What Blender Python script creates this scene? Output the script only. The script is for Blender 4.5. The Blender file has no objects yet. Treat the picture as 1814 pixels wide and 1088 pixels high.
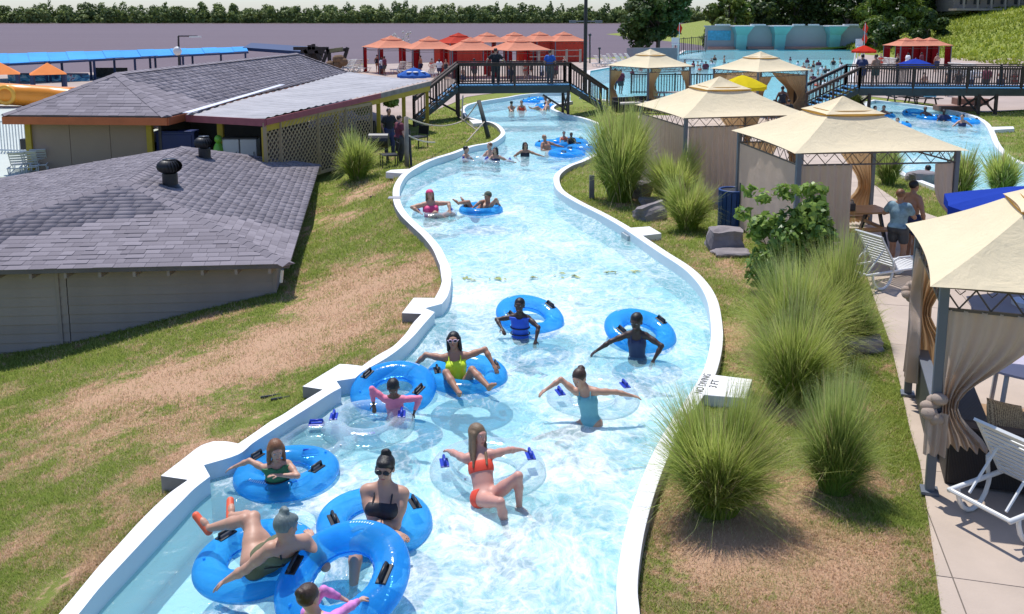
import bpy, bmesh, math, random
import numpy as np
from mathutils import Vector, Matrix, geometry
random.seed(7); rng = np.random.default_rng(7)
sc = bpy.context.scene
COL = sc.collection
# ------------------------------------------------------------------ camera, sky, sun, exposure
F_PX, CX, CY = 1600.0, 907.0, 278.0
PITCH = math.atan(250.0 / 1600.0)
CAM = Vector((0, 0, 5.2))
cd = bpy.data.cameras.new('camera'); cam = bpy.data.objects.new('camera', cd); COL.objects.link(cam)
cam.location = CAM; cam.rotation_euler = (math.pi / 2 - PITCH, 0, 0)
cd.sensor_width = 36.0; cd.lens = F_PX / 1814 * 36.0; cd.shift_y = -(544 - CY) / 1814.0
cd.clip_start = 0.1; cd.clip_end = 6000
sc.camera = cam
SUN_DIR = Vector((-0.16, 0.36, 1.0)).normalized()
w = bpy.data.worlds.new("World"); sc.world = w; w.use_nodes = True
wn = w.node_tree; wn.nodes.clear()
sky = wn.nodes.new('ShaderNodeTexSky'); sky.sky_type = 'NISHITA'; sky.sun_disc = False
sky.sun_elevation = math.asin(SUN_DIR.z); sky.sun_rotation = math.atan2(SUN_DIR.x, SUN_DIR.y)
sky.air_density = 1.0; sky.dust_density = 0.6; sky.ozone_density = 1.0
bg = wn.nodes.new('ShaderNodeBackground'); bg.inputs[1].default_value = 0.125
wo = wn.nodes.new('ShaderNodeOutputWorld')
wt = wn.nodes.new('ShaderNodeMix'); wt.data_type = 'RGBA'; wt.blend_type = 'MULTIPLY'; wt.inputs[0].default_value = 1; wt.inputs[7].default_value = (0.80, 0.89, 1.13, 1)
wn.links.new(sky.outputs[0], wt.inputs[6]); wn.links.new(wt.outputs[2], bg.inputs[0]); wn.links.new(bg.outputs[0], wo.inputs[0])
sl = bpy.data.lights.new('sun', 'SUN'); sl.energy = 3.9; sl.angle = math.radians(0.5); sl.color = (1, 0.97, 0.92)
so = bpy.data.objects.new('sun', sl); COL.objects.link(so); so.rotation_euler = SUN_DIR.to_track_quat('Z', 'Y').to_euler()
so.location = (0, 0, 60)
sc.view_settings.view_transform = 'Standard'; sc.view_settings.look = 'None'
sc.view_settings.exposure = 0.22; sc.view_settings.gamma = 1; sc.view_settings.use_curve_mapping = False
sc.render.engine = 'CYCLES'
sc.cycles.use_denoising = True
sc.cycles.max_bounces = 8; sc.cycles.transparent_max_bounces = 16; sc.cycles.transmission_bounces = 6
sc.cycles.sample_clamp_indirect = 6
sc.cycles.caustics_reflective = False; sc.cycles.caustics_refractive = False

# ------------------------------------------------------------------ measuring helpers: a picture point becomes a place on a plane
FW = Vector((0, math.cos(PITCH), -math.sin(PITCH))); UPV = Vector((0, math.sin(PITCH), math.cos(PITCH)))
def ray(px, py):
    return FW + Vector((1, 0, 0)) * ((px - CX) / F_PX) - UPV * ((py - CY) / F_PX)
def U(px, py, z=0.0):
    d = ray(px, py); t = (z - CAM.z) / d.z; return CAM + d * t
def UY(px, py, Y):
    d = ray(px, py); return CAM + d * (Y / d.y)
def V3(*a): return Vector(a)

# ------------------------------------------------------------------ object helpers
def tag(o, label=None, cat=None, group=None, kind=None):
    if label: o['label'] = label
    if cat: o['category'] = cat
    if group: o['group'] = group
    if kind: o['kind'] = kind
    return o
def empty(name, loc, label, cat, group=None, rz=0):
    o = bpy.data.objects.new(name, None); COL.objects.link(o); o.location = loc; o.rotation_euler = (0, 0, rz)
    o.empty_display_size = 0.2
    return tag(o, label, cat, group)
def link_mesh(name, me, mat=None, parent=None, smooth=False, loc=None):
    o = bpy.data.objects.new(name, me); COL.objects.link(o)
    if mat is not None and not me.materials: me.materials.append(mat)
    if parent is not None: o.parent = parent
    if loc is not None: o.location = loc
    if smooth: me.shade_smooth()
    return o
def copy_tree(o, parent=None, top=True, kids=None):
    c = o.copy(); COL.objects.link(c); c.parent = parent if parent is not None else (None if top else o.parent)
    for ch in list(o.children): copy_tree(ch, c, False)
    return c
def copy_to(o, loc, rz, label, group=None, scale=1.0):
    c = copy_tree(o); c.location = loc; c.rotation_euler = (0, 0, rz); c.scale = (scale,) * 3
    c['label'] = label
    if group: c['group'] = group
    return c

class MB:
    """collects shapes for ONE mesh object"""
    def __init__(s, origin=(0, 0, 0)):
        s.v = []; s.f = []; s.o = Vector(origin)
    def add(s, vs, fs):
        n = len(s.v); s.v += [tuple(Vector(p) - s.o) for p in vs]; s.f += [tuple(i + n for i in q) for q in fs]
        return s
    def box(s, c, size, R=None, taper=1.0):
        c = Vector(c); hx, hy, hz = [a / 2 for a in size]; vs = []
        for z in (-1, 1):
            t = taper if z > 0 else 1.0
            for x, y in ((-1, -1), (1, -1), (1, 1), (-1, 1)):
                p = Vector((x * hx * t, y * hy * t, z * hz))
                vs.append(c + (R @ p if R else p))
        return s.add(vs, [(3, 2, 1, 0), (4, 5, 6, 7), (0, 1, 5, 4), (1, 2, 6, 5), (2, 3, 7, 6), (3, 0, 4, 7)])
    def beam(s, a, b, wd, h, up=(0, 0, 1)):
        a = Vector(a); b = Vector(b); d = (b - a); L = d.length
        if L < 1e-6: return s
        d.normalize(); u = Vector(up)
        if abs(d.dot(u)) > 0.99: u = Vector((0, 1, 0))
        x = d.cross(u).normalized(); z = x.cross(d)
        R = Matrix((x, d, z)).transposed()
        return s.box((a + b) / 2, (wd, L, h), R)
    def tube(s, pts, r, n=8, r1=None, cap=True, closed=False):
        pts = [Vector(p) for p in pts]; m = len(pts); vs = []; fs = []
        prev = None
        for i, p in enumerate(pts):
            if closed: t = pts[(i + 1) % m] - pts[i - 1]
            else: t = pts[min(i + 1, m - 1)] - pts[max(i - 1, 0)]
            t.normalize()
            if prev is None:
                x = t.cross(Vector((0, 0, 1)))
                if x.length < 0.1: x = t.cross(Vector((0, 1, 0)))
            else: x = prev - t * prev.dot(t)
            x.normalize(); prev = x; y = t.cross(x)
            rr = r if r1 is None else r + (r1 - r) * i / (m - 1)
            if isinstance(r, (list, tuple)): rr = r[i]
            for k in range(n):
                a = 2 * math.pi * k / n; vs.append(p + x * math.cos(a) * rr + y * math.sin(a) * rr)
        for i in range(m if closed else m - 1):
            j = (i + 1) % m
            for k in range(n):
                k2 = (k + 1) % n; fs.append((i * n + k, i * n + k2, j * n + k2, j * n + k))
        if cap and not closed:
            fs.append(tuple(range(n - 1, -1, -1))); fs.append(tuple((m - 1) * n + k for k in range(n)))
        return s.add(vs, fs)
    def prism(s, poly, z0, z1):
        """poly: list of (x,y); z0,z1 numbers or lists"""
        n = len(poly)
        a = sum(poly[i][0] * poly[(i + 1) % n][1] - poly[(i + 1) % n][0] * poly[i][1] for i in range(n))
        if a < 0: poly = poly[::-1]
        zb = z0; vs = [Vector((p[0], p[1], zb)) for p in poly] + [Vector((p[0], p[1], z1)) for p in poly]
        tr = geometry.tessellate_polygon([[Vector((p[0], p[1], 0)) for p in poly]])
        fs = []
        for t in tr:
            A, B, C = [Vector((*poly[i][:2], 0)) for i in t]
            if (B - A).cross(C - A).z < 0: t = (t[0], t[2], t[1])
            fs.append(tuple(n + i for i in t)); fs.append((t[2], t[1], t[0]))
        for i in range(n):
            j = (i + 1) % n; fs.append((i, j, n + j, n + i))
        return s.add(vs, fs)
    def ell(s, c, r, n=12, m=8, R=None):
        c = Vector(c); r = r if hasattr(r, '__len__') else (r, r, r); vs = []; fs = []
        for i in range(1, m):
            th = math.pi * i / m
            for k in range(n):
                a = 2 * math.pi * k / n
                p = Vector((r[0] * math.sin(th) * math.cos(a), r[1] * math.sin(th) * math.sin(a), r[2] * math.cos(th)))
                vs.append(c + (R @ p if R else p))
        for pz in (1, -1):
            p = Vector((0, 0, r[2] * pz)); vs.append(c + (R @ p if R else p))
        T = len(vs) - 2; B = T + 1
        for i in range(m - 2):
            for k in range(n):
                k2 = (k + 1) % n; fs.append((i * n + k, (i + 1) * n + k, (i + 1) * n + k2, i * n + k2))
        for k in range(n):
            fs.append((T, k, (k + 1) % n)); fs.append((B, (m - 2) * n + (k + 1) % n, (m - 2) * n + k))
        return s.add(vs, fs)
    def quad(s, a, b, c, d): return s.add([a, b, c, d], [(0, 1, 2, 3)])
    def mesh(s, name='mesh'):
        me = bpy.data.meshes.new(name); me.from_pydata(s.v, [], s.f); me.update(); return me
    def build(s, name, mat, parent=None, smooth=False, bevel=0, loc=None):
        me = s.mesh(name); o = link_mesh(name, me, mat, parent, smooth, loc)
        if bevel:
            b = o.modifiers.new('bevel', 'BEVEL'); b.width = bevel; b.segments = 2; b.limit_method = 'ANGLE'
        return o
def np_mesh(name, verts, faces, mat, attrs=None, smooth=False):
    """verts (n,3), faces (m,k) arrays"""
    me = bpy.data.meshes.new(name); n, (m, k) = len(verts), faces.shape
    me.vertices.add(n); me.vertices.foreach_set('co', np.asarray(verts, np.float32).ravel())
    me.loops.add(m * k); me.loops.foreach_set('vertex_index', faces.astype(np.int32).ravel())
    me.polygons.add(m); me.polygons.foreach_set('loop_start', np.arange(0, m * k, k, dtype=np.int32))
    me.update(calc_edges=True)
    for nm, arr in (attrs or {}).items():
        a = me.attributes.new(nm, 'FLOAT', 'POINT'); a.data.foreach_set('value', np.asarray(arr, np.float32))
    if smooth: me.shade_smooth()
    me.materials.append(mat)
    return me

# ------------------------------------------------------------------ materials
class Mat:
    def __init__(s, name):
        s.m = bpy.data.materials.new(name); s.m.use_nodes = True; s.t = s.m.node_tree; s.t.nodes.clear()
        s.out = s.n('ShaderNodeOutputMaterial')
    def n(s, typ, **kw):
        nd = s.t.nodes.new(typ)
        for k, v in kw.items():
            if k.startswith('i_'):
                key = k[2:].replace('_', ' ')
                nd.inputs[int(key) if key.isdigit() else key].default_value = v
            else: setattr(nd, k, v)
        return nd
    def l(s, a, b): s.t.links.new(a, b)
    def coord(s, kind='Object', scale=(1, 1, 1)):
        tc = s.n('ShaderNodeTexCoord'); mp = s.n('ShaderNodeMapping'); mp.inputs['Scale'].default_value = scale
        s.l(tc.outputs[kind], mp.inputs[0]); return mp.outputs[0]
    def world(s, scale=(1, 1, 1), rot=(0, 0, 0)):
        g = s.n('ShaderNodeNewGeometry'); mp = s.n('ShaderNodeMapping'); mp.inputs['Scale'].default_value = scale
        mp.inputs['Rotation'].default_value = rot
        s.l(g.outputs['Position'], mp.inputs[0]); return mp.outputs[0]
    def noise(s, co, scale, detail=4, rough=0.55, dist=0.0):
        nd = s.n('ShaderNodeTexNoise'); nd.inputs['Scale'].default_value = scale; nd.inputs['Detail'].default_value = detail
        nd.inputs['Roughness'].default_value = rough; nd.inputs['Distortion'].default_value = dist
        s.l(co, nd.inputs['Vector']); return nd.outputs['Fac']
    def ramp(s, fac, stops):
        r = s.n('ShaderNodeValToRGB'); e = r.color_ramp.elements
        while len(e) < len(stops): e.new(0.5)
        for i, (p, c) in enumerate(stops):
            e[i].position = p; e[i].color = (*(c if hasattr(c, '__len__') else (c, c, c)), 1)
        s.l(fac, r.inputs[0]); return r.outputs[0]
    def mix(s, fac, a, b, mode='MIX'):
        m = s.n('ShaderNodeMix'); m.data_type = 'RGBA'; m.blend_type = mode
        for inp, v in ((0, fac), (6, a), (7, b)):
            if hasattr(v, 'is_linked') or hasattr(v, 'links'): s.l(v, m.inputs[inp])
            elif hasattr(v, '__len__'): m.inputs[inp].default_value = (*v[:3], 1)
            else: m.inputs[inp].default_value = v
        return m.outputs[2]
    def math(s, op, a, b=0.0, c=None, clamp=False):
        m = s.n('ShaderNodeMath'); m.operation = op; m.use_clamp = clamp
        for i, v in enumerate((a, b) if c is None else (a, b, c)):
            if hasattr(v, 'links'): s.l(v, m.inputs[i])
            else: m.inputs[i].default_value = v
        return m.outputs[0]
    def bump(s, h, strength=0.3, dist=0.02):
        b = s.n('ShaderNodeBump'); b.inputs['Strength'].default_value = strength; b.inputs['Distance'].default_value = dist
        s.l(h, b.inputs['Height']); return b.outputs[0]
    def pr(s, color, rough=0.6, **kw):
        p = s.n('ShaderNodeBsdfPrincipled')
        if hasattr(color, 'links'): s.l(color, p.inputs['Base Color'])
        else: p.inputs['Base Color'].default_value = (*color, 1)
        if hasattr(rough, 'links'): s.l(rough, p.inputs['Roughness'])
        else: p.inputs['Roughness'].default_value = rough
        for k, v in kw.items():
            key = k.replace('_', ' ')
            if hasattr(v, 'links'): s.l(v, p.inputs[key])
            else: p.inputs[key].default_value = v
        return p.outputs[0]
    def done(s, sh): s.l(sh, s.out.inputs[0]); return s.m
    def attr(s, name):
        a = s.n('ShaderNodeAttribute'); a.attribute_name = name; return a.outputs['Fac']

def plain(name, col, rough=0.6, var=0.12, scale=3.0, bump=0.1, metal=0.0, spec=0.5, coords='Object', bscale=None):
    m = Mat(name); co = m.coord(coords)
    f = m.noise(co, scale, 5); dark = tuple(c * (1 - var) for c in col); lite = tuple(min(1, c * (1 + var)) for c in col)
    c = m.mix(m.math('MULTIPLY_ADD', f, 2.0, -0.5, clamp=True), dark, lite)
    info = m.n('ShaderNodeObjectInfo')
    k = m.math('MULTIPLY_ADD', info.outputs['Random'], 0.10, 0.95)
    hs = m.n('ShaderNodeHueSaturation'); m.l(c, hs.inputs['Color']); m.l(k, hs.inputs['Value'])
    b = m.bump(m.noise(co, bscale or scale * 8, 4), bump, 0.01)
    return m.done(m.pr(hs.outputs[0], rough, Metallic=metal, Specular_IOR_Level=spec, Normal=b))
def cloth(name, col, transl=0.35, var=0.06, scale=2.0, fold=0.0):
    m = Mat(name); co = m.coord('Object')
    f = m.noise(co, scale, 5, 0.6); c = m.mix(f, tuple(x * (1 - var * 2) for x in col), tuple(min(1, x * (1 + var)) for x in col))
    wv = m.noise(co, 260, 2); b = m.bump(m.math('ADD', wv, m.math('MULTIPLY', m.noise(co, 2.6, 5, .6, .8), 9.0)), 0.4, 0.014)
    d = m.n('ShaderNodeBsdfDiffuse'); t = m.n('ShaderNodeBsdfTranslucent'); mx = m.n('ShaderNodeMixShader')
    m.l(c, d.inputs[0]); m.l(c, t.inputs[0]); m.l(b, d.inputs['Normal']); mx.inputs[0].default_value = transl
    m.l(d.outputs[0], mx.inputs[1]); m.l(t.outputs[0], mx.inputs[2]); return m.done(mx.outputs[0])
MT = {}
def foliage_mat(name, c0, c1, c2=None, transl=0.4, rough=0.45, wscale=0.7):
    m = Mat(name); r = m.attr('rnd'); h = m.attr('hgt')
    c = m.mix(r, c0, c1)
    if c2: c = m.mix(m.ramp(h, [(0.45, 0), (1.0, 1)]), c, c2)
    c = m.mix(m.attr('dead'), c, (.50, .40, .22)); wnz = m.noise(m.world(), wscale, 3)
    hs = m.n('ShaderNodeHueSaturation'); m.l(c, hs.inputs['Color']); m.l(m.math('MULTIPLY_ADD', wnz, 0.9, 0.55), hs.inputs['Value'])
    p = m.pr(hs.outputs[0], rough, Specular_IOR_Level=0.35); t = m.n('ShaderNodeBsdfTranslucent'); m.l(hs.outputs[0], t.inputs[0])
    mx = m.n('ShaderNodeMixShader'); mx.inputs[0].default_value = transl; m.l(p, mx.inputs[1]); m.l(t.outputs[0], mx.inputs[2])
    return m.done(mx.outputs[0])
# ------------------------------------------------------------------ SETTING: banks, ground, water
ZT = 0.22      # top of the channel walls
def P2(pts, z=ZT):
    return [tuple(U(x, y, z)[:2]) for x, y in pts]
L_OUT = [(20,1180),(104,1088),(128,1060),(176,1002),(208,967),(249,922),(296,877),(333,850),(285,843),(323,814),(355,790),(377,782),(400,782),(422,786),(450,767),(480,746),
 (500,735),(536,711.6),(572,690),(536,684.6),(601.6,645),(620,646),(641.5,648.6),(667,630.5),(695.6,614),(719,590.6),(731.6,572.6),(747,556),(712,554.6),(733,527.6),(770,528),
 (779,511),(783,498),(783,479),(776,461),(760,438),(737,415),(719,397),(702,374),(696,353),(695.5,335),(701,320),(711,309),(727,299),(750,290),(783.5,278.6),(814,268),(845,257),(873.5,248),
 (884,240),(889,233),(886,226),(878,220),(868,215),(845,211),(826,204),(818,196),(820,189),(828,183),(848,177.5),(876,173),(903,169),(930,165),(965,161.5),(1010,159)]
L_IN = [(60,1180),(139,1088),(176,1042),(221,993),(281,929),(320,890),(345,865),(372,844),(361,824),(422,805),(448,785),(480,764),(500,751),(551,719),(587,696),(604,687),(596,675),(629,670),(644,657.5),
 (680,637),(706,619),(732,596),(752,573),(770,553),(753,546),(783,538),(792,526),(798,506),(799,479),(791,459),(781,439),(763,417.5),(737,394),(722,379),(711,361),(707.6,340),(711,325),(722,309),
 (740,296.6),(770.6,282),(804,272),(840,259),(872,253),(886,246),(894.7,237),(893,230),(884,221),(872,216),(850,212.5),(831,206),(824,198),(823,193),(831,186),(850.6,180.6),(877,176),(903.5,172),(926,168),(965,164.5),(1010,162)]
R_OUT = [(1140,1180),(1133,1088),(1128,1021),(1135,958),(1162,861),(1205.6,769),(1244.5,701),(1261.5,664),(1273.6,623),(1278.5,589),(1272,557.6),(1263,528),(1239,496),(1210,468),(1172,443),(1136,419),(1107,400),
 (1077.6,384),(1048,365),(1010,343),(992,325),(991,310.6),(1004,296),(1033.5,284),(1060,271),(1082,258),(1092,246),(1090,234),(1070,222),(1046,210.5),(1020,203),(1004,200.5),(985,193.5),(981,190.5),(988,186),(1010,181)]
R_IN = [(1094,1180),(1094,1088),(1091.5,1045),(1096,997),(1111,924),(1142.5,832),(1176.5,764),(1225,691),(1247,652),(1259,599),(1257,555),(1251,528),(1236.5,502),(1210,475),(1166,446),(1122,416),(1098,400),
 (1063,380),(1019,357.6),(989,338.5),(980.6,322),(983.5,307.6),(1004,293),(1027,284.6),(1058.7,269),(1076,258),(1084,246),(1080,234),(1064,223),(1044.6,213.5),(1018,206),(1004,203.8),(981,195.5),(975,191),(983,185),(1010,179)]
mm = Mat('white pool paint'); co = mm.world(); s1 = mm.noise(co, 1.7, 7, .75); s2 = mm.noise(co, 14, 6, .8)
c = mm.mix(mm.ramp(s1, [(.50, 0), (.72, .55)]), (.80, .79, .77), (.62, .59, .54)); c = mm.mix(mm.ramp(s2, [(.60, 0), (.70, .6)]), c, (.48, .45, .41))
MT['coping'] = mm.done(mm.pr(c, .6, Normal=mm.bump(s2, .35, .006)))
MT['concrete_dark'] = plain('weathered concrete', (0.36, 0.34, 0.32), 0.9, 0.3, 2.0, 0.4)
# channel wall paint: pale blue inside
mm = Mat('blue pool paint'); co = mm.world()
zz_ = mm.n('ShaderNodeSeparateXYZ'); mm.l(co, zz_.inputs[0]); up_ = mm.ramp(mm.math('MULTIPLY_ADD', zz_.outputs[2], 10, .5), [(0.3, 0), (0.75, 1)])
mm.done(mm.pr(mm.mix(up_, mm.mix(mm.noise(co, 1.2, 4), (0.50, 0.74, 0.79), (0.60, 0.80, 0.84)), (0.66, 0.72, 0.74)), 0.6, Normal=mm.bump(mm.noise(co, 25, 3), 0.15, 0.01)))
MT['poolpaint'] = mm.m
def smooth_line(pts, sub=4):
    P = [Vector(p) for p in pts]; n = len(P); sharp = [True] * n
    for i in range(1, n - 1):
        a = (P[i] - P[i - 1]); b = (P[i + 1] - P[i]); sharp[i] = a.angle(b) > math.radians(38)
    out = []
    for i in range(n - 1):
        p1, p2 = P[i], P[i + 1]; L = (p2 - p1).length
        t1 = (p2 - p1) if sharp[i] else (p2 - P[i - 1]) / max(1e-6, (p2 - p1).length + (p1 - P[i - 1]).length) * L
        t2 = (p2 - p1) if sharp[i + 1] else (P[i + 2] - p1) / max(1e-6, (P[i + 2] - p2).length + L) * L
        for k in range(sub):
            t = k / sub; h = ((2 * t**3 - 3 * t**2 + 1), (t**3 - 2 * t**2 + t), (-2 * t**3 + 3 * t**2), (t**3 - t**2))
            out.append(tuple(p1 * h[0] + t1 * h[1] + p2 * h[2] + t2 * h[3]))
    out.append(tuple(P[-1])); return out
def offset_line(pts, d):
    out = []; n = len(pts)
    for i in range(n):
        a = Vector(pts[max(0, i - 1)]); b = Vector(pts[min(n - 1, i + 1)]); t = (b - a).normalized(); out.append((pts[i][0] - t.y * d, pts[i][1] + t.x * d))
    return out
kL = L_OUT.index((783,498)); kI = L_IN.index((799,479))
i2L = smooth_line(P2(L_IN)); i2R = smooth_line(P2(R_IN))
o2L = smooth_line(P2(L_OUT[:kL + 1])) + offset_line(i2L, .19)[kI * 4 + 2:]; o2R = offset_line(i2R, -.19)
def bank(o2, i2, label, z0=-1.05):
    m = MB(); m.prism(o2 + i2[::-1], z0, ZT)
    ob = m.build('channel_wall', MT['coping']); me = ob.data
    me.materials.append(MT['poolpaint']); me.materials.append(MT['concrete_dark'])
    ni = len(i2); no = len(o2)
    # side faces that look into the channel are painted pale blue, the outer ones bare concrete
    poly = o2 + i2[::-1]; n = len(poly)
    inner_a = np.array(i2)
    for f in me.polygons:
        if abs(f.normal.z) < 0.3:
            vs = [me.vertices[v].co for v in f.vertices]
            k = all(np.min(np.abs(inner_a[:, 0] - v.x) + np.abs(inner_a[:, 1] - v.y)) < 1e-3 for v in vs)
            f.material_index = 1 if k else 2
    b = ob.modifiers.new('bevel', 'BEVEL'); b.width = 0.012; b.segments = 2; b.limit_method = 'ANGLE'; b.angle_limit = math.radians(60)
    tag(ob, label, 'pool wall', 'lazy river walls', 'structure')
    return ob
bank(o2L, i2L, 'white coping along the left bank of the river channel, stepped with small platforms')
bank(o2R, i2R, 'white coping along the right bank of the river channel beside the tall grasses')
# slabs running off the coping
def slab(pts, z=ZT - 0.004, th=0.16, label=''):
    m = MB(); m.prism(P2(pts, z), z - th, z); o = m.build('concrete_slab', MT['coping'], bevel=0.01); return tag(o, label, 'slab', 'white slabs beside the channel')
s_nd = slab([(1262,663.4),(1333,671.6),(1322,705.6),(1246,699)], th=0.2, label='white slab with black depth lettering beside the right coping')
slab([(1108,404),(1151,401),(1172,413.5),(1137,417.5)], label='small pale slab beside the boulders on the right bank')
slab([(683,305),(692,301),(727,299),(712,307)], th=.2, label='pale slab at the foot of the leaning wooden post')
slab([(831,212),(858,214),(862,217),(838,219)], th=.25, label='short pale slab on the grass under the footbridge')
slab([(1757,225),(1795,224),(1797,228),(1762,230)], th=.2, label='pale slab off the curved far river wall')
# second river loop on the right
C2_IN = [(1535,176),(1600,183),(1660,191),(1718,203),(1742,216),(1752,232),(1760,255),(1772,270),(1790,284),(1840,300),(1900,330),(1900,395),(1720,352),(1640,322),(1600,306),(1590,292),(1573,250),(1560,218),(1542,200)]
def offset_poly(poly, d):
    n = len(poly); out = []
    a = sum(poly[i][0] * poly[(i + 1) % n][1] - poly[(i + 1) % n][0] * poly[i][1] for i in range(n)); sg = 1 if a > 0 else -1
    for i in range(n):
        p0, p1, p2 = Vector(poly[i - 1]), Vector(poly[i]), Vector(poly[(i + 1) % n])
        e1 = (p1 - p0).normalized(); e2 = (p2 - p1).normalized(); nn = Vector((e1.y + e2.y, -e1.x - e2.x)) * sg
        nn.normalize(); c = max(0.5, nn.dot(Vector((e1.y, -e1.x)) * sg)); out.append(tuple(p1 + nn * d / c))
    return out
def smooth_poly(poly, it=1):
    for _ in range(it):
        q = []
        for i in range(len(poly)):
            a, b = Vector(poly[i]), Vector(poly[(i + 1) % len(poly)]); q += [tuple(a.lerp(b, .25)), tuple(a.lerp(b, .75))]
        poly = q
    return poly
c2i = smooth_poly(P2(C2_IN, 0.16)); c2o = offset_poly(c2i, 0.22)
def ring_wall(inner, outer, z0, z1, mat, matin, name, label, group):
    n = len(inner); m = MB(); vs = []
    for q, z in ((inner, z1), (outer, z1), (outer, z0), (inner, z0)): vs += [(x, y, z) for x, y in q]
    fs = []
    for k in range(4):
        k2 = (k + 1) % 4
        for i in range(n):
            j = (i + 1) % n; fs.append((k * n + i, k * n + j, k2 * n + j, k2 * n + i))
    m.add(vs, fs); o = m.build(name, mat); o.data.materials.append(matin)
    for i, f in enumerate(o.data.polygons):
        if i >= 3 * n: f.material_index = 1
    bmx = bmesh.new(); bmx.from_mesh(o.data); bmesh.ops.recalc_face_normals(bmx, faces=bmx.faces); bmx.to_mesh(o.data); bmx.free()
    return tag(o, label, 'pool wall', group, 'structure')
ring_wall(c2i, c2o, -1.05, 0.16, MT['coping'], MT['poolpaint'], 'channel_wall', 'white wall around the second river loop on the right', 'lazy river walls')
# wave pool: outline on the water plane
WP = [(1215,91),(1290,90),(1515,90),(1512,110),(1500,140),(1500,186),(1300,186),(1130,186),(1040,176),(1046,128),(1100,118),(1190,107)]
wpi = P2(WP, 0.0); wpo = offset_poly(wpi, 0.5)
MT['teal'] = plain('teal pool paint', (0.13, 0.48, 0.50), 0.6, 0.1, 0.6, 0.1)
ring_wall(wpi, wpo, -1.6, 0.12, plain('pale concrete rim', (0.62, 0.58, 0.53), .8, .1), MT['teal'], 'pool_rim', 'pale rim around the wave pool', None)

# ---- terrain heights (thin-plate fit through measured points on the left, flat on the right)
ctrl = []
def cpt(px, py, z): p = U(px, py, z); ctrl.append((p.x, p.y, z))
GZ = 0.05
for q in [(20,1180),(104,1088),(208,967),(290,885),(422,786),(500,735),(600,650),(695.6,614),(712,556),(779,511),(776,461),(737,415),(702,374),(695,335),(715,305),(783,278),(845,257),(884,240),(868,215),(820,195)]:
    cpt(q[0] - 3, q[1], GZ)
cpt(0,655,-1.95); cpt(150,625,-1.62); cpt(300,580,-1.2); cpt(480,537,-0.78); cpt(519,535,-0.72); cpt(553,400,-0.85); cpt(572,330,-0.85); cpt(600,400,-.5); cpt(610,340,-.45)
cpt(0,860,-0.75); cpt(150,800,-0.55); cpt(300,740,-0.42); cpt(450,640,-0.4); cpt(600,560,-0.3); cpt(680,480,-0.15)
cpt(640,315,-0.2); cpt(500,700,-0.1)
for x, y, z in [(-17,31,-.4),(-12,31,-.4),(-8,30,-.3),(-5.5,33,-.15),(-3.5,38,0.0),(-8,40,0),(-20,36,-.4),(-30,36,-.4),(-16,24,-1.3),(-20,20,-1.7),(-25,26,-.9),(-4,48,.03),(-12,50,.0),(-20,55,0.03),(-35,50,0),(-25,12,-2.2),(-14,13,-2.1),(-10,8,-1.6),(-6,5,-.5)]:
    ctrl.append((x, y, z))
cp = np.array(ctrl)
def tps_fit(cp, lam=0.02):
    n = len(cp); d = np.linalg.norm(cp[:, None, :2] - cp[None, :, :2], axis=2)
    K = np.where(d > 0, d ** 2 * np.log(d + 1e-9), 0) + lam * np.eye(n)
    Pm = np.c_[np.ones(n), cp[:, :2]]; A = np.block([[K, Pm], [Pm.T, np.zeros((3, 3))]])
    return np.linalg.solve(A, np.r_[cp[:, 2], 0, 0, 0])
tw = tps_fit(cp)
lob = [(U(x, y, GZ)[0] - .22, U(x, y, GZ)[1]) for x, y in L_IN if (x, y) not in ((361,824), (345,865), (372,844), (604,687), (587,696), (770,553), (752,573))]
bankY = np.array([p[1] for p in lob]); bankX = np.array([p[0] for p in lob])
order = np.argsort(bankY); bankY = bankY[order]; bankX = bankX[order]
def terr(x, y):
    x = np.atleast_1d(np.asarray(x, float)); y = np.atleast_1d(np.asarray(y, float))
    d = np.sqrt((x[:, None] - cp[None, :, 0]) ** 2 + (y[:, None] - cp[None, :, 1]) ** 2)
    z = (np.where(d > 0, d ** 2 * np.log(d + 1e-9), 0)) @ tw[:len(cp)] + tw[-3] + tw[-2] * x + tw[-1] * y
    z = np.clip(z, -2.4, GZ)
    bx = np.interp(y, bankY, bankX)
    z = np.where(x > bx - 0.15, GZ, z)                          # right of the left bank the ground is level
    t = np.clip((y - 50) / 6, 0, 1); z = z * (1 - t) + 0.03 * t
    # grassy hill on the right behind the wave pool
    hx = np.clip((x - 50) / 22, 0, 1.6); hy = np.clip((y - 84) / 34, 0, 1)
    hill = 5.4 * (hx ** 0.8) * (hy * hy * (3 - 2 * hy)) * (1 + .06 * np.sin(x * .45) * np.cos(y * .4))
    # gentle bank rising to the right of the second loop
    bk = np.clip((x - 27) / 10, 0, 1) * np.clip((y - 20) / 12, 0, 1) * np.clip((62 - y) / 15, 0, 1) * 0.8
    # land falls to the river beyond the beach
    sh = np.clip((y - (84 + np.clip(x + 40, -25, 68) * .6)) / 6, 0, 1) * np.clip((np.maximum(33, .222 * y + 3) - x) / 4, 0, 1); sh = np.maximum(sh, np.clip((y - 182) / 8, 0, 1))
    return z + np.maximum(hill, bk) - 4.5 * sh * sh * (3 - 2 * sh)
def T(x, y): return float(terr(x, y)[0])
def G(px, py):
    """where the sight line through a picture point meets the ground"""
    d = ray(px, py); z = 0.05
    for _ in range(25):
        t = (z - CAM.z) / d.z; p = CAM + d * t; z = z * .5 + .5 * T(p.x, p.y)
    return Vector((p.x, p.y, T(p.x, p.y)))
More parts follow.
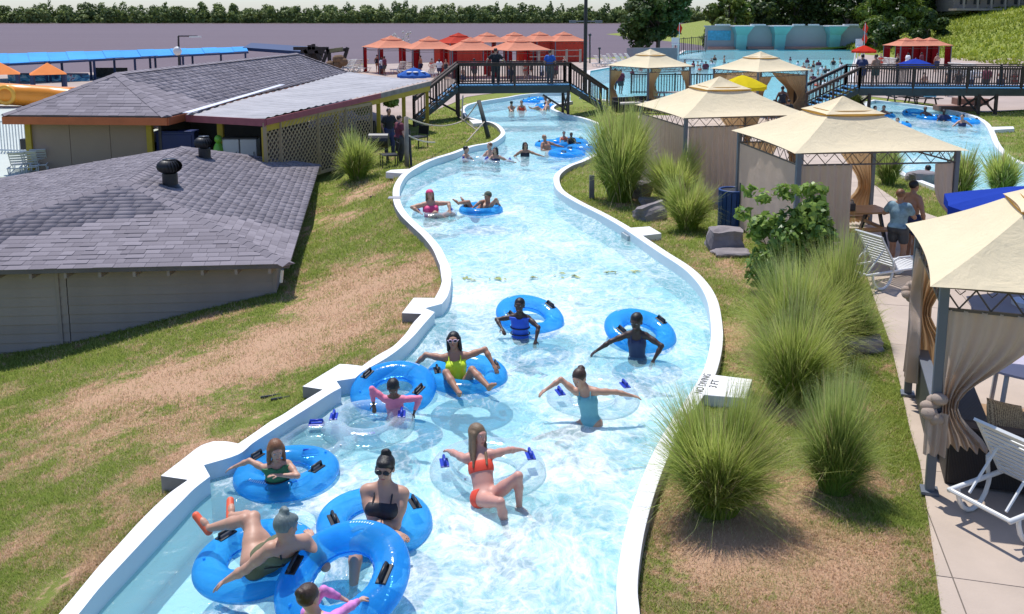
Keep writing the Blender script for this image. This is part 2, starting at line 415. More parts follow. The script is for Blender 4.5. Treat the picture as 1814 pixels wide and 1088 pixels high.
# ---- triangulated ground sheet with the channels and pool cut out
midL = [((a[0] + b[0]) / 2, (a[1] + b[1]) / 2) for a, b in zip(P2(L_OUT), P2(L_OUT))]
def shrink(outer_px, toward):   # line inside the wall thickness
    return outer_px
def poly_contains(poly, x, y):
    x = np.asarray(x); y = np.asarray(y); ins = np.zeros(x.shape, bool); n = len(poly)
    for i in range(n):
        x0, y0 = poly[i]; x1, y1 = poly[i - 1]
        if y0 == y1: continue
        c = ((y0 > y) != (y1 > y)) & (x < (x1 - x0) * (y - y0) / (y1 - y0) + x0); ins ^= c
    return ins
Lw = smooth_line(P2(L_IN)); Rw = smooth_line(P2(R_IN))
chan = Lw + Rw[::-1]
chan_cut = offset_poly(chan, 0.03)
c2_cut = offset_poly(c2i, 0.08); wp_cut = offset_poly(wpi, 0.2)
pts = []; edges = []
def add_loop(poly):
    n0 = len(pts); pts.extend([Vector(p) for p in poly]); edges.extend([(n0 + i, n0 + (i + 1) % len(poly)) for i in range(len(poly))])
add_loop(chan_cut); add_loop(c2_cut); add_loop(wp_cut)
def gridpts(x0, x1, y0, y1, st):
    for yy in np.arange(y0, y1, st):
        for xx in np.arange(x0, x1, st): pts.append(Vector((xx + rng.uniform(-.1, .1) * st, yy + rng.uniform(-.1, .1) * st)))
gridpts(-14, 13, 3, 22, 0.45); gridpts(-26, -14, 3, 22, 1.3); gridpts(13, 26, 3, 22, 1.3); gridpts(-34, 42, 22, 56, 1.1)
gridpts(-70, 120, 56, 190, 3.0); gridpts(20, 60, 190, 240, 8); gridpts(-70, -34, 3, 56, 6); gridpts(42, 90, 3, 56, 6)
for xx in (-400, -200, -100, 160, 260, 420):
    for yy in (-60, 0, 60, 120, 180, 240, 420): pts.append(Vector((xx, yy)))
for xx in range(-60, 130, 30):
    for yy in (-60, -20, 0, 230, 420): pts.append(Vector((xx, yy)))
vo, eo, fo, *_ = geometry.delaunay_2d_cdt(pts, edges, [], 0, 1e-4)
va = np.array([tuple(v) for v in vo]); fa = np.array([f[:3] for f in fo])
cen = va[fa].mean(axis=1)
cut = poly_contains(chan_cut, cen[:, 0], cen[:, 1]) | poly_contains(c2_cut, cen[:, 0], cen[:, 1]) | poly_contains(wp_cut, cen[:, 0], cen[:, 1])
fa = fa[~cut]
za = terr(va[:, 0], va[:, 1])
# dryness of the lawn where the photograph shows straw-coloured ground
def dryness(x, y):
    x = np.asarray(x); y = np.asarray(y); d = np.zeros(x.shape)
    for px, py, rx, ry, a in [(330,640,2.6,1.6,1.0),(520,600,2.4,1.6,1.0),(640,520,1.6,2.0,.9),(600,380,1.2,1.4,.45),(640,345,1.0,1.6,.7),(230,760,1.6,1.0,.55),(380,830,1.0,.7,.6),(150,1000,.9,.9,.4),(90,960,.8,.8,.35),
                              (1330,1000,1.0,.9,1.0),(1500,1000,.9,.9,.8),(1400,900,.9,.7,.7),(1560,870,.3,.5,.5),(1240,900,.35,.6,.5),(1290,600,.5,1.5,.6),(1300,480,.7,1.2,.5),(1420,730,.4,.8,.7),(1160,370,1.5,1.5,.4),(430,640,2.2,1.6,.6)]:
        p = U(px, py, 0.0 if px > 900 else -0.35); d = np.maximum(d, a * np.exp(-(((x - p.x) / rx) ** 2 + ((y - p.y) / ry) ** 2)))
    return np.clip(d, 0, 1)
GREEN0, GREEN1, STRAW, SOIL = (0.155, 0.195, 0.038), (0.285, 0.31, 0.07), (0.72, 0.47, 0.30), (0.48, 0.28, 0.17)
mm = Mat('lawn ground'); co = mm.world(); dry = mm.attr('dry')
def dry_mask(m, dry):
    co_ = m.world(); a_ = m.noise(co_, 1.3, 8, .68, .3); b_ = m.noise(co_, 7.5, 6, .7)
    v = m.math('ADD', m.math('MULTIPLY', dry, 1.15), m.math('ADD', m.math('MULTIPLY_ADD', a_, 2.6, -1.18), m.math('MULTIPLY_ADD', b_, 1.5, -.75)))
    return m.ramp(v, [(.36, 0), (.60, 1)])
n2 = mm.noise(co, 9, 5, .7); n3 = mm.noise(co, 60, 4, .7); n4 = mm.noise(co, 2.4, 5, .7)
g = mm.mix(n2, GREEN0, GREEN1); g = mm.mix(mm.ramp(n4, [(.4, 0), (.65, .6)]), g, (.24, .31, .06)); st_ = mm.mix(mm.ramp(n3, [(.3, 0), (.7, 1)]), SOIL, STRAW)
gc = mm.mix(dry_mask(mm, dry), g, st_)
gc = mm.mix(mm.ramp(n3, [(.5, 0), (.72, .55)]), gc, (0.13, 0.12, 0.05))
mm.done(mm.pr(gc, 0.95, Specular_IOR_Level=.1, Normal=mm.bump(mm.math('ADD', n3, n2), .9, .03)))
MT['lawn'] = mm.m
gme = np_mesh('ground', np.c_[va, za], fa, MT['lawn'], {'dry': dryness(va[:, 0], va[:, 1])}, smooth=True)
ground = link_mesh('ground', gme); tag(ground, 'sloping lawn with green and straw coloured patches', 'ground', kind='structure')

# ---- channel beds and water
mm = Mat('pale pool floor'); co = mm.world()
c = mm.mix(mm.noise(co, .8, 5, .6), (0.45, 0.70, 0.74), (0.58, 0.78, 0.80))
mm.done(mm.pr(c, .7, Normal=mm.bump(mm.noise(co, 6, 3), .2, .02)))
MT['bed'] = mm.m
def sheet(name, poly, z, mat, label, cat):
    m = MB(); tr = geometry.tessellate_polygon([[Vector((*p, 0)) for p in poly]]); fs = []
    for t in tr:
        A, B, C = [Vector((*poly[i], 0)) for i in t]
        fs.append(t if (B - A).cross(C - A).z > 0 else (t[0], t[2], t[1]))
    m.add([(x, y, z) for x, y in poly], fs); return tag(m.build(name, mat), label, cat, kind='structure')
sheet('channel_bed', chan_cut, -0.48, MT['bed'], 'pale blue painted bed of the lazy river', 'channel bed')
sheet('channel_bed', c2_cut, -0.48, MT['bed'], 'pale blue bed of the second river loop', 'channel bed')
sheet('wave_pool_bed', wp_cut, -1.3, MT['bed'], 'turquoise bed of the wave pool', 'pool bed')
def water_mat(name, foam_caustic_amt, tint=(0.84, 0.965, 0.985), wave=1.0, foam_caustic_col=(0.93, 0.97, 0.97), fl=0.0):
    m = Mat(name); co = m.world((1, 0.75, 1)); co2 = m.world((1, 1, 1))
    warp = m.n('ShaderNodeTexNoise'); warp.inputs['Scale'].default_value = .9; warp.inputs['Detail'].default_value = 3; m.l(co, warp.inputs['Vector'])
    vm = m.n('ShaderNodeVectorMath', operation='SCALE'); m.l(warp.outputs['Color'], vm.inputs[0]); vm.inputs['Scale'].default_value = 1.6
    va_ = m.n('ShaderNodeVectorMath', operation='ADD'); m.l(co, va_.inputs[0]); m.l(vm.outputs[0], va_.inputs[1])
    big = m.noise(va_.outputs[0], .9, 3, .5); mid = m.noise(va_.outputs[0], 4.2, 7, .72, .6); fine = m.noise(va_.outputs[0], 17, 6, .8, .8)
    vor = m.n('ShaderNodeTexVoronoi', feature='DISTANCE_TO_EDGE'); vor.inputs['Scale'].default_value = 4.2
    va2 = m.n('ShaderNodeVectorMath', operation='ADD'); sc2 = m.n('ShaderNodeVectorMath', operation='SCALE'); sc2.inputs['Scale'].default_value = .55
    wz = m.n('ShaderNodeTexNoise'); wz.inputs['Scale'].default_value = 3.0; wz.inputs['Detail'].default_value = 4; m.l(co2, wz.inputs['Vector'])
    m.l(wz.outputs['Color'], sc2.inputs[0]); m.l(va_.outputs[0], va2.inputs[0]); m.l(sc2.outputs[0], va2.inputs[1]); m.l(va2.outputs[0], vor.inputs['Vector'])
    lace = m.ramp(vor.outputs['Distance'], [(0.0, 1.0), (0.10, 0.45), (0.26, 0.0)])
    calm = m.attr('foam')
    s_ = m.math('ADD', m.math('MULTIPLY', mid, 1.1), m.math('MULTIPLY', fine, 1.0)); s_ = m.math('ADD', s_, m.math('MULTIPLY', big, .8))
    s_ = m.math('ADD', s_, m.math('MULTIPLY_ADD', calm, .62, -1.80 + foam_caustic_amt)); s_ = m.math('ADD', s_, m.math('MULTIPLY', lace, .22))
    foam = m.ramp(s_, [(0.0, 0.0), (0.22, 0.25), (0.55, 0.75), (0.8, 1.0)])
    foam = m.math('MULTIPLY', foam, .82)  # white mask is part froth, part caustic sunlight painted into the colour
    h = m.math('ADD', m.math('MULTIPLY', m.noise(va_.outputs[0], 2.3, 3), 1.0), m.math('ADD', m.math('MULTIPLY', m.noise(co2, 9, 4, .6, .6), .28), m.math('MULTIPLY', m.noise(co2, 32, 3), .07)))
    b = m.bump(m.math('ADD', h, m.math('MULTIPLY', foam, .10)), .8 * wave, .09)
    tr = m.n('ShaderNodeBsdfTransparent'); tr.inputs[0].default_value = (*tint, 1)
    gl = m.n('ShaderNodeBsdfGlossy'); gl.inputs['Roughness'].default_value = .07; m.l(b, gl.inputs['Normal'])
    fr = m.n('ShaderNodeFresnel'); fr.inputs[0].default_value = 1.33; m.l(b, fr.inputs['Normal'])
    mx = m.n('ShaderNodeMixShader'); m.l(fr.outputs[0], mx.inputs[0]); m.l(tr.outputs[0], mx.inputs[1]); m.l(gl.outputs[0], mx.inputs[2])
    df = m.n('ShaderNodeBsdfDiffuse'); m.l(m.mix(mid, (.30, .72, .80), (.56, .84, .87)), df.inputs[0]); mx0 = m.n('ShaderNodeMixShader'); mx0.inputs[0].default_value = .22
    m.l(mx.outputs[0], mx0.inputs[1]); m.l(df.outputs[0], mx0.inputs[2]); mx = mx0
    fd = m.pr(foam_caustic_col, .5, Normal=b, Specular_IOR_Level=.4)
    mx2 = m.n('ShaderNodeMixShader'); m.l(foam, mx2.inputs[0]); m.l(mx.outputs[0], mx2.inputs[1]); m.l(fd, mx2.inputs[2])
    return m.done(mx2.outputs[0])
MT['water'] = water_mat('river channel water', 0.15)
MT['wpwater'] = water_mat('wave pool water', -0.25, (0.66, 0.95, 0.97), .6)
def water_sheet(name, poly, bbox, st, mat, label, foam_caustic_fn, z=0.0):
    p_ = []; e_ = []
    n = len(poly); p_.extend([Vector(p) for p in poly]); e_ = [(i, (i + 1) % n) for i in range(n)]
    x0, x1, y0, y1 = bbox
    X, Y = np.meshgrid(np.arange(x0, x1, st), np.arange(y0, y1, st)); X = X.ravel() + rng.uniform(-.2, .2, X.size) * st; Y = Y.ravel() + rng.uniform(-.2, .2, Y.size) * st
    k = poly_contains(poly, X, Y)
    p_ += [Vector((a, b)) for a, b in zip(X[k], Y[k])]
    v, e, f, *_ = geometry.delaunay_2d_cdt(p_, e_, [], 0, 1e-4)
    v = np.array([tuple(q) for q in v]); f = np.array([q[:3] for q in f]); c = v[f].mean(axis=1); f = f[poly_contains(poly, c[:, 0], c[:, 1])]
    zz = z + .012 * (np.sin(v[:, 0] * 3.1 + 1.3 * np.sin(v[:, 1] * 1.7)) + np.sin(v[:, 1] * 2.3 + 1.1 * np.sin(v[:, 0] * 2.2)))
    me = np_mesh(name, np.c_[v, zz], f, mat, {'foam': foam_caustic_fn(v[:, 0], v[:, 1])}, smooth=True)
    return tag(link_mesh(name, me), label, 'water', kind='structure')
def foam_caustic_river(x, y):
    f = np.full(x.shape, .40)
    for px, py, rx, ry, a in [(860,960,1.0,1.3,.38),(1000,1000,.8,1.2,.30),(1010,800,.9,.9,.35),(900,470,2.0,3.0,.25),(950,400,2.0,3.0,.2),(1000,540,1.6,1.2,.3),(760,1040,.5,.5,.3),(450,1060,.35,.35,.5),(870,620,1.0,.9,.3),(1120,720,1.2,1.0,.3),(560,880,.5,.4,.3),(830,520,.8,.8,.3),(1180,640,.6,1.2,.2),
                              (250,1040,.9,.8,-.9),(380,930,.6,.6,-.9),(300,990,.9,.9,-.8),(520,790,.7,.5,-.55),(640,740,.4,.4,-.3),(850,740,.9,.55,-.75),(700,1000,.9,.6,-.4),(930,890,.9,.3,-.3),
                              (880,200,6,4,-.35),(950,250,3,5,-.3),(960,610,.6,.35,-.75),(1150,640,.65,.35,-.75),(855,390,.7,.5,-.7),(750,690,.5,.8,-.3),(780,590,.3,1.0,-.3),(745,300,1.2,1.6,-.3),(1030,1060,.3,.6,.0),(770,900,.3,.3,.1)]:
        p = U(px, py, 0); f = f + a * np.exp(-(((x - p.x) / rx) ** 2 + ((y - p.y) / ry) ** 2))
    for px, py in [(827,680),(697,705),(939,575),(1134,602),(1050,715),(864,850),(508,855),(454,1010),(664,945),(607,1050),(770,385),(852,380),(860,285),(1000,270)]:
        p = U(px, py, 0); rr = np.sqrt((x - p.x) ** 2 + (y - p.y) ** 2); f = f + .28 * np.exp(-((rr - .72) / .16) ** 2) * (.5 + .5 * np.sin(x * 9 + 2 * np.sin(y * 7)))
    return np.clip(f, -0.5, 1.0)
water_sheet('channel_water', chan_cut, (-9, 9, 4, 62), .16, MT['water'], 'clear pale blue water of the lazy river streaked with froth and painted caustic light', foam_caustic_river)
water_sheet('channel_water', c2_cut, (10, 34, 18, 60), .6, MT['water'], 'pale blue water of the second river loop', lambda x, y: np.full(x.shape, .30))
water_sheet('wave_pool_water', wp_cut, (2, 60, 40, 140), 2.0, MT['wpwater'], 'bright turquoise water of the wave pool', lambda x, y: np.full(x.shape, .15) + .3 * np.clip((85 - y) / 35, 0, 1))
# ---- the big brown river and its far bank
mm = Mat('muddy river'); co = mm.world((1, 1, 1)); cs = mm.world((.05, .3, 1))
nb = mm.noise(mm.world((.004, .03, 1)), 1.0, 4)
c = mm.mix(nb, (0.115, 0.068, 0.062), (0.175, 0.112, 0.105)); white = mm.ramp(mm.noise(mm.world((.12, .35, 1)), 1.0, 5, .75), [(.0, 0), (.72, 0), (.78, 1)])
c = mm.mix(mm.math('MULTIPLY', white, .5), c, (.6, .58, .6))
mm.done(mm.pr(c, .45, Specular_IOR_Level=.10, Normal=mm.bump(mm.noise(mm.world((.25, .7, 1)), 1.0, 4, .7), .5, .25)))
m = MB(); m.quad((-1800, 100, -3.2), (1800, 100, -3.2), (1800, 4000, -3.2), (-1800, 4000, -3.2)); tag(m.build('river_water', mm.m), 'broad muddy purple-brown river', 'water', kind='structure')
# ------------------------------------------------------------------ PATIOS
MT['patio'] = plain('sun bleached concrete', (0.46, 0.37, 0.295), 0.9, 0.14, 1.2, 0.35, coords='Object', bscale=40)
MT['joint'] = plain('dark joint', (0.16, 0.14, 0.12), 0.95, .1)
def clip_poly(poly, x0, x1, y0, y1):
    def cl(p, f, inter):
        out = []
        for i in range(len(p)):
            a, b = p[i - 1], p[i]; ia, ib = f(a), f(b)
            if ib:
                if not ia: out.append(inter(a, b))
                out.append(b)
            elif ia: out.append(inter(a, b))
        return out
    def ix(v): return lambda a, b: (v, a[1] + (b[1] - a[1]) * (v - a[0]) / (b[0] - a[0]))
    def iy(v): return lambda a, b: (a[0] + (b[0] - a[0]) * (v - a[1]) / (b[1] - a[1]), v)
    for f, g in ((lambda p: p[0] >= x0, ix(x0)), (lambda p: p[0] <= x1, ix(x1)), (lambda p: p[1] >= y0, iy(y0)), (lambda p: p[1] <= y1, iy(y1))):
        poly = cl(poly, f, g)
        if len(poly) < 3: return []
    return poly
def area(p): return abs(sum(p[i][0] * p[(i + 1) % len(p)][1] - p[(i + 1) % len(p)][0] * p[i][1] for i in range(len(p)))) / 2
def slab_patio(name, poly, z, st, label, gap=.012, ang=0.0):
    base = MB(); base.prism(poly, z - .12, z - .012); b = base.build(name, MT['joint']); tag(b, label, 'patio', kind='structure')
    ca, sa = math.cos(ang), math.sin(ang)
    rp = [(x * ca + y * sa, -x * sa + y * ca) for x, y in poly]
    xs = [p[0] for p in rp]; ys = [p[1] for p in rp]; n = 0
    for i in range(int(math.floor(min(xs) / st)), int(max(xs) / st) + 1):
        for j in range(int(math.floor(min(ys) / st)), int(max(ys) / st) + 1):
            c = clip_poly(rp, i * st + gap / 2, (i + 1) * st - gap / 2, j * st + gap / 2, (j + 1) * st - gap / 2)
            if len(c) < 3 or area(c) < .02: continue
            c = [(x * ca - y * sa, x * sa + y * ca) for x, y in c]
            cx_, cy_ = sum(p[0] for p in c) / len(c), sum(p[1] for p in c) / len(c)
            m = MB((cx_, cy_, z)); m.prism(c, z - .05, z + random.uniform(0, .003)); m.build('slab', MT['patio'], b, loc=(cx_, cy_, z)); n += 1
    return b
NP = [(1700,1180),(1668,1088),(1656,1000),(1641,890),(1630,820),(1612,760),(1597,690),(1578,610),(1549,530),(1530,470),(1400,440),(1335,410),(1290,375),(1240,345),(1180,300),(1150,250),(1128,205),(1300,203),(1528,203),(1533,260),(1545,325),(1600,362),(1700,400),(1990,470),(2600,700),(2600,1180)]
np_ = [tuple(U(x, y, .07)[:2]) for x, y in NP]
slab_patio('patio', np_, 0.07, 2.1, 'pale concrete patio running past the beige gazebos', ang=math.radians(-14))
def cdt_sheet(name, poly, holes, z, mat, label, cat, st=None, zf=None):
    p_ = []; e_ = []
    for lp in [poly] + holes:
        n0 = len(p_); p_ += [Vector(q) for q in lp]; e_ += [(n0 + i, n0 + (i + 1) % len(lp)) for i in range(len(lp))]
    if st:
        xs = [p[0] for p in poly]; ys = [p[1] for p in poly]
        for xx in np.arange(min(xs), max(xs), st):
            for yy in np.arange(min(ys), max(ys), st): p_.append(Vector((xx, yy)))
    v, e, f, *_ = geometry.delaunay_2d_cdt(p_, e_, [], 0, 1e-4)
    v = np.array([tuple(q) for q in v]); f = np.array([q[:3] for q in f]); c = v[f].mean(axis=1); k = poly_contains(poly, c[:, 0], c[:, 1])
    for h in holes: k &= ~poly_contains(h, c[:, 0], c[:, 1])
    zz = (zf(v[:, 0], v[:, 1]) + z) if zf else np.full(len(v), z)
    me = np_mesh(name, np.c_[v, zz], f[k], mat); return tag(link_mesh(name, me), label, cat, kind='structure')
FP = [tuple(U(x, y, .05)[:2]) for x, y in [(560,240),(640,228),(700,218),(752,204),(800,184),(826,172),(860,167),(950,158),(1012,156),(1060,175),(1110,196),(1300,201),(1528,201),(1535,170),(1650,184),(1745,200),(1820,197),(2100,200)]] + [(60,90),(48,112),(46,150),(20,150),(14,111),(6,109),(-14,98),(-34,86),(-60,72),(-60,52),(-22,45)]
MT['patiofar'] = plain('pinkish far paving', (0.41, 0.32, 0.265), 0.9, 0.15, .35, 0.2)
cdt_sheet('paving', FP, [offset_poly(chan_cut, .1), offset_poly(c2i, .2), offset_poly(wpi, .45)], 0.022, MT['patiofar'], 'pinkish paving round the far pool and red gazebos', 'paving', 3.0, terr)
LP = [(-40,60),(-40,26),(-17.6,31),(-15,40),(-15,50)]
cdt_sheet('paving', LP, [], 0.03, plain('pale pool deck', (0.48, 0.52, 0.47), .85, .08, .4), 'pale deck beside the tan building', 'paving', 1.2, terr)

# ------------------------------------------------------------------ BUILDINGS
mm = Mat('asphalt shingle'); co = mm.coord('Object'); r = mm.attr('rnd')
c = mm.mix(r, (0.165, 0.145, 0.155), (0.275, 0.245, 0.26)); sp = mm.noise(co, 90, 3, .8); stain = mm.noise(co, .55, 4, .6)
c = mm.mix(mm.math('MULTIPLY', sp, .45), c, (0.33, 0.30, 0.33)); c = mm.mix(mm.ramp(stain, [(0.45, 0), (0.7, .35)]), c, (0.12, .105, .12))
mm.done(mm.pr(c, .92, Specular_IOR_Level=.2, Normal=mm.bump(sp, .6, .006)))
MT['shingle'] = mm.m
def roof_face(corners, course, tab, parent, limit, collect):
    """corners: eave_a, eave_b, top_b, top_a (top may coincide). Lays individual shingles; near ones as own parts."""
    A, B, C, D = [Vector(c) for c in corners]; vmax = (((C + D) / 2) - (A + B) / 2).length; k = 0; out = []
    def S(u_, v_): t = min(1, v_ / vmax) if v_ > 0 else v_ / vmax; return A.lerp(D, t).lerp(B.lerp(C, t), u_)
    yv = 0.0
    while yv < vmax - .02:
        y1 = min(yv + course, vmax); L = (S(1, yv) - S(0, yv)).length; x = -random.uniform(0, tab)
        while x < L:
            wd = tab * random.choice((.55, .8, 1, 1.25, 1.5)); xa, xb = max(x, 0), min(x + wd, L); x += wd
            if xb - xa < .03: continue
            th = random.choice((.008, .008, .010, .018)); g = .003
            fa_, fb_ = (xa + g) / L, (xb - g) / L; n = (S(fb_, yv) - S(fa_, yv)).cross(S(fa_, y1) - S(fa_, yv)).normalized()
            if n.z < 0: n = -n
            L1 = max(.01, (S(1, y1) - S(0, y1)).length); off = (L - L1) / 2 if L1 < L else 0
            ta = min(1, max(0, ((xa + g) - off * (1)) / L1)) if abs(L - L1) > .02 else fa_; tb_ = min(1, max(0, ((xb - g) - off) / L1)) if abs(L - L1) > .02 else fb_
            p = [S(fa_, yv - .01) + n * (.006 + th), S(fb_, yv - .01) + n * (.006 + th), S(tb_, y1 + .02) + n * .008, S(ta, y1 + .02) + n * .008]
            q = [t - n * (th + .004) for t in p[:2]] + [t - n * .006 for t in p[2:]]
            out.append((sum(p, Vector()) / 4, p + q, random.random()))
        yv += course
    return out
def roof_base(faces, parent, drop):
    m = MB(parent.location)
    for f in faces:
        A, B, C, D = [Vector(c) for c in f]; N = 8; vs = []
        for j in range(N + 1):
            for i in range(N + 1): vs.append(A.lerp(D, j / N).lerp(B.lerp(C, j / N), i / N) - Vector((0, 0, .004)))
        m.add(vs, [(j * (N + 1) + i, j * (N + 1) + i + 1, (j + 1) * (N + 1) + i + 1, (j + 1) * (N + 1) + i) for j in range(N) for i in range(N)])
        m.add([A, B, B - drop, A - drop], [(0, 3, 2, 1)])
    return m
SH_F = [(0, 1, 2, 3), (4, 5, 1, 0), (5, 6, 2, 1), (7, 4, 0, 3)]
def lay_shingles(faces, course, tab, parent, limit):
    allp = []
    for f in faces: allp += roof_face(f, course, tab, parent, limit, None)
    allp.sort(key=lambda t: (t[0] - CAM).length)
    vis = [t for t in allp if -0.1 < ((t[0].x) / max(.1, t[0].y)) + .68]      # within the frame to the left
    rest = [t for t in allp if t not in vis[:limit]] if limit else allp
    for c, p, r in vis[:limit]:
        m = MB(c); m.add(p, SH_F); me = m.mesh('shingle'); a = me.attributes.new('rnd', 'FLOAT', 'POINT'); a.data.foreach_set('value', [r] * len(me.vertices))
        link_mesh('shingle', me, MT['shingle'], parent, loc=c - parent.location)
    vs = []; fs = []; rr = []
    for c, p, r in rest:
        n0 = len(vs); vs += [tuple(q - parent.location) for q in p]; fs += [tuple(i + n0 for i in f) for f in SH_F]; rr += [r] * 8
    me = np_mesh('shingle_field', np.array(vs), np.array(fs), MT['shingle'], {'rnd': rr}); o = link_mesh('shingle_field', me, None, parent); o['kind'] = 'stuff'
def ridge_caps(a, b, parent, n=None, wd=.17):
    a, b = Vector(a), Vector(b); L = (b - a).length; n = n or int(L / .28); d = (b - a) / n; side = d.cross(Vector((0, 0, 1))).normalized() * wd
    for i in range(n):
        p = a + d * i; q = a + d * (i + 1.12); z = Vector((0, 0, .035)); lo = Vector((0, 0, -.035)); dz = Vector((0, 0, .012))
        m = MB(p); m.add([p - side + lo + dz, p + z + dz, p + side + lo + dz, q - side + lo, q + z, q + side + lo], [(0, 1, 4, 3), (1, 2, 5, 4), (0, 2, 1)])
        me = m.mesh('ridge_cap'); at = me.attributes.new('rnd', 'FLOAT', 'POINT'); at.data.foreach_set('value', [random.uniform(.1, .7)] * 6)
        link_mesh('ridge_cap', me, MT['shingle'], parent, loc=p - parent.location)
# --- front shed
ZE = 0.0
FR = U(512, 468, ZE); BR = U(566, 293, ZE); P1 = U(228, 322, 1.1); P2r = U(322, 261, 1.12)
FL = Vector((-14.6, FR.y - .8, ZE)); BL = Vector((-17.0, BR.y - 3.4, ZE))
shed = empty('shed', (FR.x - 4, FR.y + 4, -1.6), 'low grey shed with a shingled hip roof sunk into the left slope', 'building')
def mbp(parent): return MB(parent.location)
MT['siding'] = plain('taupe painted siding', (0.33, 0.275, 0.235), .8, .2, .8, .2)
MT['sidingdark'] = plain('dark trim boards', (0.13, 0.115, 0.11), .8, .2, 2)
m = roof_base([(FL, FR, P1, P1), (FR, BR, P2r, P1), (BL, FL, P1, P2r), (BR, BL, P2r, P2r)], shed, V3(0, 0, .09)); lo = V3(0, 0, .09)
m.quad(FL - lo, BL - lo, BR - lo, FR - lo); m.build('roof', MT['sidingdark'], shed)
lay_shingles([(FL, FR, P1, P1), (FR, BR, P2r, P1)], .185, .32, shed, 300)
lay_shingles([(BL, FL, P1, P2r), (BR, BL, P2r, P2r)], .185, .32, shed, 0)
for a, b in ((FR, P1), (FL, P1), (P1, P2r), (BR, P2r)): ridge_caps(a, b, shed)
# walls of lap siding, one plank at a time
ins = .42
wFR = Vector((FR.x - ins, FR.y + ins, 0)); wFL = Vector((FL.x + ins, FL.y + ins, 0)); wBR = Vector((BR.x - ins * .7, BR.y - ins, 0))
m = mbp(shed)
for a, b in ((wFL, wFR), (wFR, wBR)):
    d = (b - a).normalized(); nrm = Vector((d.y, -d.x, 0)); m.beam(a - nrm * .05 + V3(0, 0, -1.35), b - nrm * .05 + V3(0, 0, -1.35), .06, 2.55)
m.build('wall', MT['sidingdark'], shed)
for a, b in ((wFL, wFR), (wFR, wBR)):
    d = (b - a).normalized(); nrm = Vector((d.y, -d.x, 0)); L = (b - a).length; rows = 13
    for k in range(rows):
        z = -.12 - k * .20; cuts = [0, L * (.52 if a is wFL else .5), L]
        for s0, s1 in zip(cuts[:-1], cuts[1:]):
            c = a + d * ((s0 + s1) / 2) + nrm * .012 + V3(0, 0, z - .09)
            R = Matrix((d, nrm, Vector((0, 0, 1)))).transposed() @ Matrix.Rotation(.11, 3, 'X')
            mk = MB(c); mk.box(c, (s1 - s0 - .02, .02, .205), R); mk.build('siding_plank', MT['siding'], shed, loc=c - shed.location)
for s_ in (.0, .5, 1.0):
    p = wFL.lerp(wFR, s_); mk = mbp(shed); mk.box(p + V3(0, -.035, -1.4), (.07, .035, 2.6)); mk.build('corner_board', MT['siding'], shed)
dd = (FR - FL)
for k in range(14):
    p = FL + dd * ((k + .6) / 14.2); mk = mbp(shed); mk.box(p + V3(0, .24, -.15), (.06, .42, .12)); mk.build('rafter_tail', MT['siding'], shed)
mk = mbp(shed); p = UY(360, 580, wFR.y - .06); mk.box(p + V3(-.2, 0, -.65), (3.2, .03, .9)); mk.build('access_panel', plain('panel paint', (.22, .20, .20), .8, .1), shed)
mk = mbp(shed); mk.tube([UY(500, 478, FR.y + .1), UY(498, 500, FR.y + .15)], .035, 8); mk.build('drain_pipe', MT['coping'], shed)
# turbine vents: a stack with a crown of curved fins
MT['black'] = plain('black painted metal', (0.018, 0.018, 0.02), .45, .2, 6, .1)
def turbine(loc, s, label):
    t = empty('roof_ventilator', loc, label, 'roof vent', 'turbine vents on the shed roof')
    m = MB(); m.tube([(0, 0, -.1), (0, 0, .34)], .19 * s, 20); m.tube([(0, 0, -.12), (0, .0, .05)], [.34 * s, .19 * s], 20); m.build('stack', MT['black'], t, smooth=False)
    m = MB()
    for k in range(22):
        a = 2 * math.pi * k / 22; pa = []
        for i in range(7):
            th = math.pi * (.12 + .76 * i / 6); rr = .32 * s * math.sin(th); z = .52 + .20 * s * math.cos(th); aa = a + .35 * i / 6
            pa.append(((rr * math.cos(aa), rr * math.sin(aa), z), (rr * .86 * math.cos(aa + .26), rr * .86 * math.sin(aa + .26), z)))
        vs = [q for pr in pa for q in pr]; m.add(vs, [(2 * i, 2 * i + 1, 2 * i + 3, 2 * i + 2) for i in range(6)])
    m.build('turbine_fins', MT['black'], t, smooth=True)
    m = MB(); m.ell((0, 0, .52), (.25 * s, .25 * s, .17 * s), 20, 10); m.tube([(0, 0, .68), (0, 0, .71)], .16 * s, 20); m.build('turbine_core', MT['black'], t, smooth=True)
def on_roof(px, py, plane):
    A, B, C = plane; n = (B - A).cross(C - A); d = ray(px, py); t = (A - CAM).dot(n) / d.dot(n); return CAM + d * t
turbine(on_roof(302, 330, (FR, BR, P1)), 1.0, 'black turbine vent nearest the front of the grey shed roof')
turbine(on_roof(363, 282, (FR, BR, P1)), .95, 'black turbine vent farther back near the ridge of the shed roof')

# --- tan building with orange fascia
ZE2 = 1.7
A2 = U(4, 204, ZE2); B2 = U(296, 206, ZE2); R1 = U(208, 130, 3.0); R2 = U(525, 95, 3.0); C2p = U(618, 128, ZE2); D2 = Vector((C2p.x - 5.2, C2p.y - .5, ZE2))
hut = empty('snack_bar', (-13, 38, 0), 'tan building with orange fascia, yellow corner posts and a long shingled roof', 'building')
lo = V3(0, 0, .05); m = roof_base([(A2, B2, R1, R1), (B2, C2p, R2, R1), (D2, A2, R1, R2), (C2p, D2, R2, R2)], hut, lo)
m.quad(A2 - lo, D2 - lo, C2p - lo, B2 - lo); m.build('roof', MT['sidingdark'], hut)
lay_shingles([(A2, B2, R1, R1), (B2, C2p, R2, R1)], .23, .42, hut, 180)
lay_shingles([(D2, A2, R1, R2)], .23, .42, hut, 0)
for a, b in ((B2, R1), (A2, R1), (R1, R2), (C2p, R2)): ridge_caps(a, b, hut, int((Vector(b) - Vector(a)).length / .45), .2)
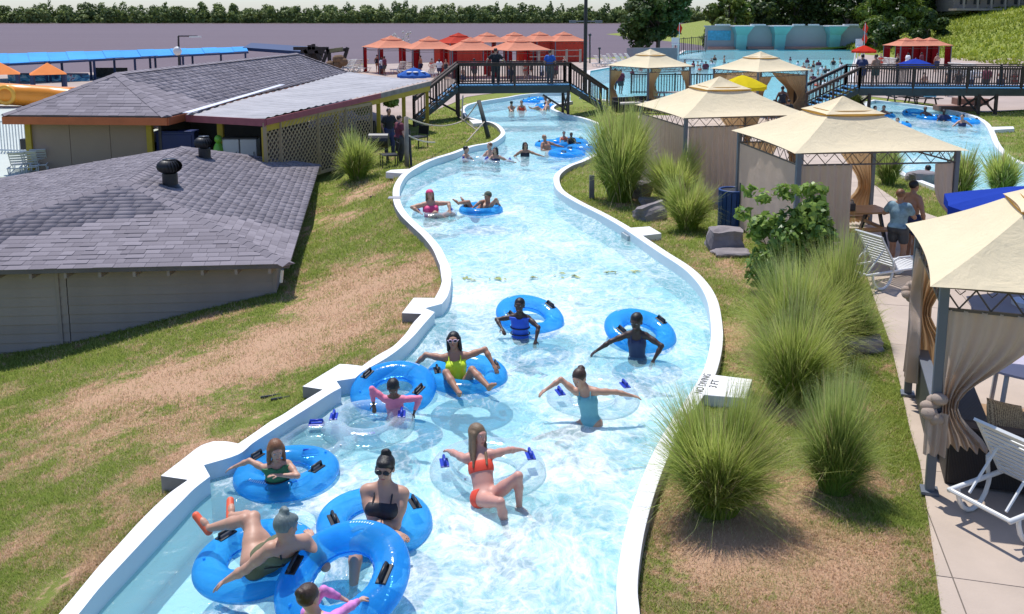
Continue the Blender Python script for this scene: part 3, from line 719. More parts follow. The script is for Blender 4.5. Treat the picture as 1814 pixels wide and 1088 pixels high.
MT['orange'] = plain('orange fascia paint', (0.62, 0.16, 0.055), .6, .1); MT['maroon'] = plain('faded maroon fascia', (0.33, 0.085, 0.10), .7, .15)
MT['yellow'] = plain('yellow painted post', (0.50, 0.36, 0.035), .65, .12); MT['tan'] = plain('tan plywood', (0.40, 0.29, 0.21), .8, .07, .5)
for a, b in ((A2, B2), (B2, C2p), (A2, D2)):
    d = (Vector(b) - Vector(a)).normalized(); nr = Vector((d.y, -d.x, 0))
    m = mbp(hut); m.beam(Vector(a) + nr * .02 - V3(0, 0, .19), Vector(b) + nr * .02 - V3(0, 0, .19), .05, .27); m.build('fascia', MT['orange'], hut)
wy = A2.y + .45
def W2(px, py): return UY(px, py, wy)
wl = W2(58, 300).x; wr = W2(268, 260).x
m = mbp(hut); m.box(((wl + wr) / 2, wy + .1, .45), (wr - wl, .2, 2.4)); m.box((wl + .1, wy + 7, .45), (.2, 14, 2.4)); m.build('wall', MT['tan'], hut)
for i in range(3):
    x = wl + (wr - wl) * (i + .5) / 3; mk = mbp(hut); mk.box((x, wy - .015, .45), ((wr - wl) / 3 - .02, .03, 2.4)); mk.build('wall_panel', MT['tan'], hut)
for x in (wl, wr, W2(392, 240).x):
    mk = mbp(hut); mk.box((x, wy - .04, .45), (.2, .2, 2.45)); mk.build('corner_post', MT['yellow'], hut)
mk = mbp(hut); p = W2(81, 217); mk.box(p + V3(0, -.05, 0), (.42, .04, .13)); mk.build('wall_vent', MT['black'], hut)
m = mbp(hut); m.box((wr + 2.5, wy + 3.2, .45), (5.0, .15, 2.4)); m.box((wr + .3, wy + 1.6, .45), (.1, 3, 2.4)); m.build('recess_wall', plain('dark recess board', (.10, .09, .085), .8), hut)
# awning with ribbed panels
Aw = [U(330, 203, 1.66), U(470, 210, 1.9), U(762, 143, 2.3), U(620, 128, 1.95)]
def bil(q, s, t): return q[0].lerp(q[1], t).lerp(q[3].lerp(q[2], t), s)
MT['metal'] = plain('weathered corrugated metal', (0.36, 0.34, 0.33), .55, .2, .6, .2, .2)
aw = empty('awning', Aw[1] - V3(0, 0, 1.9), 'long grey ribbed metal awning beside the shingled roof, posts yellow', 'awning')
n = 26
for i in range(n):
    s0, s1 = i / n, (i + 1) / n; m = mbp(aw); vs = []
    for s_, h in ((s0, 0), (s0 + .2 / n, .03), (s0 + .4 / n, .03), (s0 + .6 / n, 0), (s1 + .05 / n, 0)):
        for t in (0, .33, .66, 1): p = bil(Aw, min(1, s_), t); vs.append(p + V3(0, 0, h - .06 * math.sin(math.pi * t) + .02 * math.sin(s_ * 9)))
    m.add(vs, [(a * 4 + b, a * 4 + b + 1, a * 4 + b + 5, a * 4 + b + 4) for a in range(4) for b in range(3)]); m.build('roof_sheet', MT['metal'], aw)
m = mbp(aw); m.beam(Aw[0] + V3(0, -.02, -.14), Aw[1] + V3(0, -.02, -.14), .05, .24); m.build('fascia', MT['maroon'], aw)
mid_ = Aw[1].lerp(Aw[2], .62)
m = mbp(aw); m.beam(Aw[1] + V3(.03, 0, -.12), mid_ + V3(.03, 0, -.14), .05, .2); m.build('fascia', MT['maroon'], aw)
m = mbp(aw); m.beam(mid_ + V3(.03, 0, -.14), Aw[2] + V3(.03, 0, -.12), .05, .2); m.build('fascia', plain('bare grey fascia', (.25, .22, .20), .8, .3, 4), aw)
m = mbp(aw); m.beam(Aw[1] + V3(-.05, .1, -.32), Aw[2] + V3(-.05, .0, -.34), .08, .24); m.build('header_beam', MT['yellow'], aw)
for t in (.0, .36, .62, .8, .985):
    p = Aw[1].lerp(Aw[2], t); g = T(p.x, p.y); mk = mbp(aw); mk.box((p.x - .08, p.y + .08, (g + p.z - .3) / 2), (.15, .15, p.z - .3 - g)); mk.build('post', MT['yellow'], aw)
# white flashing strip where awning meets shingles
m = mbp(aw); m.beam(U(330, 200, 1.78), U(500, 150, 1.9), .28, .02); m.build('flashing', plain('white flashing', (.75, .75, .78), .4), aw)
# lattice screen of crossed strips
MT['lattice'] = plain('tan lattice strips', (0.40, 0.30, 0.17), .75, .12)
latA, latB = Aw[1] + V3(-.05, .05, 0), Aw[1].lerp(Aw[2], .56); latA.z = latB.z = 0
lat = empty('lattice_screen', (latA.x, latA.y, T(latA.x, latA.y)), 'tan crossed lattice screen closing the side of the awning', 'lattice')
d = (latB - latA); L = d.length; d.normalize(); nr = Vector((d.y, -d.x, 0)); Hh = 2.15; zb = -.4
for sgn in (1, -1):
    x = -Hh
    while x < L + Hh:
        # strip from (x,0) to (x+sgn*H, H) clipped to [0,L]
        a0, b0 = x, x + sgn * Hh; ta, tb = 0.0, 1.0
        for bound, side_ in ((0, 1), (L, -1)):
            va_, vb_ = (a0 - bound) * side_, (b0 - bound) * side_
            if va_ < 0 and vb_ < 0: ta = 2
            elif va_ < 0: ta = max(ta, va_ / (va_ - vb_))
            elif vb_ < 0: tb = min(tb, va_ / (va_ - vb_))
        if ta < tb - .02:
            p = latA + d * (a0 + (b0 - a0) * ta) + V3(0, 0, zb + Hh * ta) + nr * .01 * sgn; q = latA + d * (a0 + (b0 - a0) * tb) + V3(0, 0, zb + Hh * tb) + nr * .01 * sgn
            mk = mbp(lat); mk.beam(p, q, .045, .012, up=tuple(nr)); mk.build('lattice_strip', MT['lattice'], lat)
        x += .22
for z in (zb, zb + Hh): mk = mbp(lat); mk.beam(latA + V3(0, 0, z), latB + V3(0, 0, z), .06, .12); mk.build('frame_rail', MT['lattice'], lat)
for t in (.0, .12, .45, .72, 1): p = latA.lerp(latB, t); mk = mbp(lat); mk.box(p + V3(0, 0, zb + Hh / 2), (.1, .1, Hh)); mk.build('frame_post', MT['lattice'], lat)
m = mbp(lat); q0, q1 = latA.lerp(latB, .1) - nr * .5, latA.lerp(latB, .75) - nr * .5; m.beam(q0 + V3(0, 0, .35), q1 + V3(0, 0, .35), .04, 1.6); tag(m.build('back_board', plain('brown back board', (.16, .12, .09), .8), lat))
# clutter in the service corner
MT['navy'] = plain('navy plastic', (0.012, 0.03, 0.14), .4, .1); MT['white'] = plain('white plastic', (0.72, 0.72, 0.70), .45, .04, 2, .05)
p = UY(315, 250, wy + .4); m = MB(); m.box((0, 0, .6), (1.4, .5, 1.2)); m.box((0, -.26, .62), (1.2, .03, 1.0)); m.box((0, 0, 1.22), (1.46, .56, .05))
tag(m.build('vending_cooler', MT['navy'], loc=(p.x, p.y, -.2), bevel=.02), 'dark blue cooler cabinet in the shaded corner of the tan building', 'cooler')
for k, (px, lab) in enumerate(((412, 'left of the two pale grey cabinets beside the lattice'), (443, 'right of the two pale grey cabinets beside the lattice'))):
    p = UY(px, 250, wy - .3); t = empty('cabinet', (p.x, p.y, -.4), lab, 'cabinet', 'pale cabinets under the awning')
    m = MB(); m.box((0, 0, .62), (.58, .5, 1.24)); m.build('body', MT['white'], t, bevel=.02); m = MB(); m.box((0, 0, 1.27), (.62, .54, .05)); m.build('lid', plain('dark lid', (.06, .06, .06), .5), t)
    m = MB(); m.tube([(.2, -.27, .5), (.2, -.29, .8)], .012, 6); m.build('handle', MT['black'], t)
p = UY(387, 258, wy - .5); m = MB(); m.ell((0, 0, .35), (.2, .2, .4), 14, 10); m.ell((0.02, -.05, .85), (.14, .14, .15), 12, 8)
tag(m.build('float_toy', plain('lime green vinyl', (.22, .55, .06), .3), loc=(p.x, p.y, 0), smooth=True), 'lime green inflatable float propped beside the pale cabinets', 'float')

# ------------------------------------------------------------------ FOOTBRIDGES
MT['bridgewood'] = plain('dark brown stained timber', (0.062, 0.040, 0.030), .8, .25, 3, .3); MT['bridgebeam'] = plain('dark green grey beam', (0.055, 0.062, 0.055), .75, .2, 2, .2)
MT['bluestep'] = plain('blue treads', (0.05, 0.22, 0.42), .6, .2)  # blue tone shared by stair treads and deck planks
def bar(parent, name, a, b, wd, h, mat, up=(0, 0, 1)):
    c = (Vector(a) + Vector(b)) / 2; m = MB(c); m.beam(a, b, wd, h, up); return m.build(name, mat, parent, loc=c - parent.location)
def rail_run(br, a, b, h0, n_post, nb, top=1.12):
    """a,b: deck-level ends; posts, two rails and one baluster at a time"""
    a, b = Vector(a), Vector(b)
    bar(br, 'handrail', a + V3(0, 0, top), b + V3(0, 0, top), .13, .05, MT['bridgewood'])
    bar(br, 'top_rail', a + V3(0, 0, top - .1), b + V3(0, 0, top - .1), .04, .09, MT['bridgewood'])
    bar(br, 'bottom_rail', a + V3(0, 0, .1), b + V3(0, 0, .1), .04, .07, MT['bridgewood'])
    for k in range(n_post + 1): p = a.lerp(b, k / n_post); bar(br, 'post', p - V3(0, 0, .25), p + V3(0, 0, top + .01), .09, .09, MT['bridgewood'])
    for k in range(nb): p = a.lerp(b, (k + .5) / nb); bar(br, 'baluster', p + V3(0, 0, .08), p + V3(0, 0, top - .08), .038, .038, MT['bridgewood'])
def bridge(label, deckA, deckB, wid, stairs, legs, n_post, nb):
    """deckA/B: front edge ends at deck level; wid: depth away from viewer"""
    br = empty('footbridge', (deckA.x, deckA.y, 0.05), label, 'bridge'); dv = (deckB - deckA).normalized(); bk = Vector((-dv.y, dv.x, 0)) * wid
    bar(br, 'beam', deckA - V3(0, 0, .22), deckB - V3(0, 0, .22), .09, .36, MT['bridgebeam']); bar(br, 'beam', deckA + bk - V3(0, 0, .22), deckB + bk - V3(0, 0, .22), .09, .36, MT['bridgebeam'])
    L = (deckB - deckA).length; npk = int(L / .16)
    for k in range(npk):
        p = deckA.lerp(deckB, (k + .5) / npk); bar(br, 'deck_plank', p - bk * .02, p + bk * 1.02, .14, .04, MT['bluestep'] if k % 1 == 0 else MT['bridgewood'])
    rail_run(br, deckA, deckB, 0, n_post, nb); rail_run(br, deckA + bk, deckB + bk, 0, n_post, nb)
    for (top_, foot) in stairs:
        top_, foot = Vector(top_), Vector(foot); ns = 9
        for o_ in (Vector((0, 0, 0)), bk):
            bar(br, 'stringer', top_ + o_ - V3(0, 0, .16), foot + o_ + V3(0, 0, .02), .06, .26, MT['bridgebeam'])
            rail_run(br, top_ + o_, foot + o_ + V3(0, 0, .12), 0, 2, 15, 1.1)
        for k in range(ns): p = top_.lerp(foot, (k + .6) / ns) + V3(0, 0, .06); bar(br, 'tread', p, p + bk, .27, .04, MT['bluestep'])
    for (x_, brace) in legs:
        p = deckA.lerp(deckB, x_)
        for o_ in (Vector((0, 0, 0)), bk):
            q = p + o_; bar(br, 'leg', (q.x, q.y, T(q.x, q.y) - .1), (q.x, q.y, q.z - .3), .14, .14, MT['bridgewood'])
        g = T(p.x, p.y)
        bar(br, 'cross_brace', (p.x, p.y, g + .1), (p.x + bk.x, p.y + bk.y, p.z - .4), .05, .1, MT['bridgewood']); bar(br, 'cross_brace', (p.x + bk.x, p.y + bk.y, g + .1), (p.x, p.y, p.z - .4), .05, .1, MT['bridgewood'])
        if brace:
            q = p + dv * brace; bar(br, 'knee_brace', (p.x, p.y, g + .35), (q.x, q.y, p.z - .5), .07, .1, MT['bridgewood'])
    return br
dA = U(812, 152, 1.73); dB = U(1012, 153, 1.73); dB.y = dA.y + .6
b1 = bridge('dark timber footbridge with stairs crossing the lazy river', dA, dB, 1.7, [(dA, U(733, 222, .1)), (dB, U(1076, 197, .1))], [(.0, -1.6), (.985, -1.3)], 2, 42)
dA2 = U(1522, 156, 1.45); dB2 = U(1905, 157, 1.45)
b2 = bridge('long dark timber footbridge over the second river loop on the right', dA2, dB2, 2.2, [(dA2, U(1427, 207, .1))], [(.05, 0), (.56, 0), (.64, 0), (1, 0)], 4, 84)
p = UY(1648, 165, dA2.y - .08); sg = empty('bridge_sign', p, 'small blue sign with white letters fixed to the right footbridge beam', 'sign')
m = MB(); m.box((0, 0, 0), (.66, .03, .42)); m.build('sign_plate', plain('sign blue', (.05, .42, .62), .4), sg)
MT['whitepaint'] = plain('white sign paint', (.85, .85, .85), .5, .02)
def text(name, body, size, mat, parent=None, loc=(0, 0, 0), rot=(0, 0, 0), ext=0.002, sx=1.0):
    cu = bpy.data.curves.new(name, 'FONT'); cu.body = body; cu.size = size; cu.align_x = 'CENTER'; cu.align_y = 'CENTER'; cu.extrude = ext
    o = bpy.data.objects.new(name, cu); COL.objects.link(o); dg = bpy.context.evaluated_depsgraph_get(); me = bpy.data.meshes.new_from_object(o.evaluated_get(dg))
    bpy.data.objects.remove(o); o = bpy.data.objects.new(name, me); COL.objects.link(o); me.materials.clear(); me.materials.append(mat); o.parent = parent; o.location = loc; o.rotation_euler = rot; o.scale = (sx, 1, 1); return o
text('lettering', '105', .26, MT['whitepaint'], sg, (0, -.02, 0), (math.pi / 2, 0, 0))
for a, b in (((-.31, -.02, -.19), (.31, -.02, -.19)), ((-.31, -.02, .19), (.31, -.02, .19)), ((-.31, -.02, -.19), (-.31, -.02, .19)), ((.31, -.02, -.19), (.31, -.02, .19))):
    m = MB(); m.beam(a, b, .02, .006, up=(0, 1, 0)); m.build('sign_border', MT['whitepaint'], sg)
# black depth lettering by the coping
MT['ink'] = plain('black stencil paint', (.02, .02, .02), .7)
def flat_text(body, px, py, z, size, ang, label, sx=1.0):
    p = U(px, py, z); o = text('stencil_lettering', body, size, MT['ink'], None, (p.x, p.y, z), (0, 0, ang), .0006, sx); return tag(o, label, 'lettering')
q0, q1 = U(1238, 697, ZT), U(1255, 662, ZT); angt = math.atan2(q1.y - q0.y, q1.x - q0.x)
flat_text('NO DIVING', 1246, 679, ZT + .003, .145, angt, 'black stencilled no diving words along the right coping', .95)
flat_text('3 FT', 1266, 680, ZT + .001, .15, angt, 'black stencilled depth figure on the white slab by the coping')
# ------------------------------------------------------------------ VEGETATION
MT['blades'] = foliage_mat('lawn blades', (0.075, 0.120, 0.020), (0.20, 0.25, 0.055), None, .35, .6, 1.3)
def lawn_blades():
    """short blades over the lawns, thick close by and thinning with distance, straw where the ground is dry"""
    N = 1500000
    # sample in picture density: uniform over view footprint
    px = rng.uniform(-60, 1900, N); py = rng.uniform(190, 1150, N)
    # ray to z=0 plane, then fix to terrain
    dx = (px - CX) / F_PX; dy = -(py - CY) / F_PX
    D = np.c_[dx, math.cos(PITCH) + dy * math.sin(PITCH), -math.sin(PITCH) + dy * math.cos(PITCH)]
    z = np.full(N, 0.0); keep = D[:, 2] < -.02; D = D[keep]; z = z[keep]
    for _ in range(3):
        t = (z - CAM.z) / D[:, 2]; x = D[:, 0] * t; y = D[:, 1] * t
        zi = np.zeros(len(x)); step = 200000
        for i in range(0, len(x), step): zi[i:i + step] = terr(x[i:i + step], y[i:i + step])
        z = .35 * z + .65 * zi
    t = (z - CAM.z) / D[:, 2]; x = D[:, 0] * t; y = D[:, 1] * t
    ok = (y < 62) & ~poly_contains(chan_wide, x, y) & ~poly_contains(np_, x, y) & ~poly_contains(FP, x, y) & ~poly_contains(c2o, x, y) & ~poly_contains(LP, x, y)
    sp = poly_contains([(FL.x + .4, FL.y + .4), (FR.x - .4, FR.y + .4), (BR.x - .4, BR.y - .5), (BL.x, BL.y)], x, y); ok &= ~sp
    hutp = [(-18, 31.2), (-8, 29.5), (-3.8, 41), (-9, 60), (-18, 60)]; ok &= ~poly_contains(hutp, x, y)
    x, y = x[ok], y[ok]
    zz = np.concatenate([terr(x[i:i + 200000], y[i:i + 200000]) for i in range(0, len(x), 200000)])
    dry = dryness(x, y) + .35 * (np.sin(x * 2.3 + 1.7 * np.sin(y * 1.9)) * np.sin(y * 2.1 + 1.3 * np.sin(x * 1.4))) * .8
    keep = rng.random(len(x)) > np.clip(dry * .85, 0, .88)
    x, y, zz, dry = x[keep], y[keep], zz[keep], dry[keep]
    # limit
    n = len(x); k = min(n, 620000); idx = rng.permutation(n)[:k]; x, y, zz, dry = x[idx], y[idx], zz[idx], dry[idx]; n = k
    dist = np.sqrt(x * x + y * y + 25); a = rng.uniform(0, 2 * math.pi, n); hgt = rng.uniform(.022, .055, n) * np.clip(dist / 14, .8, 2.2); wd = np.clip(dist * .00042, .0028, .02) * rng.uniform(.7, 1.3, n)
    lean = rng.uniform(.3, 1.5, n); lx, ly = np.cos(a) * hgt * lean, np.sin(a) * hgt * lean; sx, sy = -np.sin(a) * wd, np.cos(a) * wd
    base = np.c_[x, y, zz - .004]
    v = np.empty((n, 3, 3)); v[:, 0] = base + np.c_[sx, sy, np.zeros(n)]; v[:, 1] = base - np.c_[sx, sy, np.zeros(n)]; v[:, 2] = base + np.c_[lx, ly, hgt]
    f = np.arange(n * 3).reshape(n, 3); r = np.repeat(rng.random(n), 3); h = np.tile([0, 0, 1.0], n); dr = np.repeat(np.clip(dry + rng.normal(0, .22, n), 0, 1), 3)
    m = Mat('grass blade'); rr = m.attr('rnd'); d = m.attr('dry')
    c = m.mix(rr, (0.17, 0.24, 0.038), (0.45, 0.49, 0.11)); s_ = m.mix(rr, (0.50, 0.33, 0.20), (0.82, 0.60, 0.40))
    c = m.mix(dry_mask(m, d), c, s_); c = m.mix(m.ramp(m.noise(m.world(), 2.4, 5, .7), [(.42, 0), (.7, .5)]), c, (.30, .40, .07))
    p = m.pr(c, .6, Specular_IOR_Level=.2); t_ = m.n('ShaderNodeBsdfTranslucent'); m.l(c, t_.inputs[0]); mx = m.n('ShaderNodeMixShader'); mx.inputs[0].default_value = .4
    m.l(p, mx.inputs[1]); m.l(t_.outputs[0], mx.inputs[2]); mt = m.done(mx.outputs[0])
    me = np_mesh('lawn_grass', v.reshape(-1, 3), f, mt, {'rnd': r, 'dry': dr}); tag(link_mesh('lawn_grass', me), 'short lawn grass, green with straw coloured patches', 'grass', kind='stuff')
chan_wide = o2L + o2R[::-1]
lawn_blades()

MT['reed'] = foliage_mat('fountain grass', (0.17, 0.28, 0.03), (0.38, 0.49, 0.07), (0.62, 0.66, 0.20), .45, .4, .9)
MT['reeddark'] = foliage_mat('deep green fountain grass', (0.12, 0.24, 0.035), (0.30, 0.43, 0.08), (0.52, 0.58, 0.19), .45, .4, .9)
def grass_clump(loc, H, R, n, label, mat='reed', wd=.006, spread=1.0, lean=(0, 0), bulk=.35):
    """arching blades rising from a tussock; each blade a bent strip of five segments"""
    n = int(n * 1.15); S = 6; az = rng.uniform(0, 2 * math.pi, n); rb = R * bulk * np.sqrt(rng.random(n)); bx, by = np.cos(az) * rb, np.sin(az) * rb
    az2 = az + rng.normal(0, .6, n); k1, k2, k3 = rng.uniform(0, 6.28, 3); mod = 1 + .16 * np.sin(az2 * 2 + k1) + .12 * np.sin(az2 * 3 + k2) + .08 * np.sin(az2 * 7 + k3); Lb = H * rng.uniform(.5, 1.12, n) * mod; spread = spread * .88 * (1 + .25 * np.sin(az2 * 3 + k3)); out = R * rng.uniform(.1, 1.2, n) * spread; droop = rng.uniform(0, .5, n) ** 1.3 * H; wild = rng.random(n) < .06; out = np.where(wild, out * 1.5, out); droop = np.where(wild, droop * 1.4, droop)
    t = np.linspace(0, 1, S)[None, :]
    X = bx[:, None] + np.cos(az2)[:, None] * out[:, None] * t ** 1.7 + lean[0] * t ** 2
    Y = by[:, None] + np.sin(az2)[:, None] * out[:, None] * t ** 1.7 + lean[1] * t ** 2
    Z = Lb[:, None] * (t * 1.05) - droop[:, None] * t ** 3 * (out / R)[:, None] * 1.2
    Z = np.maximum(Z, .02)
    tw = rng.uniform(0, 2 * math.pi, n); w_ = wd * rng.uniform(.6, 1.4, n)[:, None] * (1 - t ** 2.2 * .92)
    ex, ey = np.cos(tw)[:, None] * w_, np.sin(tw)[:, None] * w_
    v = np.empty((n, S, 2, 3)); v[..., 0, 0] = X + ex; v[..., 0, 1] = Y + ey; v[..., 0, 2] = Z; v[..., 1, 0] = X - ex; v[..., 1, 1] = Y - ey; v[..., 1, 2] = Z
    b = (np.arange(n) * S * 2)[:, None] + (np.arange(S - 1) * 2)[None, :]; f = np.stack([b, b + 1, b + 3, b + 2], -1).reshape(-1, 4)
    r = np.repeat(rng.random(n), S * 2); h = np.tile(np.repeat(np.linspace(0, 1, S), 2), n); dd_ = np.repeat((rng.random(n) < .10) * 1.0, S * 2)
    me = np_mesh('grass_clump', v.reshape(-1, 3), f, MT[mat], {'rnd': r, 'hgt': h, 'dead': dd_}); o = link_mesh('grass_clump', me, loc=loc); return tag(o, label, 'ornamental grass', 'ornamental grass clumps')
def clump(px, base, top, width, n, label, **kw):
    p = G(px, base); sc_ = (p - CAM).dot(FW) / F_PX; H = (base - top) * sc_ * .93; R = width * sc_ / 2
    return grass_clump(p, H, R, n, label, **kw)
clump(1268, 905, 705, 215, 6500, 'large arching grass clump nearest the camera beside the coping', wd=.0042)
clump(1478, 870, 675, 150, 4200, 'upright green grass clump nearest the path, in front of the gazebo with the tied curtains', wd=.0042, mat='reeddark')
clump(1405, 715, 545, 170, 4200, 'grass clump leaning behind the white depth slab', wd=.005)
clump(1408, 628, 470, 200, 5200, 'broad yellow green grass clump in the middle of the bed', wd=.005)
clump(1478, 600, 432, 118, 3800, 'tall bright grass clump in front of the white slatted lounger', wd=.005, lean=(.0, .05))
clump(1515, 610, 520, 100, 1400, 'shaded half dry grass clump at the path edge', wd=.005, mat='reeddark')
clump(1098, 357, 205, 112, 4200, 'tallest grass clump at the inner bend of the river', wd=.012)
clump(1195, 365, 275, 105, 3000, 'grass clump against the curtain of the second gazebo', wd=.011)
clump(1218, 408, 325, 88, 2400, 'small round grass clump beside the pale rocks', wd=.010)
clump(633, 317, 240, 78, 1300, 'grass clump at the corner of the tan lattice screen', wd=.014)
clump(1500, 196, 158, 74, 1500, 'bushy grass clump at the foot of the right footbridge stairs', wd=.02)
clump(1573, 328, 262, 54, 1300, 'dark grass clump behind the gazebo truss', wd=.013, mat='reeddark')
clump(1702, 352, 272, 56, 1300, 'grass clump beside the tied curtain at the far corner post', wd=.013)
clump(1772, 345, 268, 70, 1300, 'sparse grass clump against the second river loop', wd=.013)
# leafy shrub
def leaf_cloud(centers, n, size, name, mat, parent=None, loc=(0, 0, 0), aspect=1.5, droop=.3):
    """n leaf faces spread through ellipsoidal clumps; centers: (x,y,z,rx,ry,rz)"""
    C_ = np.array(centers); wts = (C_[:, 3] * C_[:, 4] * C_[:, 5]) ** .8; wts /= wts.sum(); k = rng.choice(len(C_), n, p=wts)
    d = rng.normal(size=(n, 3)); d /= np.linalg.norm(d, axis=1)[:, None]; rad = rng.random(n) ** .28
    P = C_[k, :3] + d * rad[:, None] * C_[k, 3:6]
    nrm = d + rng.normal(0, .55, (n, 3)) + [0, 0, .35]; nrm /= np.linalg.norm(nrm, axis=1)[:, None]
    a = np.cross(nrm, rng.normal(size=(n, 3))); a /= np.linalg.norm(a, axis=1)[:, None]; b = np.cross(nrm, a)
    s = size * rng.uniform(.55, 1.3, n)[:, None]
    v = np.stack([P - a * s * aspect / 2, P + b * s * .42 - a * s * .05, P + a * s * aspect / 2 - nrm * s * droop, P - b * s * .42 - a * s * .05], 1)
    f = np.arange(n * 4).reshape(n, 4)[:, [0, 1, 2, 3]]
    me = np_mesh(name, v.reshape(-1, 3), f, mat, {'rnd': np.repeat(np.clip(rng.random(n) * .6 + .4 * rng.random(len(C_))[k], 0, 1), 4), 'hgt': np.repeat(rad, 4)})
    return link_mesh(name, me, None, parent, loc=loc)
MT['leaf'] = foliage_mat('broad green leaf', (0.09, 0.19, 0.03), (0.36, 0.47, 0.10), None, .35, .35, 1.4)
MT['bark'] = plain('bark', (.11, .085, .065), .9, .3, 4, .6)
p = G(1392, 528); sh = empty('shrub', p, 'broad leaved green shrub between the rocks and the beige gazebo', 'shrub')
cs = [(rng.uniform(-.62, .62), rng.uniform(-.4, .4), rng.uniform(.3, 1.75), *(rng.uniform(.2, .36, 3))) for _ in range(38)] + [(-.85, 0, 1.6, .18, .15, .14), (-.72, .1, 2.0, .16, .1, .12), (-.5, 0, 1.9, .2, .15, .15), (.55, .1, 2.05, .2, .15, .12), (.3, .1, 2.0, .2, .15, .15), (-.1, 0, 2.0, .25, .2, .15)]
leaf_cloud(cs, 5600, .115, 'foliage', MT['leaf'], sh)
m = MB()
for c_ in cs[:20]: m.tube([(rng.uniform(-.08, .08), rng.uniform(-.08, .08), -.05), (c_[0] * .4, c_[1] * .4, c_[2] * .5), (c_[0], c_[1], c_[2])], .016, 5, .005)
m.build('stem', MT['bark'], sh)
# boulders
MT['rock'] = plain('purple grey boulder', (0.24, 0.21, 0.21), .9, .3, 2.5, .9)
def boulder(px, py, sx, sy, sz, label, seed, rz=0, tilt=0):
    p = G(px, py); bmx = bmesh.new(); bmesh.ops.create_cube(bmx, size=1); bmesh.ops.subdivide_edges(bmx, edges=bmx.edges[:], cuts=5, use_grid_fill=True)
    from mathutils import noise as nz
    for v in bmx.verts:
        q = v.co.copy(); v.co = q.normalized() * .32 + q * .68
        h = nz.noise(q * 2.1 + Vector((seed * 7.1, seed, 0))); v.co += v.co.normalized() * (h * .22 + nz.noise(q * 6 + Vector((seed, 0, 3))) * .06)
        v.co = Vector((v.co.x * sx, v.co.y * sy, v.co.z * sz))
    me = bpy.data.meshes.new('boulder'); bmx.to_mesh(me); bmx.free(); o = link_mesh('boulder', me, MT['rock'], loc=p + V3(0, 0, sz * .32)); o.rotation_euler = (tilt, tilt * .6, rz); tag(o, label, 'boulder', 'boulders in the planting bed')
boulder(1284, 440, .62, .5, .5, 'squat dark boulder standing on the lawn beside the blue bin', 1)
boulder(1295, 452, .6, .4, .12, 'flat stone lying in front of the squat dark boulder', 6)
boulder(1152, 388, .62, .45, .4, 'wedge shaped pale topped rock tilted beside the small grass clump', 2, .5, -.35)
boulder(1155, 365, .5, .35, .25, 'low rock between two grass clumps', 3, .2)
boulder(1133, 350, .5, .4, .5, 'brown rock in the shade behind the tallest grass clump', 4, .9)
boulder(1520, 620, .6, .35, .22, 'rough pale rock half hidden under the bright grass', 5, .3)
boulder(1632, 322, .7, .4, .35, 'pale lichen covered rock on the lawn behind the picnic table', 8, .3)
# small wooden stake by the grass
p = G(1048, 352); m = MB(); m.box((0, 0, .3), (.14, .14, .75)); tag(m.build('wooden_stake', plain('grey stake', (.16, .15, .16), .8, .2, 5), loc=p, bevel=.01), 'short grey square stake beside the tallest grass clump', 'stake')
# ------------------------------------------------------------------ TREES
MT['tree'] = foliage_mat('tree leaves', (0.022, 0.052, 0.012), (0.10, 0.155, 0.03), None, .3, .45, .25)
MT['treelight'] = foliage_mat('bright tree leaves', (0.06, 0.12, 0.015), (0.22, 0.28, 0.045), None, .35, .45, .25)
def tree(loc, H, R, n, leaf, label, mat='tree', trunk=.3, low=.25, group=None, nb=26, cat='tree', airy=.36):
    t = empty('tree', loc, label, cat, group)
    cs = []
    for i in range(nb):
        th = rng.uniform(0, 2 * math.pi); zf = rng.uniform(0, 1); rr = R * (math.sin(math.pi * min(.97, .12 + zf * .83)) ** .7) * math.sqrt(rng.uniform(.05, 1)) * .85
        q = R * rng.uniform(.18, airy); cs.append((math.cos(th) * rr, math.sin(th) * rr, H * (low + (1 - low) * zf) - q * .3, q, q, q * .72))
    leaf_cloud(cs, n, leaf, 'crown', MT[mat], t)
    m = MB(); m.tube([(0, 0, -.5), (.1, 0, H * .3), (0, .1, H * .6), (.1, 0, H * .9)], [trunk, trunk * .75, trunk * .45, trunk * .1], 9)
    for c_ in cs[:14]: z0 = c_[2] * .55; m.tube([(0, 0, z0), (c_[0] * .5, c_[1] * .5, (z0 + c_[2]) / 2 + .2), c_[:3]], trunk * .28, 6, trunk * .06)
    m.build('trunk', MT['bark'], t); return t
tree(V3(17.6, 110, 0), 10.2, 4.6, 9000, .42, 'spreading riverside tree behind the grey retaining wall', nb=40, low=.2)
TG = 'dark trees behind the wave pool'
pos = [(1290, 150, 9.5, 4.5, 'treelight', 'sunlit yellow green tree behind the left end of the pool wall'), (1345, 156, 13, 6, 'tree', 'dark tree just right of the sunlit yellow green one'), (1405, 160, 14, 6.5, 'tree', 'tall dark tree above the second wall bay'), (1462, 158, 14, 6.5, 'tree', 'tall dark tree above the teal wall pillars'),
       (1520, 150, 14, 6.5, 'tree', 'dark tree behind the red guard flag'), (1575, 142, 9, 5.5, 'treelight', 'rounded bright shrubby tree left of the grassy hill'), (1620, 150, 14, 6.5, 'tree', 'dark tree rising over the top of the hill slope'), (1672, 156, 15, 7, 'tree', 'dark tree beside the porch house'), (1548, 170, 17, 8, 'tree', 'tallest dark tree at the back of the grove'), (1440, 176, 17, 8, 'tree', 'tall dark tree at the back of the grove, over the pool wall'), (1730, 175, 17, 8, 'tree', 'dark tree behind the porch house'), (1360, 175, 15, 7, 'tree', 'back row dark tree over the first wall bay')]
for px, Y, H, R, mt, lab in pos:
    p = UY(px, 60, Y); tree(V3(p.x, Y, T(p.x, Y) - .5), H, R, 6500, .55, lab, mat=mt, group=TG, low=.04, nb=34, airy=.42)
p = UY(1545, 62, 128)
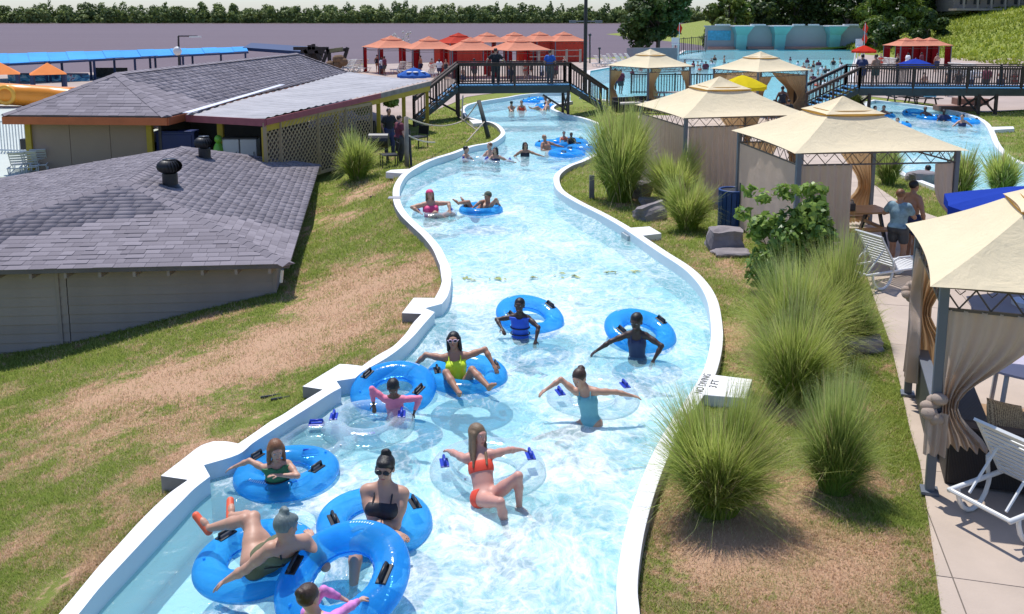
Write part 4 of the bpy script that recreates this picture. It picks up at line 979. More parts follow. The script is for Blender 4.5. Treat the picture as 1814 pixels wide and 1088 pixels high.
for k, (px, Y) in enumerate(((1552, 130), (1590, 126), (1640, 124), (1500, 146), (1300, 147), (1270, 146))):
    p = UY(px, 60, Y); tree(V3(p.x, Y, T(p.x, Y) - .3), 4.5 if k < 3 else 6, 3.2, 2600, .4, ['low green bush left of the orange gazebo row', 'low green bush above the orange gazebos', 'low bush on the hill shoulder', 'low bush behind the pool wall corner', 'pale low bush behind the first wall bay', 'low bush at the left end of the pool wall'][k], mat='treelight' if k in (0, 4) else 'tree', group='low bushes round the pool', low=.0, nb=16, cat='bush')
# hill grass tufts
def hill_grass():
    n = 26000; x = rng.uniform(45, 92, n); y = rng.uniform(80, 150, n); z = terr(x, y); k = z > .12; x, y, z = x[k], y[k], z[k]; n = len(x)
    a = rng.uniform(0, 2 * math.pi, n); h = rng.uniform(.15, .5, n); wd = rng.uniform(.08, .22, n); l = rng.uniform(.2, 1.0, n)
    v = np.empty((n, 3, 3)); v[:, 0] = np.c_[x - np.sin(a) * wd, y + np.cos(a) * wd, z - .05]; v[:, 1] = np.c_[x + np.sin(a) * wd, y - np.cos(a) * wd, z - .05]; v[:, 2] = np.c_[x + np.cos(a) * h * l, y + np.sin(a) * h * l, z + h]
    me = np_mesh('hill_grass', v.reshape(-1, 3), np.arange(n * 3).reshape(n, 3), foliage_mat('hill grass', (0.20, 0.26, 0.025), (0.42, 0.45, 0.06), None, .35, .6, .12), {'rnd': np.repeat(rng.random(n), 3), 'hgt': np.tile([0, 0, 1.], n)})
    tag(link_mesh('hill_grass', me), 'long bright yellow green grass covering the hillside', 'grass', kind='stuff')
hill_grass()
# far wooded bank across the river
def treeline():
    cs = []
    for x in np.arange(-860, 1000, 9.0):
        for row in range(3):
            Y = 1030 + row * 22 + rng.uniform(-8, 8) - .02 * abs(x); hh = (12 + row * 4 + rng.uniform(-3.5, 4.5)) * (1.0 if x < 0 else max(.62, 1 - x / 1500))
            r = rng.uniform(5, 9); xx = x + rng.uniform(-4, 4)
            for zf in (.25, .55, .82): cs.append((xx + rng.uniform(-2, 2), Y, -3.2 + hh * zf, r * (1.15 - zf * .5), r * .6, hh * .22))
            if rng.random() < .14: cs.append((xx, Y, -3.2 + hh + 1.5, 2.2, 2, 3.2))
    m = foliage_mat('far tree leaves', (0.04, 0.085, 0.025), (0.32, 0.38, 0.11), None, .25, .6, .03)
    o = leaf_cloud(cs, 120000, 2.3, 'far_woods', m); tag(o, 'dense green wood lining the far bank of the river', 'far woods', kind='stuff')
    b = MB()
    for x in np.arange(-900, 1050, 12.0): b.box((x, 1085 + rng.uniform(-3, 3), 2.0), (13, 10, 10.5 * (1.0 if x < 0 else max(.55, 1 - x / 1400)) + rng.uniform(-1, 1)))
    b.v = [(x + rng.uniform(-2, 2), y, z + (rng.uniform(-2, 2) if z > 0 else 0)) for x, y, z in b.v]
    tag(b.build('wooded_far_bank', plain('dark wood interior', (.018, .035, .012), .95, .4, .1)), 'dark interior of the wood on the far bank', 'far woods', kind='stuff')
    g = MB(); g.quad((-1800, 1008, -3.1), (1800, 1008, -3.1), (1800, 3800, -2.0), (-1800, 3800, -2.0)); tag(g.build('far_shore_ground', plain('far shore mud', (.10, .10, .06), .95, .2, .01)), 'low muddy ground of the far shore', 'shore', kind='structure')
treeline()
# ------------------------------------------------------------------ GAZEBOS
MT['canvas'] = cloth('cream canvas', (0.88, 0.75, 0.51), .2, .04); MT['canvasedge'] = cloth('ochre canvas edge', (0.62, 0.36, 0.09), .3)
MT['curtain'] = cloth('beige curtain', (0.68, 0.55, 0.45), .45, .05); MT['curtaintan'] = cloth('tan curtain', (0.62, 0.42, 0.23), .45, .05)
MT['coral'] = cloth('faded coral canvas', (0.80, 0.34, 0.22), .25, .08); MT['red'] = cloth('red canvas', (0.62, 0.09, 0.06), .25, .05); MT['redcurtain'] = cloth('dark red curtain', (0.30, 0.018, 0.022), .3)
MT['post'] = plain('grey blue powder coated post', (0.135, 0.15, 0.175), .45, .08, 3, .03); MT['truss'] = plain('brown metal truss', (0.10, 0.075, 0.06), .5, .1)
def canopy_mesh(m, half, z0, top_half, z1, sag, N=12, droop=0.05, edge=.0):
    """pyramidal cloth with sagging faces and scalloped eaves"""
    for q in range(4):
        a = q * math.pi / 2; R = Matrix.Rotation(a, 3, 'Z'); vs = []
        for j in range(N + 1):
            t = j / N
            for i in range(N + 1):
                s_ = i / N * 2 - 1; h = half * (1 - t) + top_half * t; x = s_ * h; y = -h
                z = z0 + (z1 - z0) * t - sag * math.sin(math.pi * t) * (1 - s_ * s_) * .9 - sag * .35 * math.sin(math.pi * t)
                y += sag * .9 * (1 - s_ * s_) * (1 - t) ** 3
                if j == 0: z -= edge
                vs.append(R @ Vector((x, y, z)))
        m.add(vs, [(j * (N + 1) + i, j * (N + 1) + i + 1, (j + 1) * (N + 1) + i + 1, (j + 1) * (N + 1) + i) for j in range(N) for i in range(N)])
def curtain_mesh(a, b, ztop, zbot, parent, name, mat, t0=0.0, t1=1.0, amp=.035, wl=.17, tie=None, nz=14, knot=False):
    """pleated cloth between two points; tie=(t,z,width) gathers it there"""
    a, b = Vector(a), Vector(b); L = (b - a).length; d = (b - a) / L; nr = Vector((d.y, -d.x, 0)); nx = max(24, int(L * (t1 - t0) / wl * 8)); vs = []; sd = rng.uniform(0, 9)
    for j in range(nz + 1):
        z = ztop + (zbot - ztop) * j / nz; cx0, cx1 = t0 * L, t1 * L; am = amp * (.6 + .5 * j / nz)
        if tie:
            tt, tz, tw_ = tie; c = tt * L; k = math.exp(-((z - tz) / (.34 * (ztop - zbot))) ** 2) if z > tz else max(.55, math.exp(-((z - tz) / .55) ** 2)); lo_, hi_ = c - tw_ / 2, c + tw_ / 2
            cx0 = cx0 + (lo_ - cx0) * k; cx1 = cx1 + (hi_ - cx1) * k; am *= 1 + k * 1.1
        for i in range(nx + 1):
            f = i / nx; x = cx0 + (cx1 - cx0) * f; ph = f * L * (t1 - t0) / wl * 2 * math.pi
            off = am * (math.sin(ph + .5 * math.sin(sd + j * .25)) + .35 * math.sin(ph * .53 + sd + j * .1)); p = a + d * x + nr * off; vs.append(Vector((p.x, p.y, z + .004 * math.sin(ph * 2))))
    m = MB(parent.location if parent else (0, 0, 0)); m.o = Vector((0, 0, 0)); m.add(vs, [(j * (nx + 1) + i, j * (nx + 1) + i + 1, (j + 1) * (nx + 1) + i + 1, (j + 1) * (nx + 1) + i) for j in range(nz) for i in range(nx)])
    o = m.build(name, mat, parent, smooth=True); return o
def gazebo(loc, yaw, side, label, group, cm, ce, km, curtains=(), zt=2.35, apex=1.0, low=False, panels=()):
    """curtains: list of (edge, t0, t1, tie) edges 0 front,1 right,2 back,3 left (local frame)"""
    g = empty('gazebo', loc, label, 'gazebo', group, yaw); h = side / 2; pi_ = h - .16
    m = MB(); canopy_mesh(m, h, zt, h * .27, zt + apex * .70, .10 * side / 3.2, 6 if low else 14); m.build('canopy', cm, g, smooth=True)
    m = MB(); canopy_mesh(m, h * .36, zt + apex * .66, .015, zt + apex, .05 * side / 3.2, 5 if low else 8); m.build('vent_canopy', cm, g, smooth=True)
    m = MB()
    for q in range(4):
        R = Matrix.Rotation(q * math.pi / 2, 3, 'Z'); hh = h * .355; m.add([R @ Vector(v) for v in ((-hh, -hh, zt + apex * .66), (hh, -hh, zt + apex * .66), (hh * .94, -hh * .94, zt + apex * .60), (-hh * .94, -hh * .94, zt + apex * .60))], [(0, 1, 2, 3)])
        hh = h * .27; m.add([R @ Vector(v) for v in ((-hh, -hh, zt + apex * .72), (hh, -hh, zt + apex * .72), (hh, -hh, zt + apex * .64), (-hh, -hh, zt + apex * .64))], [(0, 1, 2, 3)])
    m.build('vent_band', ce, g)
    c4 = [(-pi_, -pi_), (pi_, -pi_), (pi_, pi_), (-pi_, pi_)]
    for x, y in c4:
        m = MB((x, y, 0)); m.box((x, y, zt / 2), (.095, .095, zt)); m.box((x, y, .02), (.18, .18, .04)); m.build('post', MT['post'], g, loc=(x, y, 0), bevel=0 if low else .008)
    for q in range(4):
        (x0, y0), (x1, y1) = c4[q], c4[(q + 1) % 4]; a, b = Vector((x0, y0, zt - .03)), Vector((x1, y1, zt - .03))
        m = MB(); m.beam(a, b, .03, .03); m.beam(a - V3(0, 0, .24), b - V3(0, 0, .24), .03, .03); m.build('rail', MT['truss'], g)
        if not low:
            m = MB(); nn = 9
            for k in range(nn):
                p, q_ = a.lerp(b, k / nn) - V3(0, 0, .015), a.lerp(b, (k + .5) / nn) - V3(0, 0, .225); r_ = a.lerp(b, (k + 1) / nn) - V3(0, 0, .015)
                m.tube([p, q_], .009, 4); m.tube([q_, r_], .009, 4)
                c = (p + r_) / 2 - V3(0, 0, .06); m.tube([c + V3(0, 0, .05) + (b - a).normalized() * .05, c, c + V3(0, 0, .05) - (b - a).normalized() * .05], .006, 4)
            m.build('truss_bars', MT['truss'], g)
    for (e, t0, t1, tie, kw) in curtains:
        (x0, y0), (x1, y1) = c4[e], c4[(e + 1) % 4]; kw = dict(kw); mat = kw.pop('mat', km)
        curtain_mesh((x0, y0, 0), (x1, y1, 0), zt - .27 if not low else zt - .1, kw.pop('zb', .06), g, 'curtain', mat, t0, t1, tie=tie, **kw)
    return g
def gz(px, py, z, Y=None): return U(px, py, z)
CG = 'cream gazebos along the patio'
# A nearest, right edge of view; its two left posts stand at measured points
gA_side = 3.02; yawA = -math.radians(18.8)
def place_by_fl(p, yaw, side):   # front-left post at p -> centre
    h = side / 2 - .16; return Vector((p.x, p.y, .07)) + Matrix.Rotation(yaw, 3, 'Z') @ Vector((h, h, 0))
pA = U(1646, 872, .07); cA = place_by_fl(pA, yawA, gA_side)
gA = gazebo(cA, yawA, gA_side, 'nearest cream gazebo with curtains tied to its grey posts', CG, MT['canvas'], MT['canvasedge'], MT['curtain'],
  [(0, .0, .36, (.05, 1.02, .16), dict(zb=.55, amp=.04)), (3, .0, .30, (.05, 1.5, .14), dict(zb=.35, amp=.04)), (2, .68, 1.0, (.95, 1.2, .15), dict(zb=.2, mat=MT['curtaintan'])), (2, .0, .3, (.05, 1.2, .15), dict(zb=.2)), (1, .75, 1, (.95, 1.2, .15), dict(zb=.2))])
cB = Vector((7.38, 20.1, .07)); gB = gazebo(cB, math.radians(6), 3.75, 'second cream gazebo, closed by beige curtains with a picnic table inside', CG, MT['canvas'], MT['canvasedge'], MT['curtain'],
  [(3, .02, .98, None, dict(amp=.012, wl=.6)), (0, .02, .34, None, dict(amp=.035)), (2, .70, 1.0, (.93, 1.0, .3), dict(mat=MT['curtaintan'])), (2, .0, .3, (.05, 1.0, .3), dict(mat=MT['curtaintan'])), (0, .86, 1.0, (1.02, .75, .06), dict(zb=.75))], zt=2.38, apex=.98)
cC = Vector((6.13, 26.7, .07)); gC = gazebo(cC, math.radians(12), 3.85, 'third cream gazebo with drawn curtains behind the tall grass', CG, MT['canvas'], MT['canvasedge'], MT['curtain'],
  [(3, .02, .98, None, dict(amp=.04)), (0, .02, .45, None, dict(amp=.05, mat=MT['curtain'])), (0, .7, .98, (.92, 1.1, .2), dict(mat=MT['curtaintan'])), (2, .0, .3, (.06, 1.1, .2), dict(mat=MT['curtaintan'])), (1, .7, 1, (.95, 1.1, .2), dict(mat=MT['curtaintan']))], zt=2.38, apex=.98)
pD = UY(1153, 117, 51.5); gD = gazebo(Vector((pD.x, 51.8, .03)), math.radians(34), 3.5, 'small distant cream gazebo beside the wave pool fence, left of the yellow parasol', CG, MT['canvas'], MT['canvasedge'], MT['curtaintan'],
  [(3, .0, .35, (.06, 1.1, .2), {}), (0, .0, .25, (.06, 1.1, .2), {}), (0, .75, 1, (.94, 1.1, .2), {}), (1, .7, 1, (.94, 1.1, .2), {})], zt=2.35, apex=.95)
pE = UY(1350, 117, 48); gE = gazebo(Vector((pE.x, 48.4, .03)), math.radians(28), 3.7, 'distant cream gazebo with tan curtains behind the yellow parasol', CG, MT['canvas'], MT['canvasedge'], MT['curtaintan'],
  [(3, .0, .35, (.06, 1.1, .3), {}), (0, .0, .3, (.06, 1.1, .3), {}), (0, .55, 1, (.94, .9, .8), {}), (1, .0, .8, (.3, 1.1, .5), {}), (2, .0, 1, None, {})], zt=2.35, apex=.95)
# red and coral gazebos by the beach
RG = 'coral and red gazebos beside the river'
rows = [(693, 83, 83, 'c', 'leftmost coral gazebo of the front row'), (760, 86, 80, 'c', 'second coral gazebo of the front row, over the blue umbrella'), (834, 88, 77, 'c', 'coral gazebo seen behind the left half of the footbridge rail'), (918, 90, 77, 'c', 'coral gazebo right of the man in black on the footbridge'),
        (812, 64, 97, 'r', 'fully red walled gazebo at the left of the back row'), (863, 61, 100, 'c', 'coral gazebo second in the back row'), (911, 59, 102, 'c', 'coral gazebo in the middle of the back row'), (956, 58, 104, 'rw', 'red walled gazebo fourth in the back row'), (999, 57, 104, 'rw', 'red walled gazebo at the right end of the back row')]
for px, py, Y, kind, lab in rows:
    p = UY(px, py, Y); zt_ = 2.35; cm = MT['red'] if kind == 'r' else MT['coral']; side = 4.2
    cu = [(e, 0, 1, None, dict(mat=MT['red'], amp=.06, wl=.5)) for e in range(4)] if kind != 'c' else [(e, 0, .10, None, {}) for e in range(4)] + [(e, .92, 1, None, {}) for e in range(4)]
    g0 = p.z - zt_ - 1.05
    gazebo(Vector((p.x, Y, max(.03, min(g0, 1.2)))), math.radians(22 + 8 * math.sin(px)), side, lab, RG, cm, cm, MT['redcurtain'], cu, zt=zt_, apex=1.05, low=True)
OGp = [(1603, 'left gazebo of the orange row under the hillside'), (1624, 'middle gazebo of the orange row under the hillside'), (1646, 'right gazebo of the orange row under the hillside')]
for k, (px, lab) in enumerate(OGp):
    p = UY(px, 95, 92 + k * .6); gazebo(Vector((p.x, p.y, T(p.x, p.y))), math.radians(10), 3.2, lab, 'orange gazebos in a row', MT['coral'], MT['coral'], MT['redcurtain'], [(e, 0, .3, None, {}) for e in range(4)] + [(e, .75, 1, None, {}) for e in range(4)], zt=2.2, apex=.8, low=True)
# ------------------------------------------------------------------ UMBRELLAS
MT['yellowcloth'] = cloth('yellow canvas', (0.78, 0.62, 0.03), .3); MT['bluecloth'] = cloth('royal blue canvas', (0.03, 0.07, 0.42), .25); MT['redcloth'] = cloth('scarlet canvas', (.65, .05, .03), .3); MT['skycloth'] = cloth('mid blue canvas', (0.06, 0.16, 0.50), .25)
def parasol(loc, R, H, mat, label, dome=.55, n=8, spots=None):
    t = empty('parasol', loc, label, 'parasol'); m = MB(); vs = [(0, 0, H)]; rings = 5
    for j in range(1, rings + 1):
        f = j / rings
        for i in range(n * 4):
            a = 2 * math.pi * i / (n * 4); sc_ = 1 - .10 * f * abs(math.sin(a * n / 2)) ** 1.0; vs.append((R * f * sc_ * math.cos(a), R * f * sc_ * math.sin(a), H - dome * f ** 1.25 - .05 * f * abs(math.sin(a * n / 2))))
    N = n * 4; fs = [(0, 1 + i, 1 + (i + 1) % N) for i in range(N)]
    for j in range(rings - 1):
        for i in range(N): a = 1 + j * N; fs.append((a + i, a + N + i, a + N + (i + 1) % N, a + (i + 1) % N))
    a = 1 + (rings - 1) * N; n0 = len(vs)
    vs += [(x * 1.0, y * 1.0, z - .16 - .03 * math.cos(i * math.pi / 2)) for i, (x, y, z) in enumerate(vs[a:a + N])]; fs += [(a + i, n0 + i, n0 + (i + 1) % N, a + (i + 1) % N) for i in range(N)]
    m.add(vs, fs); m.build('canopy', mat, t, smooth=False)
    m = MB(); m.tube([(0, 0, 0), (0, 0, H + .08)], .022, 8); m.tube([(0, 0, 0), (0, 0, .08)], .25, 14); m.build('pole', MT['white'], t)
    for i in range(n): a = 2 * math.pi * i / n; m = MB(); m.tube([(0, 0, H - .04), (R * .96 * math.cos(a), R * .96 * math.sin(a), H - dome - .05)], .01, 4); m.build('rib', MT['white'], t)
    if spots:
        for a in spots: f = .62; m = MB(); m.ell((R * f * math.cos(a), R * f * math.sin(a), H - dome * f ** 1.25 + .0), (.2, .2, .05), 12, 6); m.build('print_spot', MT['white'], t)
    return t
p = UY(1315, 150, 43); parasol(Vector((p.x, 43, .07)), 1.18, 2.35, MT['yellowcloth'], 'yellow parasol between the distant cream gazebos', .5)
p = UY(733, 132, 62); parasol(Vector((p.x, 62, .03)), 1.15, p.z + .45, MT['skycloth'], 'blue parasol with white spots behind the metal awning', .5, spots=[-1.9, -1.3, -.4])
p = UY(1838, 331, 15.6); parasol(Vector((p.x, 15.6, .07)), 1.55, p.z - .07, MT['bluecloth'], 'royal blue parasol just behind the nearest gazebo roof', .34)
p = UY(1531, 82, 86); parasol(Vector((p.x, 86, .03)), 1.2, p.z + .05, MT['redcloth'], 'scarlet parasol by the wave pool corner', .5)
p = UY(1622, 106, 70); parasol(Vector((p.x, 70, .03)), 1.5, p.z + .05, MT['bluecloth'], 'blue parasol rising above the right footbridge rail', .5)
# ------------------------------------------------------------------ FURNITURE
def lounger(loc, yaw, label, group, back=math.radians(52), low=False, mat=None):
    t = empty('sun_lounger', loc, label, 'sun lounger', group, yaw); mt = mat or MT['white']; W = .33; zr = .33
    for s_ in (-1, 1):
        y = s_ * W
        m = MB(); m.tube([(-.02, y, zr), (1.0, y, zr + .01), (1.92, y, zr - .02)], .026, 8); m.build('side_rail', mt, t, smooth=True)
        for x0, x1 in ((.12, .62), (1.25, 1.75)):
            pts = [(x0, y, zr)] + [(x0 + (x1 - x0) * (.5 - .5 * math.cos(a)) , y, zr * (1 - math.sin(a)) * 1 + .02) for a in [math.pi * k / 10 for k in range(1, 10)]] + [(x1, y, zr)]
            m = MB(); m.tube(pts, .026, 6); m.build('leg', mt, t, smooth=True)
        if not low:
            m = MB(); m.tube([(.62, y * 1.06, zr + .02), (.60, y * 1.08, zr + .22), (.72, y * 1.08, zr + .27), (1.02, y * 1.08, zr + .26), (1.14, y * 1.06, zr + .16), (1.16, y * 1.05, zr)], .022, 8); m.build('armrest', mt, t, smooth=True)
    for x in (.0, 1.9): m = MB(); m.tube([(x, -W, zr), (x, W, zr)], .024, 8); m.build('cross_bar', mt, t)
    n = 5 if low else 11
    for k in range(n): m = MB(); x = .80 + (1.86 - .80) * (k + .5) / n; m.box((x, 0, zr + .025 - .02 * math.sin(math.pi * (k + .5) / n)), ((1.06 / n) * .66, W * 2 - .03, .014)); m.build('seat_slat', mt, t)
    cb, sb = math.cos(back), math.sin(back); px0, pz0 = .76, zr + .03; L = .80
    R = Matrix.Rotation(back, 3, 'Y')
    for s_ in (-1, 1): m = MB(); m.beam((px0, s_ * (W - .03), pz0), (px0 - L * cb, s_ * (W - .03), pz0 + L * sb), .035, .03, up=(0, 1, 0)); m.build('back_frame', mt, t)
    m = MB(); m.beam((px0 - L * cb, -W, pz0 + L * sb), (px0 - L * cb, W, pz0 + L * sb), .075, .03, up=(cb, 0, sb)); m.build('head_bar', mt, t)
    n = 5 if low else 11
    for k in range(n): f = (k + .4) / n * L; m = MB(); m.box((px0 - f * cb, 0, pz0 + f * sb), (L / n * .62, W * 2 - .06, .012), R); m.build('back_slat', mt, t)
    if not low:
        for s_ in (-1, 1): m = MB(); m.tube([(px0 - .45 * cb, s_ * .2, pz0 + .45 * sb), (.12, s_ * .2, zr)], .016, 6); m.build('prop', mt, t)
    return t
p = U(1690, 905, .40); l1 = lounger(Vector((p.x + .30, p.y + .10, .072)), math.radians(27), 'white slatted lounger nearest the camera on the path, backrest raised', 'white loungers', math.radians(56))
p = G(1512, 512); l2 = copy_to(l1, Vector((p.x, p.y, .072)), math.radians(24), 'white slatted lounger between the bright grass and the second gazebo')
MT['picnic'] = plain('varnished picnic wood', (0.42, 0.22, 0.085), .5, .15, 3, .2)
def picnic(loc, yaw, label, mat=None, low=False, group=None):
    t = empty('picnic_table', loc, label, 'picnic table', group, yaw); mat = mat or MT['picnic']
    for k in range(5): m = MB(); m.box((0, -.32 + k * .16, .74), (1.8, .148, .04)); m.build('top_plank', mat, t)
    for s_ in (-1, 1):
        for j in (0, 1): m = MB(); m.box((0, s_ * (.64 + j * .14), .44), (1.8, .13, .04)); m.build('bench_plank', mat, t)
    for x in (-.65, .65):
        for s_ in (-1, 1): m = MB(); m.beam((x, s_ * .25, .72), (x, s_ * .6, 0), .05, .09); m.build('leg', MT['black'] if not low else mat, t)
        m = MB(); m.beam((x, -.74, .40), (x, .74, .40), .05, .07); m.build('cross_beam', mat, t)
    return t
pt = picnic(cB + V3(.28, .1, 0), math.radians(8), 'varnished wooden picnic table with bottles inside the second gazebo')
ctop = cB + V3(.28, .1, .76)
for k, (x, y, h, c, lab) in enumerate([(-.55, -.2, .24, (.25, .08, .03), 'brown bottle at the left end of the picnic table'), (-.38, .05, .2, (.35, .30, .28), 'pale canister on the picnic table'), (-.22, -.18, .26, (.12, .05, .03), 'dark bottle in the middle of the picnic table'), (.0, -.1, .16, (.05, .05, .06), 'black box shaped cooler bag on the picnic table'), (.14, .1, .22, (.55, .5, .45), 'white jug at the right end of the picnic table')]):
    m = MB()
    if k == 3: m.box((0, 0, h / 2), (.24, .16, h)); m.tube([(-.1, 0, h), (-.08, 0, h + .07), (.08, 0, h + .07), (.1, 0, h)], .008, 5)
    else: m.tube([(0, 0, 0), (0, 0, h * .65), (0, 0, h * .8), (0, 0, h)], [.045, .045, .02, .018], 12)
    tag(m.build('bottle' if k != 3 else 'cooler_bag', plain('bottle tint', c, .3), loc=ctop + V3(x, y, .002), smooth=k != 3), lab, 'bottle' if k != 3 else 'bag')
# blue slatted bin by the second gazebo
p = G(1297, 402); bn = empty('trash_bin', p, 'blue slatted litter bin beside the squat boulder', 'bin')
MT['binblue'] = plain('blue recycled plastic', (0.012, 0.055, 0.20), .5, .15, 4)
for k in range(18): a = 2 * math.pi * k / 18; m = MB(); R = Matrix.Rotation(a, 3, 'Z'); m.box(R @ Vector((.34, 0, .47)), (.03, .105, .88), R); m.build('slat', MT['binblue'], bn)
m = MB(); m.tube([(0, 0, .03), (0, 0, .92)], .31, 20); m.build('liner', MT['black'], bn); m = MB(); m.tube([(.34 * math.cos(2 * math.pi * k / 20), .34 * math.sin(2 * math.pi * k / 20), .93) for k in range(20)], .03, 6, closed=True); m.build('rim', MT['binblue'], bn, smooth=True)
p = G(1311, 408); m = MB(); m.box((0, 0, .5), (.09, .09, 1.35)); tag(m.build('bin_post', MT['bridgebeam'], loc=p), 'dark square post beside the blue litter bin', 'post')
# lounge chair with towels beside gazebo B / C
MT['towelblue'] = cloth('dark blue towel', (.03, .04, .16), .1); MT['teallaces'] = plain('teal sling straps', (.03, .30, .33), .5)
def stack_chair(loc, yaw, label, sling, frame, group=None, draped=None):
    t = empty('patio_chair', loc, label, 'chair', group, yaw)
    for s_ in (-1, 1):
        m = MB(); m.tube([(.25, s_ * .26, .0), (.22, s_ * .26, .38), (.22, s_ * .27, .60), (-.2, s_ * .27, .62), (-.25, s_ * .26, .42), (-.32, s_ * .26, 0)], .014, 8); m.build('leg', frame, t, smooth=True)
        m = MB(); m.tube([(.22, s_ * .24, .42), (-.2, s_ * .24, .38), (-.30, s_ * .24, .62), (-.38, s_ * .24, .92)], .013, 8); m.build('side_frame', frame, t, smooth=True)
    for k in range(8): m = MB(); m.box((.19 - k * .054, 0, .42 - .005 * k), (.042, .48, .008)); m.build('seat_strap', sling, t)
    for k in range(9): f = k / 8; R = Matrix.Rotation(math.radians(-70), 3, 'Y'); m = MB(); m.box((-.22 - .15 * f, 0, .46 + .43 * f), (.042, .48, .008), R); m.build('back_strap', sling, t)
    if draped: m = MB(); m.box((-.37, 0, .70), (.05, .56, .5), Matrix.Rotation(math.radians(20), 3, 'Y')); o = m.build('towel', draped, t, bevel=.02)
    return t
p = G(1305, 345); stack_chair(p + V3(.0, .3, .02), math.radians(200), 'chair with teal straps beside the blue bin', MT['teallaces'], MT['white'], 'patio chairs')
p = G(1300, 300); c2 = stack_chair(p + V3(.05, 0, .02), math.radians(160), 'chair draped with a cream towel between the two gazebos', MT['white'], MT['white'], 'patio chairs', draped=cloth('cream towel', (.66, .58, .5), .1))
p = G(1283, 268); c3 = stack_chair(p + V3(.2, .9, .02), math.radians(180), 'chair draped with a dark blue towel behind the cream one', MT['navy'], MT['white'], 'patio chairs', draped=MT['towelblue'])
# inside gazebo A
inv = Matrix.Rotation(yawA, 3, 'Z')
def inA(x, y, z=0): return cA + inv @ Vector((x, y, z))
mm = Mat('dark wicker'); co = mm.coord('Object'); wv = mm.n('ShaderNodeTexWave'); wv.inputs['Scale'].default_value = 28; wv.bands_direction = 'Z'; mm.l(co, wv.inputs['Vector'])
wv2 = mm.n('ShaderNodeTexWave'); wv2.inputs['Scale'].default_value = 20; wv2.bands_direction = 'X'; mm.l(co, wv2.inputs['Vector'])
hh = mm.math('MULTIPLY', wv.outputs['Fac'], wv2.outputs['Fac']); mm.done(mm.pr(mm.mix(hh, (.012, .010, .010), (.045, .036, .034)), .55, Normal=mm.bump(hh, .6, .01))); MT['wicker'] = mm.m
so_ = empty('wicker_sofa', inA(.05, -1.0), 'dark wicker sofa with its back to the path inside the nearest gazebo', 'sofa', rz=yawA)
m = MB(); m.box((-.2, -.08, .36), (2.0, .10, .66)); m.build('backrest', MT['wicker'], so_, bevel=.015)
m = MB(); m.box((-.2, .35, .17), (2.0, .72, .34)); m.build('seat_base', MT['wicker'], so_, bevel=.015)
m = MB(); m.box((-1.16, .3, .27), (.12, .8, .54)); m.build('armrest', MT['wicker'], so_, bevel=.015)
m = MB(); m.box((-.2, .36, .41), (1.7, .62, .13)); m.build('seat_cushion', cloth('charcoal cushion', (.09, .075, .075), .05), so_, bevel=.04)
m = MB(); m.box((-.2, -.08, .70), (2.06, .16, .03)); m.build('top_ledge', MT['bridgewood'], so_)
sl2 = empty('wicker_sofa', inA(-1.18, .35), 'second dark wicker sofa along the left side of the nearest gazebo', 'sofa', rz=yawA)
m = MB(); m.box((-.04, 0, .36), (.10, 1.7, .66)); m.build('backrest', plain('dull green grey panel', (.06, .065, .06), .6), sl2, bevel=.01)
m = MB(); m.box((.3, 0, .2), (.55, 1.6, .38)); m.build('seat_base', MT['wicker'], sl2, bevel=.02); m = MB(); m.box((-.04, 0, .70), (.14, 1.72, .03)); m.build('top_ledge', MT['post'], sl2)
mm = Mat('patterned pillow'); co = mm.coord('Object'); ch = mm.n('ShaderNodeTexWave'); ch.inputs['Scale'].default_value = 14; ch.inputs['Distortion'].default_value = 6; ch.inputs['Detail Scale'].default_value = 8; mm.l(co, ch.inputs['Vector'])
mm.done(mm.pr(mm.mix(mm.ramp(ch.outputs['Fac'], [(.4, 0), (.6, 1)]), (.16, .10, .05), (.55, .40, .22)), .85)); 
def pillow(loc, rot, size, mat, label):
    m = MB(); N = 12; vs = []
    for sgn in (1, -1):
        for j in range(N + 1):
            for i in range(N + 1):
                u_, v_ = i / N * 2 - 1, j / N * 2 - 1; h = max(0, (1 - u_ ** 4) * (1 - v_ ** 4)) ** .5 * .09; pinch = 1 - .08 * (u_ * u_ + v_ * v_ - 2 * u_ * u_ * v_ * v_ * .7)
                vs.append((u_ * size / 2 * pinch, v_ * size / 2 * pinch, sgn * h))
    n2 = (N + 1) ** 2; f = []
    for s_ in (0, 1):
        for j in range(N):
            for i in range(N): a = s_ * n2 + j * (N + 1) + i; q = (a, a + 1, a + N + 2, a + N + 1); f.append(q if s_ == 0 else q[::-1])
    m.add(vs, f); o = m.build('throw_pillow', mat, loc=loc, smooth=True); o.rotation_euler = rot; return tag(o, label, 'pillow')
pillow(inA(-.55, -.72, .66), (math.radians(55), math.radians(15), yawA + .4), .46, mm.m, 'tan patterned pillow on the dark wicker sofa')
tb = empty('patio_table', inA(.25, .95), 'lavender grey oval table inside the nearest gazebo', 'table', rz=yawA)
m = MB(); m.prism([(.85 * math.cos(a), .5 * math.sin(a)) for a in [2 * math.pi * k / 32 for k in range(32)]], .71, .74); m.build('tabletop', plain('lavender table top', (.46, .42, .50), .35, .04), tb)
for x, y in ((-.55, -.28), (.55, -.28), (-.55, .28), (.55, .28)): m = MB(); m.tube([(x, y, .71), (x * 1.1, y * 1.1, 0)], .03, 8); m.build('leg', MT['white'], tb)
stack_chair(inA(.42, .22, .0), yawA + math.radians(92), 'chair with dark green straps under the nearest gazebo', plain('dark green straps', (.02, .05, .05), .5), MT['white'], 'patio chairs')
m = MB(); m.box((0, 0, .012), (2.6, 2.2, .02)); o = m.build('rug', plain('tan woven rug', (.33, .21, .12), .95, .15, 12, .5), loc=inA(.2, .2, .006)); o.rotation_euler = (0, 0, yawA); tag(o, 'tan outdoor rug under the nearest gazebo', 'rug')
